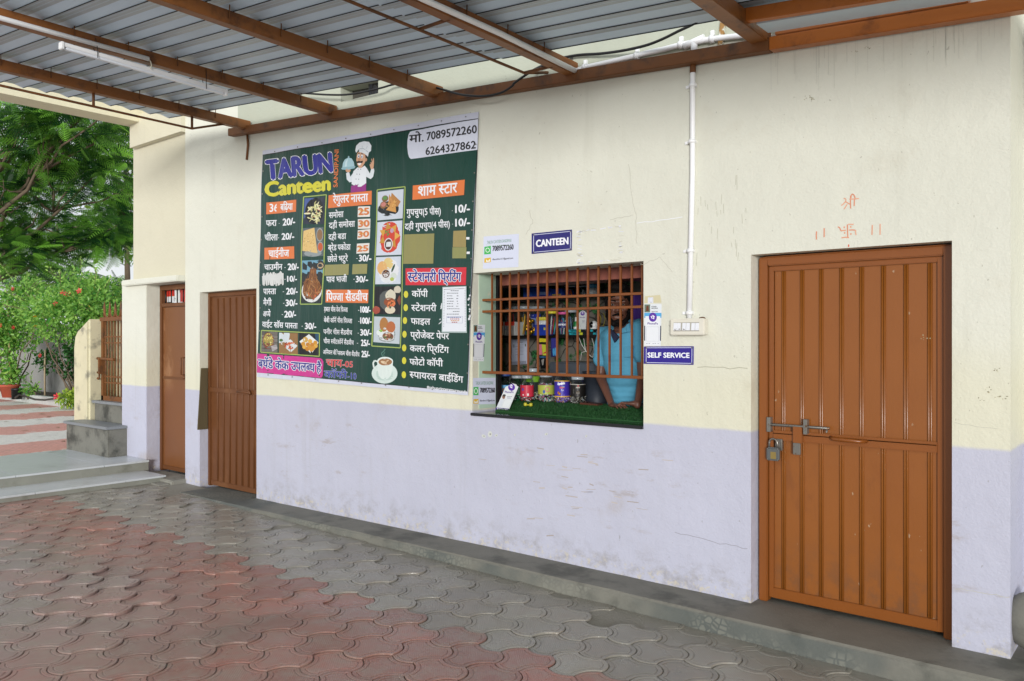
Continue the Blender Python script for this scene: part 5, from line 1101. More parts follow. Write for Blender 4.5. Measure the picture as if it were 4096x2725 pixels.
# ---- goods
def clear_mat():
    m = bpy.data.materials.new('clear_plastic'); m.use_nodes = True; t = m.node_tree; t.nodes.clear()
    o = t.nodes.new('ShaderNodeOutputMaterial'); tr = t.nodes.new('ShaderNodeBsdfTransparent'); tr.inputs[0].default_value = (.88, .91, .92, 1)
    gl = t.nodes.new('ShaderNodeBsdfGlossy'); gl.inputs['Roughness'].default_value = .08; lw = t.nodes.new('ShaderNodeLayerWeight'); lw.inputs[0].default_value = .35
    mx = t.nodes.new('ShaderNodeMixShader'); t.links.new(lw.outputs[1], mx.inputs[0]); t.links.new(tr.outputs[0], mx.inputs[1]); t.links.new(gl.outputs[0], mx.inputs[2]); t.links.new(mx.outputs[0], o.inputs[0]); return m
M_clear = clear_mat()
M_candy = attr_mat('wrapped_sweets', .25, .6)
_pm = {}
def pm(c, rough=.4):
    if c not in _pm: _pm[c] = mat('plastic_' + c, c, rough, var=.05)
    return _pm[c]
def sweets(x, y, z, r, h, n, cols, parent, name='sweets', s=.011):
    V, Fc, Ks = [], [], []
    for k in range(n):
        t = random.random() * 6.28; rr = r * math.sqrt(random.uniform(.3, 1)); c = Vector((x + rr * math.cos(t), y + rr * math.sin(t), z + h * random.random()))
        e = Matrix.Rotation(random.random() * 6, 3, Vector((random.random(), random.random(), random.random())).normalized()); sx, sy, sz = s * 1.5, s * .8, s * .7; o = len(V)
        for d in ((1, 0, 0), (-1, 0, 0), (0, 1, 0), (0, -1, 0), (0, 0, 1), (0, 0, -1)): V.append(c + e @ Vector((d[0] * sx, d[1] * sy, d[2] * sz)))
        for f in ((0, 2, 4), (2, 1, 4), (1, 3, 4), (3, 0, 4), (2, 0, 5), (1, 2, 5), (3, 1, 5), (0, 3, 5)): Fc.append(tuple(o + i for i in f)); Ks.append(lin(random.choice(cols)))
    me = bpy.data.meshes.new(name); me.from_pydata(V, [], Fc); ca = me.color_attributes.new('Col', 'FLOAT_COLOR', 'CORNER'); k = 0
    for f, c in zip(Fc, Ks):
        for _ in f: ca.data[k].color = (*c, 1); k += 1
    return link(name, me, M_candy, parent)
def cylprint(x, y, r, zlo, zhi, a0, a1, cols, parent, draw=None, name='label'):
    """printed wrap round a jar; u runs left to right as seen from the yard, v upwards"""
    def fn(u, v, l):
        a = R(a0 + (a1 - a0) * u); rr = r + .0012 + l * .0005; return Vector((x + rr * math.sin(a), y - rr * math.cos(a), zlo + (zhi - zlo) * v))
    pr = Print(fn); n = 16
    for (v0, v1, c) in cols:
        for i in range(n): pr.poly([(i / n, v0), ((i + 1) / n, v0), ((i + 1) / n, v1), (i / n, v1)], c)
    if draw: draw(pr)
    return pr.obj(name, parent)
def jar(kx, y, h, r, label, lid, z0, grp, sw=None, lab=None, draw=None, ribs=True):
    x = W(*cr('K', kx, 1000), y).x
    t = thing('sweet_jar', label, 'jar', (x, y, z0), grp)
    pf = [(r * .9, 0), (r, .008), (r, h * .12)]
    if ribs:
        for k in range(6): pf += [(r * .975, h * (.15 + k * .085)), (r, h * (.19 + k * .085))]
    pf += [(r, h * .72), (r * .93, h * .8), (r * .74, h * .88), (r * .72, h * .9)]
    b = B(); b.lathe(pf, (x, y, z0), 28, False); bd = b.obj('body', M_clear, t)
    b = B(); b.lathe([(r * .80, h * .895), (r * .81, h * .9), (r * .81, h * .99), (r * .77, h)], (x, y, z0), 28); b.obj('lid', lid, t)
    if sw: sweets(x, y, z0 + .012, r * .9, h * sw[0], sw[1], sw[2], t)
    if lab: cylprint(x, y, r, z0 + h * lab[0], z0 + h * lab[1], 30 - 88, 30 + 88, lab[2], bd, draw)
    return t
zj = zturf(.55); GJ = 'sweet jars on the counter'
M_lid = mat('clear_lid', 'AEB6BC', .2, var=.05)
jar(332, .50, .235, .062, 'jar with a blue lid and blue wrapper at the left end of the counter', pm('2A4E96'), zj, GJ, (.2, 60, ['3A7AB0', 'D8B83A', '2E5E9A']), (.08, .58, [(0, 1, '3F8EC0'), (.25, .8, '3F8EC0')]), lambda p: (p.poly([(.35, .05), (.6, .05), (.66, .95), (.4, .95)], 'D8B832', 1), p.disc((.5, .62), .07, .16, '8A6248', 2, n=12), p.poly([(.42, .05), (.6, .05), (.58, .42), (.44, .42)], '2E4E8A', 2)))
jar(430, .56, .215, .060, 'jar of green wrapped sweets behind the leaning payment stand', M_lid, zj, GJ, (.5, 150, ['1F7A4A', '2E9A5E', '0F4A2E', 'C8D0C8']), (.28, .55, [(0, 1, '1E7A4E')]), lambda p: p.poly([(.42, .3), (.6, .3), (.6, .7), (.42, .7)], 'B8D8C4', 1))
jar(552, .66, .275, .060, 'tall jar with a bright green wrapper top behind the red jar', M_lid, zj, GJ, (.3, 80, ['22262A', 'B8BEC0', 'D8D0A0']), (.3, .76, [(0, .62, '2A2E2E'), (.62, 1, '7EB432')]), lambda p: (p.disc((.5, .4), .08, .1, 'D8D090', 1, n=12),))
jar(505, .50, .222, .056, 'jar with a red label on the counter beside the green sweets', M_lid, zj, GJ, (.26, 90, ['C03040', 'A02A34', 'D0D4D0', '8A1E2A']), (.22, .64, [(0, 1, 'C22E44')]), lambda p: (p.poly([(.56, .08), (.64, .08), (.64, .28), (.56, .28)], 'E0DCD8', 1), p.poly([(.34, .1), (.4, .1), (.4, .22), (.34, .22)], 'E0DCD8', 1), p.poly([(.3, .5), (.42, .5), (.38, .75), (.3, .75)], '3A4A9A', 1)))
jar(655, .57, .235, .066, 'jar of mixed pastel sweets with a lime label left of the purple jar', M_lid, zj, GJ, (.62, 170, ['C8609A', '9AB8C8', 'C8C8A0', '7AA06A', 'D0D4D8', 'A05A6A']), (.30, .62, [(0, 1, 'A8B04A')]), lambda p: (p.poly([(.42, 0), (1, 0), (1, 1), (.42, 1)], '5A7A86', 1), p.disc((.6, .55), .1, .28, 'C84A7A', 2, n=12), p.disc((.46, .3), .05, .2, '3A5AA0', 2.2, n=10)))
def alp(p):
    p.text('Alpenliebe', (.335, .72), (.66, .78), -.2, 'EEF0F6', 1.5, None, .02, (0, .16)); p.text('Eclairs', (.44, .52), (.64, .54), -.1, 'D8602E', 1.6, None, .02, (0, .12)); p.text('Plus', (.5, .36), (.62, .38), -.1, 'D0D4EE', 1.6, None, .0, (0, .11))
    p.disc((.38, .26), .045, .09, 'A8642A', 1.5, n=14); p.disc((.44, .2), .05, .09, '8A4A20', 1.6, n=14); p.disc((.44, .2), .025, .045, 'C89050', 1.8, n=10); p.disc((.6, .62), .05, .05, '58A8C8', 1.4, n=12)
    for k in range(4): p.line([(.5, .16 - k * .03), (.64, .17 - k * .03)], .008, 'A8A8E0', 1.4)
jar(780, .58, .248, .061, 'jar with a purple and gold label and purple sweets', M_lid, zj, GJ, (.24, 110, ['5A3A9A', '7A5AB8', 'C8B8D8', '3A2A6A', 'B87A3A']), (.22, .76, [(0, .07, 'D0A840'), (.07, .93, '3E2E9E'), (.93, 1, 'D0A840')]), alp)
def mel(p):
    p.disc((.55, .86), .04, .06, 'B03A34', 1.2, n=10); p.text('Melody', (.46, .66), (.62, .7), -.1, 'C8C4B8', 1.5, None, .01, (0, .12)); p.disc((.54, .32), .07, .13, '6A5A48', 1.3, n=16); p.disc((.54, .32), .055, .10, '1C1816', 1.5, n=16); p.line([(.49, .28), (.58, .4)], .012, '9A8A6A', 1.7)
    for k in range(5): p.line([(.34, .6 - k * .08), (.38, .6 - k * .08)], .02, '8A8A86', 1.3)
jar(903, .58, .222, .062, 'jar with a black label and dark sweets at the right of the jar row', M_lid, zj, GJ, (.30, 140, ['2A2420', '4A3E36', '8A8478', 'B8B4AC', '1A1614']), (.30, .74, [(0, .94, '191614'), (.94, 1, 'A8A49A')]), mel)
b = B(); p = W(*cr('K', 515, 1420), .30)
for sx in (-.028, .028): b.lathe([(.012, 0), (.014, .006), (.014, .02), (.010, .026)], (p.x + sx, .30, zturf(.3) + .01), 12)
b.bar((p.x - .02, .3, zturf(.3) + .02), (p.x + .02, .3, zturf(.3) + .02), .008, .008); tag(b.obj('small_toy', pm('B8B02A')), 'tiny yellow and silver toy lying on the turf before the red jar', 'toy')
# packet behind jars at right, on the turf
b = B(); p = W(*cr('K', 1010, 1402), .5); b.box(p.x - .09, p.x + .09, .46, .54, zturf(.5) + .012, zturf(.5) + .028); tag(b.obj('sweet_packet', mat('foil_packet', '6A3E30', .25, .4, var=.3), None, .006, 2, .02), 'flat brown foil packet on the turf right of the black-labelled jar', 'packet')
# leaning payment stand on the sill
def stand(q, yfun, label, nm='payment_stand', face=True):
    fn = lambda x, y, l: (lambda p: Vector((p.x, p.y - l * .0005, p.z)))(yfun(x, y))
    t = thing(nm, label, 'payment stand', tuple(fn(*lerpq(q, .5, 1), 0)), 'payment stands'); m = lambda a, c_: lerpq(q, a, c_)
    w_ = math.hypot(q[1][0] - q[0][0], q[1][1] - q[0][1]); h_ = math.hypot(q[3][0] - q[0][0], q[3][1] - q[0][1])
    rim = [m(0, 1), m(0, 0), m(.15, -.03), m(.25, -.09), m(.5, -.13), m(.75, -.09), m(.85, -.03), m(1, 0), m(1, 1)]
    f = [fn(*p, 0) for p in rim]; b = B(); b.hexa([p + Vector((0, .006, 0)) for p in f], [p + Vector((0, .0008, 0)) for p in f]); b.obj('board', pm('DDE0E0'), t)
    rot = math.atan2(q[1][1] - q[0][1], q[1][0] - q[0][0])
    pr = Print(fn); pr.disc(m(.5, .03), w_ * .27, w_ * .27, '5A2E9E', 1, n=24); pr.text('पे', m(.38, .07), m(.62, .07), w_ * .22, 'F2F2F8', 1.8, None, .03); pr.text('PhonePe', m(.16, .27), m(.84, .27), w_ * .16, '54308E', 1, None, .02)
    if face:
        pr.poly([m(.0, .92), m(.02, .62), m(.1, .52), m(.28, .52), m(.34, .62), m(.34, .92)], 'D2D6DC', 1); pr.disc(m(.2, .44), w_ * .12, h_ * .085, '8E6A56', 1.4, n=14); pr.disc(m(.2, .38), w_ * .12, h_ * .05, '4A4644', 1.7, n=12)
    pr.line([m(.38, .56), m(.94, .56), m(.94, .86), m(.38, .86), m(.38, .56)], h_ * .008, 'C2C6CC', 1); pr.line([m(.45, .42), m(.85, .42)], h_ * .02, '8A8E96', 1); pr.line([m(.5, .48), m(.8, .48)], h_ * .02, '6A6A9A', 1)
    pr.poly([m(0, .91), m(1, .91), m(1, 1), m(0, 1)], '4A2A86', 1.2); pr.poly([m(.08, .935), m(.92, .935), m(.92, .975), m(.08, .975)], 'D8D8E0', 1.6); pr.obj('print', t)
    return t
def lean(x, y):                              # a plane leaning back from the sill
    r = ray(x, y); n = Vector((0, 1, -.32)); o = Vector((0, .20, 1.03)); t_ = (o - CAM).dot(n) / r.dot(n); return CAM + r * t_
stand([cr('K', 338, 1268), cr('K', 437, 1268), cr('K', 358, 1458), cr('K', 258, 1448)], lean, 'white payment stand with a purple round top leaning on the black sill')
# ---- shelves and what stands on them
SY = 1.12
zs1, zs2 = W(*cr('K', 650, 866), SY).z, W(*cr('K', 650, 566), SY).z
sxr = W(*cr('K', 1085, 866), SY).x
M_shelf = mat('black_shelf', '161413', .4)
b = B(); b.box(RX0 + .002, sxr, SY, RY1 - .002, zs1 - .022, zs1); tag(b.obj('shelf', M_shelf), 'lower black shelf crowded with stationery behind the grille', 'shelf', 'shelves')
b = B(); b.box(RX0 + .55, sxr + .1, SY + .05, RY1 - .002, zs2 - .02, zs2); tag(b.obj('shelf', M_shelf), 'upper black shelf near the top of the hatch with blue cartons', 'shelf', 'shelves')
def sx(kx, y=SY + .05): return W(*cr('K', kx, 800), y).x
def sz(ky, kx=650, y=SY + .05): return W(*cr('K', kx, ky), y).z
def carton(k0, k1, ky0, label, cols, z0, y0=SY + .02, d=.14, txt=None, name='carton', tcol='E8ECF4'):
    x0, x1 = sx(k0, y0), sx(k1, y0); z1 = sz(ky0, (k0 + k1) / 2, y0); z1 = max(z1, z0 + .02)
    t = thing(name, label, 'box', ((x0 + x1) / 2, y0 + d / 2, z0)); b = B(); b.box(x0, x1, y0, y0 + d, z0 + .0005, z1); b.obj('body', pm(cols[0]), t, .002, 1)
    pr = Print(lambda u, v, l: Vector((x0 + (x1 - x0) * u, y0 - .0008 - l * .0005, z0 + (z1 - z0) * v)))
    for (u0, v0, u1, v1, c) in cols[1:]: pr.poly([(u0, v0), (u1, v0), (u1, v1), (u0, v1)], c, random.random())
    if txt: pr.text(txt[0], txt[1], txt[2], -1, tcol, 2, None, .02, (0, txt[3]))
    pr.obj('print', t); return z1
carton(276, 322, 760, 'small red and white pencil carton at the left end of the lower shelf', ['DADCD8', (0, .72, 1, 1, 'C83028'), (0, .42, .75, .68, '2E3E8E'), (.1, .1, .5, .3, '6A9A4A')], zs1, txt=('OM', (.08, .47), (.5, .47), .16))
carton(330, 408, 760, 'larger red and white pencil carton next to the clear tub', ['DADCD8', (0, .72, 1, 1, 'CC3A2C'), (.05, .42, .8, .68, '2E3E8E'), (.2, .1, .7, .22, '8A7A4A')], zs1, txt=('DOM', (.12, .47), (.7, .47), .16))
x = sx(408, 1.2); b = B(); b.box(x - .045, x + .045, 1.13, 1.22, zs1 + .001, sz(790, 408, 1.15)); tag(b.obj('clear_tub', mat('hazy_plastic', '8E8A86', .2, var=.2), None, .006), 'small hazy clear tub beside the pencil cartons on the lower shelf', 'tub')
def kjar(k, ktop, y, r, label, lid, cols, sticks=None, lab=None, z=None):
    z = zs1 if z is None else z; x = sx(k, y); h = sz(ktop, k, y) - z
    t = thing('stationery_jar', label, 'jar', (x, y, z), 'clear jars on the shelves')
    b = B(); b.lathe([(r * .93, .001), (r, .01), (r, h * .55), (r * .97, h * .58), (r, h * .62), (r, h * .84), (r * .86, h * .9)], (x, y, z), 22, False); b.obj('body', M_clear, t)
    b = B(); b.lathe([(r * .92, h * .9), (r * 1.02, h * .9), (r * 1.02, h * .99), (r * .95, h)], (x, y, z), 22); b.obj('lid', lid, t)
    for c in cols:
        a = random.random() * 6.28; b = B(); b.tube([(x + .4 * r * math.cos(a), y + .4 * r * math.sin(a), z + .01), (x + .75 * r * math.cos(a + .5), y + .75 * r * math.sin(a + .5), z + h * random.uniform(.6, .8))], .006, 6); b.obj('pen', pm(c), t)
    if lab: cylprint(x, y, r, z + h * lab[0], z + h * lab[1], -55, 115, [(0, 1, lab[2])], t, (lambda p: p.text(lab[3], (.25, .4), (.75, .4), -1, 'DDE2EE', 1.5, None, .02, (0, .4))) if lab[3] else None)
kjar(480, 638, 1.28, .075, 'large clear jar of yellow pencils on the lower shelf', M_lid, ['D8A02A', 'E0B03A', 'C8902A', 'D8A838', 'C85A7A', '3A5A9A', '2A8A4A', 'E0B040'])
kjar(590, 640, 1.36, .07, 'tall clear empty jar behind the gold toy on the lower shelf', M_lid, ['C8CCD0', '9AA0A8'])
kjar(700, 678, 1.22, .058, 'clear jar with a yellow lid holding pens', pm('D8C832'), ['C83A4A', 'B83040', '5A9ACA', '4AB03A', 'D8D8D8', '8A4A9A'])
kjar(787, 684, 1.22, .050, 'clear jar with a pink lid and a dark blue label', pm('D85A9A'), ['6AC0C8', '3A6AA8', 'D8D8D8', 'C85A6A', '5AB0C0'], None, (.32, .58, '222C6A', 'arco'))
kjar(850, 668, 1.36, .055, 'clear jar with no label behind the white glue bottle', M_lid, ['8AB8D0', '5A7AA0'])
for k_, t_, c_, l_ in ((375, 655, '6A7A8A', 'clear jar with grey pens at the back of the lower shelf above the pencil cartons'), (430, 640, 'A8742A', 'clear jar with brown pencils at the back left of the lower shelf'), (745, 650, '5A8A9A', 'tall clear jar of blue pens behind the yellow-lidded jar')): kjar(k_, t_, 1.38, .06, l_, M_lid, [c_, c_, '9A9A96', 'B83A3A', c_])
x = sx(530, 1.18); b = B()
for k in range(16): b.ball((x + random.gauss(0, .02), 1.18 + random.gauss(0, .012), zs1 + .03 + k * .0075), random.uniform(.012, .026), 1)
tag(b.obj('gold_toy', mat('gold_foil', 'C89A2A', .22, .8, var=.2), None, jitter=.02), 'shiny gold foil ornament beside the pencil jar on the lower shelf', 'ornament')
z1 = carton(566, 650, 782, 'blue display carton of yellow-capped glue sticks on the lower shelf', ['26409E', (0, .0, 1, .5, '2440A8'), (.84, .3, 1.0, .72, 'D8CC3A'), (.4, .2, .6, .45, '8AA0DC')], zs1, d=.12)
for k in range(6):
    x = sx(574 + k * 14, SY + .03); b = B(); b.lathe([(.012, 0), (.012, .05)], (x, SY + .06, z1 - .012), 10); 
    o = thing('glue_stick', 'white glue stick with a yellow cap standing in the blue display carton', 'glue stick', (x, SY + .06, z1), 'glue sticks'); b.obj('tube', pm('DADEE0'), o); b = B(); b.lathe([(.0135, .0), (.0135, .03), (.012, .032)], (x, SY + .06, z1 + .038), 10); b.obj('cap', pm('D8CC3A'), o)
carton(536, 590, 700, 'upright blue ball pen box with an emblem behind the gold ornament', ['2238A0', (.2, .35, .7, .8, 'B8C0DC'), (.3, .4, .6, .75, '2A3A9A'), (.2, .1, .9, .16, 'B8C84A')], zs1, y0=1.30, d=.05)
# books, bottle, stand, camera at the right end
for j, (k0, k1, lab) in enumerate(((838, 1050, 'lower teal and black copier paper pack on the shelf'), (832, 1026, 'upper teal and black copier paper pack under the white camera'))):
    x0, x1 = sx(k0, 1.13), sx(k1, 1.13); z0 = zs1 + j * .026; t = thing('paper_pack', lab, 'paper pack', ((x0 + x1) / 2, 1.2, z0)); b = B(); b.box(x0, x1, 1.13, 1.34, z0 + .0006, z0 + .0252); b.obj('body', pm('1E2226'), t, .002, 1)
    pr = Print(lambda u, v, l: Vector((x0 + (x1 - x0) * u, 1.1292 - l * .0004, z0 + .026 * v))); pr.poly([(0, .1), (.38, .1), (.38, .9), (0, .9)], '2AA0AC', 0); pr.poly([(.38, .1), (.5, .1), (.5, .9), (.38, .9)], 'C8CC3A', .2); pr.text('PLATINUM', (.1, .3), (.36, .3), -1, '123A4A', 1, None, .02, (0, .42)); pr.poly([(.88, .15), (.98, .15), (.98, .85), (.88, .85)], '2AA0AC', .2); pr.obj('print', t)
ztop = zs1 + .053
x = sx(885, 1.16); t = thing('glue_bottle', 'white glue bottle with a green band on the paper packs', 'bottle', (x, 1.16, ztop)); b = B(); b.lathe([(.022, 0), (.024, .01), (.024, .055), (.014, .07), (.010, .078), (.010, .105), (.006, .108)], (x, 1.17, ztop), 18); b.obj('body', pm('DCE0DC'), t); b = B(); b.lathe([(.0252, .022), (.0252, .058), (.017, .070)], (x, 1.17, ztop), 18, False); b.obj('band', pm('1E7A3E'), t)
stand([cr('K', 912, 690), cr('K', 972, 690), cr('K', 965, 838), cr('K', 908, 838)], lambda x, y: W(x, y, 1.21), 'small white payment stand with a purple emblem on the lower shelf', face=False)
x = sx(1020, 1.17); t = thing('security_camera', 'white round security camera with a black lens at the right end of the lower shelf', 'camera', (x, 1.18, ztop)); zc_ = sz(785, 1018, 1.17)
b = B(); b.lathe([(.032, .0), (.034, .008), (.028, .022), (.020, .03)], (x, 1.19, ztop - .026 * 0), 20); b.obj('base', pm('E0E2E2'), t); b = B(); b.ball((x, 1.19, zc_), .038, 3); b.obj('head', pm('E2E4E4'), t); b = B(); b.ball((x - .004, 1.166, zc_ + .002), .024, 3, (1, .8, 1.2), Matrix.Rotation(R(30), 4, 'Z')); b.obj('lens', pm('0E0E10', .1), t)
# hanging packets and papers under the shelf
def hang(q, y, label, cat, nm, shapes, base):
    q = [cr('K', *p) for p in q]; fn = lambda a, c_, l: (lambda p: Vector((p.x, p.y - l * .0005, p.z)))(W(*lerpq(q, a, c_), y)); t = thing(nm, label, cat, tuple(fn(.5, 0, 0)))
    b = B(); P = [fn(0, 0, 0), fn(1, 0, 0), fn(1, 1, 0), fn(0, 1, 0)]; b.hexa([p + Vector((0, .004, 0)) for p in P], [p + Vector((0, .0006, 0)) for p in P]); b.obj('card', pm(base), t)
    pr = Print(fn)
    for c, pts in shapes: pr.poly(pts, c, 1 + random.random())
    pr.obj('print', t)
hang([(384, 898), (506, 893), (505, 1090), (386, 1098)], 1.42, 'printed certificate sheet taped to the stone wallpaper under the lower shelf', 'paper', 'certificate', [('7A7E8A', [(.38, .12), (.72, .12), (.72, .14), (.38, .14)]), ('9AA0AC', [(.08, .2), (.2, .2), (.2, .32), (.08, .32)]), ('6A6E66', [(.86, .2), (.94, .2), (.94, .3), (.86, .3)])] + [('8E92A0', [(.25 if k % 2 else .5, .22 + k * .055), (.78, .22 + k * .055), (.78, .235 + k * .055), (.25 if k % 2 else .5, .235 + k * .055)]) for k in range(8)] + [('6E7280', [(.03, .88 + k * .03), (.95, .88 + k * .03), (.95, .897 + k * .03), (.03, .897 + k * .03)]) for k in range(4)], 'C2C8DA')
hang([(598, 888), (655, 892), (655, 1025), (598, 1025)], 1.16, 'yellow and pink highlighter card hanging under the lower shelf', 'packet', 'pen_packet', [('D8CC2E', [(0, 0), (1, 0), (1, .2), (0, .22)]), ('2A2A22', [(.1, .2), (1, .18), (1, .3), (.1, .3)]), ('D87A8A', [(0, .35), (.4, .35), (.5, .95), (0, .95)]), ('C8D040', [(.4, .35), (.95, .35), (1, .98), (.55, .98)]), ('C83A3A', [(.6, .85), (1, .75), (1, .85), (.65, .9)])], '1E2018')
hang([(600, 1030), (655, 1030), (648, 1125), (612, 1128)], 1.15, 'black blister pack of blue pens hanging below the highlighter card', 'packet', 'pen_packet', [('3A7AB0', [(.1 + k * .18, .0), (.2 + k * .18, .0), (.2 + k * .18, .14), (.1 + k * .18, .14)]) for k in range(5)] + [('9A9690', [(.3, .3), (.75, .2), (.6, .7), (.4, .75)])], '121212')
hang([(692, 885), (742, 885), (742, 1035), (692, 1035)], 1.16, 'blister pack of blue scissors hanging under the lower shelf', 'packet', 'scissors_packet', [('3A3A8A', [(.1, 0), (.9, 0), (.9, .5), (.1, .6)]), ('4A9AD0', [(.3, .5), (.5, .5), (.62, .8), (.55, .95), (.35, .92), (.28, .75)]), ('4A9AD0', [(.6, .5), (.8, .5), (.92, .8), (.85, .95), (.65, .92), (.58, .75)]), ('C8703A', [(.5, .0), (.8, .0), (.8, .2), (.5, .25)])], '2A2C5A')
def wcable(pts, y, c, label):
    P = [W(*cr('K', *p), y) for p in pts]; b = B(); b.tube(P, .0035, 6); tag(b.obj('charger_cable', pm(c)), label, 'cable')
wcable([(912, 880), (935, 940), (965, 985), (995, 1020), (1020, 1040), (1032, 1000), (1030, 940), (1015, 890)], 1.14, 'CFCFC8', 'white looped charging cable hanging from the right end of the lower shelf')
wcable([(950, 890), (960, 960), (968, 990), (935, 1000), (925, 1060)], 1.13, 'C8C8C2', 'white straight charging cable knotted under the lower shelf')
wcable([(1070, 690), (1085, 730), (1080, 790), (1105, 790), (1120, 740), (1105, 690)], 1.2, 'A8982A', 'yellow wire looping beside the security camera')
# upper shelf
zu = zs2
carton(475, 590, 492, 'long blue carton at the left of the upper shelf', ['2A56B8', (.05, .2, .6, .6, '3E6ED0')], zu, y0=SY + .07, d=.2); carton(596, 690, 494, 'blue carton with printed words right of the long one on the upper shelf', ['2448A8', (.1, .3, .8, .6, '8AA4DC')], zu, y0=SY + .07, d=.2); carton(694, 780, 500, 'blue carton with a yellow stripe near the red tin on the upper shelf', ['2A50B4', (.1, .2, .9, .35, 'C8B84A')], zu, y0=SY + .07, d=.2)
kjar(850, 480, 1.25, .06, 'jar of red and orange sweets on the upper shelf', M_lid, ['C83A2A', 'D8702A'], z=zu); kjar(945, 480, 1.25, .055, 'jar of white packets on the upper shelf', M_lid, ['C8CCD0', 'A8ACB0'], z=zu)
x = sx(1020, 1.25); t = thing('round_tin', 'white tin with a light blue lid at the right end of the upper shelf', 'tin', (x, 1.25, zu)); b = B(); b.lathe([(.058, .001), (.058, .07)], (x, 1.25, zu), 22); b.obj('body', pm('C8D0D0'), t); b = B(); b.lathe([(.061, .07), (.061, .10), (.056, .104)], (x, 1.25, zu), 22); b.obj('lid', pm('4A96BC'), t)
# printer and bin
pz = W(*cr('K', 860, 1078), .92).z; px0, px1 = W(*cr('K', 682, 1200), .92).x, W(*cr('K', 1046, 1200), .92).x
pt = thing('printer', 'large dark grey printer behind the sweet jars', 'printer', ((px0 + px1) / 2, 1.05, .9)); M_pr = pm('3E4248', .4)
b = B(); b.box(px0, px1, .92, 1.3, .95, pz - .12); b.obj('body', M_pr, pt, .012, 3); b = B(); b.box(px0 - .004, px1 + .004, .912, 1.31, pz - .116, pz); b.obj('scanner_lid', pm('4A4F56', .4), pt, .012, 3); b = B(); b.box(px0 + .05, px1 - .08, .905, .9115, pz - .27, pz - .17); b.obj('paper_slot', pm('191B1E', .3), pt); b = B(); b.box(px0 + .30, px0 + .33, .905, .9112, pz - .1, pz - .02); b.obj('control_strip', pm('6A7078'), pt)
b = B(); b.box(px0 - .05, px1 + .05, .88, 1.35, .86, .945); tag(b.obj('printer_stand', M_shelf), 'dark low stand under the printer inside the shop', 'stand')
x = W(*cr('K', 1030, 1300), .86).x; b = B(); zt2 = W(*cr('K', 1030, 1150), .86).z; b.lathe([(.085, 0), (.1, .3), (.112, zt2 - .80 - .02), (.118, zt2 - .80 - .02), (.118, zt2 - .80), (.1, zt2 - .80)], (x, .90, .80), 26); tag(b.obj('plastic_bin', pm('31363F', .45)), 'tall dark slate plastic bin between the black-labelled jar and the man', 'bin')
# purple cloth behind the man
b = B(); n = 14; y = 1.1
for i in range(n):
    for j in range(8):
        f = lambda i, j: (W(*cr('K', 1330 + 110 * i / n, 600), y).x, y + .03 * math.sin(i * 1.4 + j * .25), sz(530, 1380, y) - .55 * j / 8)
        for_ = b.face([f(i, j), f(i + 1, j), f(i + 1, j + 1), f(i, j + 1)])
bmesh.ops.remove_doubles(b.bm, verts=b.bm.verts, dist=1e-5)
for f in b.bm.faces: f.smooth = True
tag(b.obj('purple_cloth', mat('purple_fabric', '54308E', .8, var=.2, bump=.2)), 'purple cloth hanging at the right edge of the hatch behind the man', 'cloth')

# ================================================================== THE MAN AT THE COUNTER
def organic(name, parts, m, parent=None, voxel=.006, smooth=6, disp=0, dsc=20):
    b = B()
    for p in parts:
        if p[0] == 'c':                      # tapered limb between two points
            _, a, c, r1, r2 = p; a, c = Vector(a), Vector(c); n = max(2, int((c - a).length / (min(r1, r2) * .5)))
            for k in range(n + 1): t = k / n; b.ball(a.lerp(c, t), r1 + (r2 - r1) * t, 2)
        else:
            _, c, rx, ry, rz, rot = p; b.ball(Vector(c), 1, 3, (rx, ry, rz), rot)
    o = b.obj(name, m, parent)
    md = o.modifiers.new('r', 'REMESH'); md.mode = 'VOXEL'; md.voxel_size = voxel; md.use_smooth_shade = True
    if smooth: s_ = o.modifiers.new('s', 'SMOOTH'); s_.iterations = smooth; s_.factor = .5
    dg = bpy.context.evaluated_depsgraph_get(); me = bpy.data.meshes.new_from_object(o.evaluated_get(dg)); o.modifiers.clear(); old = o.data; o.data = me; bpy.data.meshes.remove(old)
    if disp:
        for v in me.vertices: v.co += v.normal * disp * noise.noise(v.co * dsc)
    for p in me.polygons: p.use_smooth = True
    return o
KY = lambda x, y, d: W(*cr('K', x, y), d)
hc = KY(1222, 640, .50)                      # centre of the head
face_rot = R(30); HR = Matrix.Translation(hc) @ Matrix.Rotation(face_rot, 4, 'Z') @ Matrix.Rotation(R(4), 4, 'X') @ Matrix.Scale(1.12, 4)
h = lambda x, y, z: HR @ Vector((x, y, z)); RB = Matrix.Rotation(face_rot, 4, 'Z')
man = thing('person', 'man in a light blue polo shirt leaning on the counter behind the grille', 'person', (hc.x, .72, RZ0))
M_skin = mat('brown_skin', '684335', .45, var=.10, scale=14); M_hair = mat('black_hair', '0E0B0A', .75, var=.4, scale=60, spec=.15); M_shirt = mat('sky_blue_jersey', '5299B6', .85, var=.10, scale=4, bump=.9, bscale=16, stretch=(1, 1, .45)); M_trou = mat('dark_trousers', '23262E', .8)
shL, shR = KY(1112, 858, .66), KY(1392, 800, .62); elL, elR = KY(1082, 1190, .60), KY(1412, 1190, .60); wrL, wrR = KY(1168, 1408, .45), KY(1372, 1424, .42)
wrL.z = max(wrL.z, zturf(.45) + .03); wrR.z = max(wrR.z, zturf(.42) + .035)
ch, be, pe_ = KY(1262, 960, .66), KY(1278, 1220, .66), KY(1290, 1420, .74); pe_.z = 1.10
nk = KY(1250, 812, .60)
hipL, hipR = pe_ + Vector((-.09, .05, -.05)), pe_ + Vector((.09, .02, -.05))
hand = []
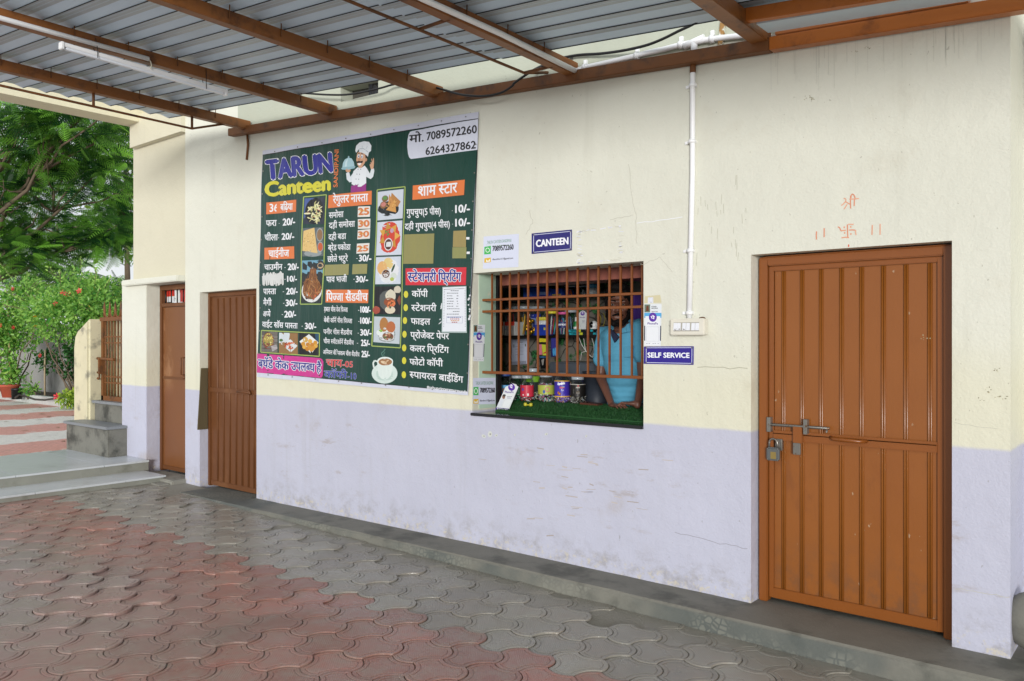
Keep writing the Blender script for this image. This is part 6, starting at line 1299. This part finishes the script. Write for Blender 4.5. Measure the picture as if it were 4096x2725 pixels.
def handparts(w_, d, side, curl=0):          # palm, four fingers, thumb along direction d
    d = Vector(d).normalized(); up = Vector((0, 0, 1)); s_ = d.cross(up).normalized() * side; out = []
    palm = w_ + d * .05; rot = Matrix((( d.x, s_.x, 0, 0), (d.y, s_.y, 0, 0), (0, 0, 1, 0), (0, 0, 0, 1)))
    out.append(('e', palm, .052, .040, .017, rot)); out.append(('c', w_, w_ + d * .03, .024, .024))
    for k, (ofs, ln) in enumerate(((-.030, .060), (-.010, .074), (.011, .078), (.031, .070))):
        a = w_ + d * .085 + s_ * ofs; m1 = a + d * ln * .5 + Vector((0, 0, .004)) + s_ * ofs * .15; e = a + d * ln + Vector((0, 0, -.012)) + s_ * ofs * .25
        out += [('c', a, m1, .0098, .0090), ('c', m1, e, .0090, .0074)]
    a = w_ + d * .03 + s_ * .034; m1 = a + d * .03 + s_ * .022; e = m1 + d * .032 + s_ * .004 + Vector((0, 0, -.006)); out += [('c', a, m1, .013, .011), ('c', m1, e, .011, .0085)]
    return out
dirR = (Vector(wrL) - Vector(wrR)); dirR.z = 0
hR = handparts(wrR + Vector((0, 0, .012)), dirR + Vector((0, -.02, 0)), 1); hL = handparts(wrL + Vector((0, 0, -.006)), Vector((.9, -.42, 0)), -1)
headp = [('e', h(0, .012, .03), .086, .108, .118, RB), ('e', h(0, -.028, -.055), .068, .078, .078, RB), ('e', h(0, -.07, -.105), .036, .034, .030, RB), ('c', h(0, -.092, .022), h(0, -.116, -.022), .011, .018), ('e', h(.017, -.103, -.028), .013, .014, .011, RB), ('e', h(-.017, -.103, -.028), .013, .014, .011, RB),
    ('c', h(-.045, -.082, .036), h(.045, -.082, .036), .014, .014), ('e', h(.045, -.066, -.012), .028, .025, .024, RB), ('e', h(-.045, -.066, -.012), .028, .025, .024, RB), ('c', h(-.022, -.096, -.066), h(.022, -.096, -.066), .009, .009), ('c', h(-.017, -.094, -.077), h(.017, -.094, -.077), .010, .010),
    ('e', h(.084, .012, -.005), .013, .024, .036, RB), ('e', h(-.084, .012, -.005), .013, .024, .036, RB)]
body = headp + [('c', h(0, .02, -.07), nk + Vector((0, .02, -.03)), .060, .066), ('c', shL, elL, .050, .040), ('c', elL, wrL, .041, .026), ('c', shR, elR, .050, .040), ('c', elR, wrR, .041, .026), ('c', nk, ch, .075, .10), ('c', ch, be, .11, .11), ('c', be, pe_, .11, .115)] + hR + hL
for hp in (hipL, hipR): kn = Vector((hp.x, hp.y + .02, .66)); body += [('c', hp, kn, .085, .06), ('c', kn, (kn.x, kn.y + .05, .32), .06, .042), ('c', (kn.x, kn.y + .05, .30), (kn.x, kn.y - .10, .28), .042, .03)]
organic('body', body, M_skin, man, .0055, 5)
R2 = Matrix.Rotation(R(14), 4, 'Z'); mid = (shL + shR) / 2
slL, slR = shL.lerp(elL, .60), shR.lerp(elR, .60)
shirt = [('c', shL, slL, .066, .068), ('c', shR, slR, .064, .066), ('c', nk + Vector((0, .03, -.03)), shL, .062, .066), ('c', nk + Vector((0, .03, -.03)), shR, .062, .064)]
for k in range(9): t = k / 8; c_ = mid.lerp(be, t * 1.0) if t < 1 else be; shirt.append(('e', c_ + Vector((.0, .0, -.05 * (1 - t))), .175 - .02 * t, .118 + .012 * t, .09, R2))
for k in range(5): t = k / 4; shirt.append(('e', be.lerp(pe_, t), .158, .13, .08, R2))
organic('polo_shirt', shirt, M_shirt, man, .008, 4, .013, 11)
# collar, placket
cx = nk + Vector((0, .0, .0)); b = B()
RN = [nk + Vector((.082 * math.cos(a), .012 + .075 * math.sin(a), .018 + .028 * math.sin(a))) for a in [R(-70 + k * 24.5) for k in range(14)]]
for a, c_ in zip(RN, RN[1:]):
    o1 = Vector((a.x - nk.x, a.y - nk.y, 0)) * .35; o2 = Vector((c_.x - nk.x, c_.y - nk.y, 0)) * .35; b.face([a + Vector((0, 0, .028)), c_ + Vector((0, 0, .028)), c_ + o2 + Vector((0, 0, -.03)), a + o1 + Vector((0, 0, -.03))])
o = b.obj('collar', M_shirt, man); md = o.modifiers.new('s', 'SOLIDIFY'); md.thickness = .006
fy = .53
q_ = [KY(1160, 815, fy - .01), KY(1190, 845, fy - .025), KY(1222, 880, fy - .03), KY(1190, 922, fy - .03), KY(1166, 870, fy - .02)]
b = B(); b.hexa([p + Vector((0, .02, 0)) for p in q_], q_); b.obj('placket', pm('1C2440', .8), man)
b = B(); q_ = [KY(1262, 955, fy - .012), KY(1330, 945, fy - .005), KY(1332, 1035, fy), KY(1264, 1040, fy - .006)]; b.hexa([p + Vector((0, .03, 0)) for p in q_], q_); b.obj('pocket', M_shirt, man, .004)
organic('trousers', [('c', pe_ + Vector((0, 0, -.02)), pe_ + Vector((0, .02, -.16)), .135, .13)] + [pp for hp in (hipL, hipR) for pp in (('c', hp, (hp.x, hp.y + .02, .66), .105, .075), ('c', (hp.x, hp.y + .02, .66), (hp.x, hp.y + .07, .34), .075, .06))], M_trou, man, .012, 4)
organic('hair', [('e', h(0, .026, .074), .102, .112, .102, RB), ('e', h(0, -.035, .128), .07, .055, .035, RB), ('e', h(0, .075, .01), .082, .06, .085, RB), ('c', h(.082, .0, .05), h(.080, -.008, .0), .016, .009), ('c', h(-.082, .0, .05), h(-.080, -.008, .0), .016, .009)], M_hair, man, .006, 2, .009, 55)
organic('beard', [('e', h(0, -.093, -.098), .030, .022, .020, RB), ('c', h(.074, -.012, -.02), h(.064, -.048, -.075), .014, .02), ('c', h(.064, -.048, -.075), h(.03, -.084, -.112), .02, .022), ('c', h(.03, -.084, -.112), h(-.03, -.084, -.112), .022, .022), ('c', h(-.03, -.084, -.112), h(-.064, -.048, -.075), .022, .02), ('c', h(-.064, -.048, -.075), h(-.074, -.012, -.02), .02, .014)], M_hair, man, .006, 2, .005, 60)
for s_ in (-1, 1): organic('eyelid', [('c', h(s_ * .021, -.0915, .0215), h(s_ * .034, -.0955, .0255), .0045, .005), ('c', h(s_ * .034, -.0955, .0255), h(s_ * .048, -.088, .0205), .005, .004)], M_skin, man, .003, 1)
organic('moustache', [('c', h(-.034, -.096, -.056), h(0, -.106, -.047), .006, .0095), ('c', h(0, -.106, -.047), h(.034, -.096, -.056), .0095, .006)], M_hair, man, .004, 1)
for s_ in (-1, 1):
    b = B(); b.ball(h(s_ * .034, -.0815, .016), .0118, 3, (1, 1, .8)); ey = b.obj('eye', pm('8E867C', .3), man)
    b = B(); b.ball(h(s_ * .034, -.0895, .015), .0066, 2); b.obj('pupil', pm('140E0C', .1), ey)
    organic('eyebrow', [('c', h(s_ * .016, -.099, .040), h(s_ * .052, -.086, .044), .006, .004)], M_hair, man, .003, 1)
b = B(); b.tube([nk + Vector((.068 * math.cos(a), .0 + .068 * math.sin(a), .0 + .02 * math.sin(a))) for a in [R(k * 30) for k in range(13)]], .0045, 6); b.obj('neck_cord', M_black, man)

# ================================================================== GARDEN
def leaf_mat(name, dark, light, trans=.35, rough=.45):
    q = NT(name); a = q.n('Attribute'); a.attribute_name = 'Col'; c = q.mix(a.outputs['Fac'], lin(dark), lin(light)); q.col(c); q.b.inputs['Roughness'].default_value = rough; q.b.inputs['Specular IOR Level'].default_value = .35
    t = q.n('BsdfTranslucent'); hs = q.n('HueSaturation'); hs.inputs['Value'].default_value = 1.5; hs.inputs['Hue'].default_value = .485; q.l(c, hs.inputs['Color']); q.l(hs.outputs[0], t.inputs[0])
    mx = q.n('MixShader'); mx.inputs[0].default_value = trans; q.l(q.b.outputs[0], mx.inputs[1]); q.l(t.outputs[0], mx.inputs[2]); q.l(mx.outputs[0], q.t.nodes['Material Output'].inputs[0]); return q.m
def scatter_mesh(name, tv, tf, items, m, parent):
    """one crown: the template leaf or frond set at every item = (matrix, shade)"""
    V, Fc, K = [], [], []
    for M_, sh in items:
        o = len(V); V += [M_ @ v for v in tv]
        for f in tf: Fc.append(tuple(o + i for i in f)); K += [sh] * len(f)
    me = bpy.data.meshes.new(name); me.from_pydata(V, [], Fc); ca = me.color_attributes.new('Col', 'FLOAT_COLOR', 'CORNER')
    ca.data.foreach_set('color', [c for s_ in K for c in (s_, s_, s_, 1)])
    return link(name, me, m, parent)
# feathery frond: paired leaflet rows on a drooping rib
FV, FF = [], []
for k in range(11):
    t = (k + 1) / 11; x = .62 * t; zr_ = -.10 * t * t; ln = .17 * math.sin(math.pi * (.16 + .78 * t)) + .03
    for s_ in (-1, 1):
        for j in range(2):                   # each row split in two slips so that light gets through
            o = len(FV); a0, a1 = j * .5, j * .5 + .46; wd = .015
            d = Vector((.45, s_ * .9, -.18)).normalized(); p0 = Vector((x, 0, zr_)) + d * ln * a0; p1 = Vector((x, 0, zr_)) + d * ln * a1 + Vector((0, 0, -.02 * a1)); sd = Vector((wd, 0, 0))
            FV += [p0 - sd, p0 + sd, p1 + sd * (.9 if j == 0 else .45), p1 - sd * (.9 if j == 0 else .45)]; FF.append((o, o + 1, o + 2, o + 3))
o = len(FV); FV += [Vector((0, -.006, 0)), Vector((0, .006, 0)), Vector((.62, .003, -.10)), Vector((.62, -.003, -.10))]; FF.append((o, o + 1, o + 2, o + 3))
LV = [Vector((0, 0, 0)), Vector((.35, .26, .06)), Vector((.75, .2, .02)), Vector((1, 0, -.1)), Vector((.75, -.2, .02)), Vector((.35, -.26, .06)), Vector((.5, 0, -.03))]
LF = [(0, 6, 1), (1, 6, 2), (2, 6, 3), (3, 6, 4), (4, 6, 5), (5, 6, 0)]
M_frond = leaf_mat('feathery_leaf', '174524', '8FD050', .5); M_shrub = leaf_mat('glossy_shrub_leaf', '3A8230', 'A8D268', .35, .35); M_broad = leaf_mat('broad_leaf', '2C5C20', '8AAE40', .4)
M_bark = mat('grey_bark', '6A5C4C', .9, var=.3, scale=6, bump=.6, bscale=14)
def rot_to(d, roll=0):
    d = Vector(d).normalized(); return d.to_track_quat('X', 'Z').to_matrix().to_4x4() @ Matrix.Rotation(roll, 4, 'X')
def limb(b, p, q, r0, r1, wob=.12):
    p, q = Vector(p), Vector(q); pts = [p.lerp(q, k / 6) + Vector([random.gauss(0, wob * .3 * math.sin(math.pi * k / 6)) for _ in range(3)]) for k in range(7)]
    b.tube(pts, [r0 + (r1 - r0) * k / 6 for k in range(7)], 7); return pts
def at(px, py, d):                           # the point at a given depth on a sight line, for placing garden plants
    return CAM + ray(px, py) * d
def flame_tree(base, top, R_, n, label, puffs, seed, m=M_frond, fl=0):
    random.seed(seed); base = Vector(base)
    t = thing('flame_tree', label, 'tree', tuple(base), 'trees beyond the garden wall'); b = B(); fork = base + Vector((.2, 0, (top - base.z) * .36)); limb(b, base, fork, .24, .16)
    items = []
    for (c, r) in puffs:
        c = Vector(c); limb(b, fork, c, .10, .025, .5)
        for k in range(5): e = c + Vector((random.gauss(0, r * .6), random.gauss(0, r * .6), random.gauss(0, r * .35))); limb(b, c.lerp(fork, .25), e, .04, .012, .25)
        for k in range(n):
            u = Vector([random.gauss(0, 1) for _ in range(3)]).normalized() * r * random.random() ** .42; u.z *= .62; p = c + u
            d = Vector((u.x + random.gauss(0, .5 * r), u.y + random.gauss(0, .5 * r), random.gauss(-.05, .3) * r)); s_ = random.uniform(.75, 1.35)
            sh = random.random() ** 2.0; items.append((Matrix.Translation(p) @ rot_to(d, random.gauss(0, .5)) @ Matrix.Scale(s_, 4), sh))
    b.obj('trunk', M_bark, t); scatter_mesh('crown', FV, FF, items, m, t)
    for k in range(fl):
        c, r = random.choice(puffs); p = Vector(c) + Vector((random.uniform(-r, r) * .7, -r * .6, random.uniform(-r, r) * .4)); bb = B()
        for j in range(9): bb.ball(p + Vector((random.gauss(0, .07), random.gauss(0, .07), random.gauss(0, .05))), random.uniform(.03, .07), 1)
        bb.obj('blossom', mat('orange_red_blossom', 'C8442A', .6) if k == 0 else bpy.data.materials['orange_red_blossom'], t)
P = lambda x, y, d: tuple(at(x, y, d))
def gp(x, d): p = at(x, 1400, d); return (p.x, p.y, -.1)
flame_tree(gp(-260, 26), 7, 3, 200, 'large feathery flame tree nearest the boundary wall with orange blossoms', [(P(60, 640, 24), 1.5), (P(240, 560, 23), 1.4), (P(380, 700, 24), 1.25), (P(110, 860, 25), 1.6), (P(20, 1010, 24), 1.35), (P(-60, 760, 24), 1.5), (P(250, 960, 26), 1.25), (P(420, 930, 25), .95), (P(330, 470, 22), 1.1), (P(90, 470, 22), 1.2)], 3, fl=4)
flame_tree(gp(760, 31), 8, 3, 165, 'second feathery flame tree farther back beside the pillar', [(P(470, 640, 29), 1.4), (P(540, 520, 28), 1.5), (P(480, 830, 30), 1.1), (P(560, 900, 30), 1.5), (P(380, 1180, 27), 1.2), (P(480, 1210, 27), 1.1)], 5)
flame_tree(gp(-420, 33), 9, 3, 170, 'dark feathery flame tree at the far left edge beyond the wall', [(P(-60, 540, 31), 2.2), (P(60, 760, 33), 2.0), (P(-40, 1000, 32), 2.2), (P(180, 700, 34), 1.7), (P(120, 1060, 33), 1.7), (P(250, 1130, 32), 1.4)], 8)
# broad-leaved tree behind at the right
random.seed(12); bp = Vector(gp(520, 36)); t = thing('broadleaf_tree', 'yellow-green tree with broad leaves behind the flame trees near the pillar', 'tree', tuple(bp), 'trees beyond the garden wall'); b = B(); items = []
limb(b, bp, at(500, 900, 35), .2, .08)
for (c, r, n) in ((at(455, 730, 35), 1.1, 150), (at(500, 830, 35), 1.2, 170), (at(480, 960, 35), .9, 90), (at(500, 620, 35), 1.3, 150), (at(440, 610, 35), .9, 70)):
    limb(b, at(500, 900, 35), c, .07, .02, .3)
    for k in range(n): u = Vector([random.gauss(0, .5) for _ in range(3)]) * r; items.append((Matrix.Translation(c + u) @ rot_to((random.gauss(0, 1), random.gauss(0, 1), random.gauss(-.4, .5)), random.gauss(0, .8)) @ Matrix.Scale(random.uniform(.22, .36), 4), random.random()))
b.obj('trunk', M_bark, t); scatter_mesh('crown', LV, LF, items, M_broad, t)
# hibiscus shrubs in the bed
def shrub(base, puffs, n, label, seed, fl, leaf=.09, yellow=0, stems=7, name='hibiscus_shrub', m=None):
    random.seed(seed); base = Vector(base); t = thing(name, label, 'shrub', tuple(base), 'shrubs in the planting bed'); b = B(); items = []; pts_all = []
    for (c, r) in puffs:
        c = Vector(c)
        for k in range(max(2, stems // 2)): limb(b, base + Vector((random.gauss(0, .12), random.gauss(0, .08), 0)), c + Vector((random.gauss(0, r * .4), random.gauss(0, r * .4), random.gauss(0, r * .3))), .022, .008, .15)
        for k in range(int(2.2 * n * r * r)):
            v = Vector([random.gauss(0, 1) for _ in range(3)]).normalized(); lump = .72 + .36 * noise.noise(v * 1.9 + c); u = v * r * lump * random.random() ** .33; u.z *= .85
            p = c + u; d = v + Vector([random.gauss(0, .7) for _ in range(3)]); sh = min(1, max(0, random.gauss(.45, .25))); items.append((Matrix.Translation(p) @ rot_to(d, random.gauss(0, 1)) @ Matrix.Scale(leaf * random.uniform(.6, 1.3), 4), sh)); pts_all.append((c, v, r * lump))
        for k in range(int(9 * r)):            # sprays standing out of the outline
            v = Vector((random.gauss(0, 1), random.gauss(0, 1), abs(random.gauss(.6, .6)))).normalized(); e0, e1 = c + v * r * .7, c + v * r * random.uniform(1.05, 1.35); b.tube([e0, e1], .006, 5)
            for j in range(9): q_ = e0.lerp(e1, j / 8); items.append((Matrix.Translation(q_) @ rot_to(v + Vector([random.gauss(0, .8) for _ in range(3)]), random.random() * 6) @ Matrix.Scale(leaf * random.uniform(.5, 1.0), 4), random.uniform(.5, 1)))
    b.obj('stem', M_bark, t); scatter_mesh('foliage', LV, LF, items, m or M_shrub, t)
    mm = bpy.data.materials.get('red_petal') or mat('red_petal', 'D0303A', .5, var=.1); my = bpy.data.materials.get('yellow_leaf') or mat('yellow_leaf', 'D8B82A', .5)
    for k in range(fl):
        c, v, rr = random.choice(pts_all); v = Vector((v.x + .8, v.y - 1.3, abs(v.z) * .9)).normalized(); p = c + v * rr * 1.06; bb = B(); s_ = random.uniform(.05, .08); Mt = Matrix.Translation(p) @ rot_to(v + Vector((.5, -1, .2)), random.random() * 6)
        for j in range(5):
            a = j * 1.2566; bb.face([Mt @ Vector((0, 0, 0)), Mt @ Vector((s_ * .35, s_ * .75 * math.cos(a - .4), s_ * .75 * math.sin(a - .4))), Mt @ Vector((s_ * .45, s_ * 1.05 * math.cos(a), s_ * 1.05 * math.sin(a))), Mt @ Vector((s_ * .35, s_ * .75 * math.cos(a + .4), s_ * .75 * math.sin(a + .4)))])
        bb.tube([Mt @ Vector((0, 0, 0)), Mt @ Vector((s_ * 1.2, 0, -s_ * .2))], .006, 5); bb.obj('flower', mm, t)
    for k in range(yellow):
        c, v, rr = random.choice(pts_all); v = Vector((v.x + .8, v.y - 1.3, v.z * .6)).normalized(); p = c + v * rr * 1.04; bb = B(); Mt = Matrix.Translation(p) @ rot_to(v + Vector((.5, -1, .2)), random.random() * 6) @ Matrix.Scale(.12, 4)
        vs = [bb.bm.verts.new(Mt @ q_) for q_ in LV]
        for f in LF: bb.bm.faces.new([vs[i] for i in f])
        bb.obj('yellow_leaf', my, t)
def bed(px, d): p = at(px, 1600, d); return (p.x, p.y, .23)
shrub(bed(300, 18.6), [(P(250, 1270, 18.4), .95), (P(370, 1230, 18.2), .85), (P(440, 1290, 18.6), .7), (P(320, 1170, 18.6), .75), (P(180, 1250, 18.8), .7), (P(420, 1170, 18.8), .55)], 850, 'large hibiscus shrub with red flowers and yellowing leaves left of the spiked gate', 21, 5, yellow=5)
shrub(bed(40, 20), [(P(40, 1240, 19.8), .95), (P(-40, 1290, 19.6), .9), (P(110, 1190, 20.2), .8), (P(90, 1330, 19.8), .75), (P(0, 1370, 19.8), .6)], 800, 'dense hibiscus shrub with red flowers at the left edge of the garden', 22, 4)
shrub(bed(330, 18.8), [(P(330, 1400, 18.6), .55), (P(300, 1480, 18.7), .38), (P(350, 1500, 18.7), .35), (P(200, 1440, 19.2), .45)], 700, 'darker leafy shrub growing under the large hibiscus', 23, 1, .095, name='leafy_shrub', m=leaf_mat('dark_shrub_leaf', '16381A', '3E7A34', .25))
shrub(bed(290, 17.2), [(P(275, 1595, 17.2), .27), (P(325, 1590, 17.2), .30)], 1500, 'low yellow-green bush beside the kerb near the stub wall', 24, 1, .08, stems=4, name='low_bush', m=leaf_mat('lime_leaf', '5A8A2A', 'B4C84A', .3))
shrub(bed(120, 19), [(P(120, 1560, 19), .24)], 1200, 'small green plant in the soil behind the hose', 26, 0, .08, stems=3, name='low_bush')
# potted plant
pb = Vector(bed(38, 19.6)); pp = thing('plant_pot', 'terracotta pot of trailing leaves at the left edge of the planting bed', 'plant pot', tuple(pb))
b = B(); b.lathe([(.15, 0), (.21, .26), (.24, .26), (.24, .31), (.21, .31), (.20, .28)], tuple(pb), 26); b.obj('pot', mat('terracotta', 'B0563E', .8, var=.15), pp)
random.seed(30); items = []
for k in range(420): p = pb + Vector((random.gauss(0, .17), random.gauss(0, .14), .33 + abs(random.gauss(0, .5)))); items.append((Matrix.Translation(p) @ rot_to([random.gauss(0, 1) for _ in range(3)], random.random() * 6) @ Matrix.Scale(random.uniform(.07, .14), 4), random.random()))
scatter_mesh('foliage', LV, LF, items, M_shrub, pp); b = B(); b.tube([pb + Vector((.05, 0, .4)), pb + Vector((-.12, 0, 2.4))], .02, 6); b.obj('cane', mat('bamboo', 'A8946A', .7), pp)
b = B(); q_ = bed(68, 19.0); b.lathe([(.11, 0), (.12, .25), (.13, .25), (.11, .2)], q_, 20); tag(b.obj('plant_pot', M_black), 'small black plant bag standing in front of the terracotta pot', 'plant pot')
b = B(); b.tube([at(180, 1600, 18.8) * 1, at(179, 1480, 18.9), at(181, 1400, 19)], .022, 4); tag(b.obj('garden_cane', mat('pale_cane', '9A8A6E', .7)), 'pale upright cane stuck in the planting bed under the hibiscus', 'cane')
# hose over the kerb
random.seed(31); hp = [P(60, 1608, 17.6), P(75, 1588, 17.7), P(100, 1582, 17.8), P(140, 1588, 17.8), P(180, 1596, 17.8), P(240, 1604, 17.6), P(270, 1608, 17.5)]
hp = [(p[0], p[1], .35 + .06 * math.sin(i * 1.3)) for i, p in enumerate(hp)]; b = B(); b.tube(hp, .022, 7); tag(b.obj('garden_hose', mat('dull_hose', '3A3630', .6)), 'dull brown hose lying along the planting bed kerb', 'hose')
random.seed(33); V, Fc = [], []
for k in range(70):                           # fallen leaves in the courtyard
    x, y = random.uniform(-24, -12), random.uniform(-1, 2.5); a = random.random() * 6.28; o = len(V); s_ = random.uniform(.04, .08)
    V += [(x + s_ * math.cos(a + j * 1.57) * (1 if j % 2 else .5), y + s_ * math.sin(a + j * 1.57) * (1 if j % 2 else .5), .153 + random.random() * .01) for j in range(4)]; Fc.append((o, o + 1, o + 2, o + 3))
me = bpy.data.meshes.new('fallen_leaves'); me.from_pydata(V, [], Fc); kind(link('fallen_leaves', me, mat('dry_litter', '7A6A3A', .8, var=.4)), 'stuff')
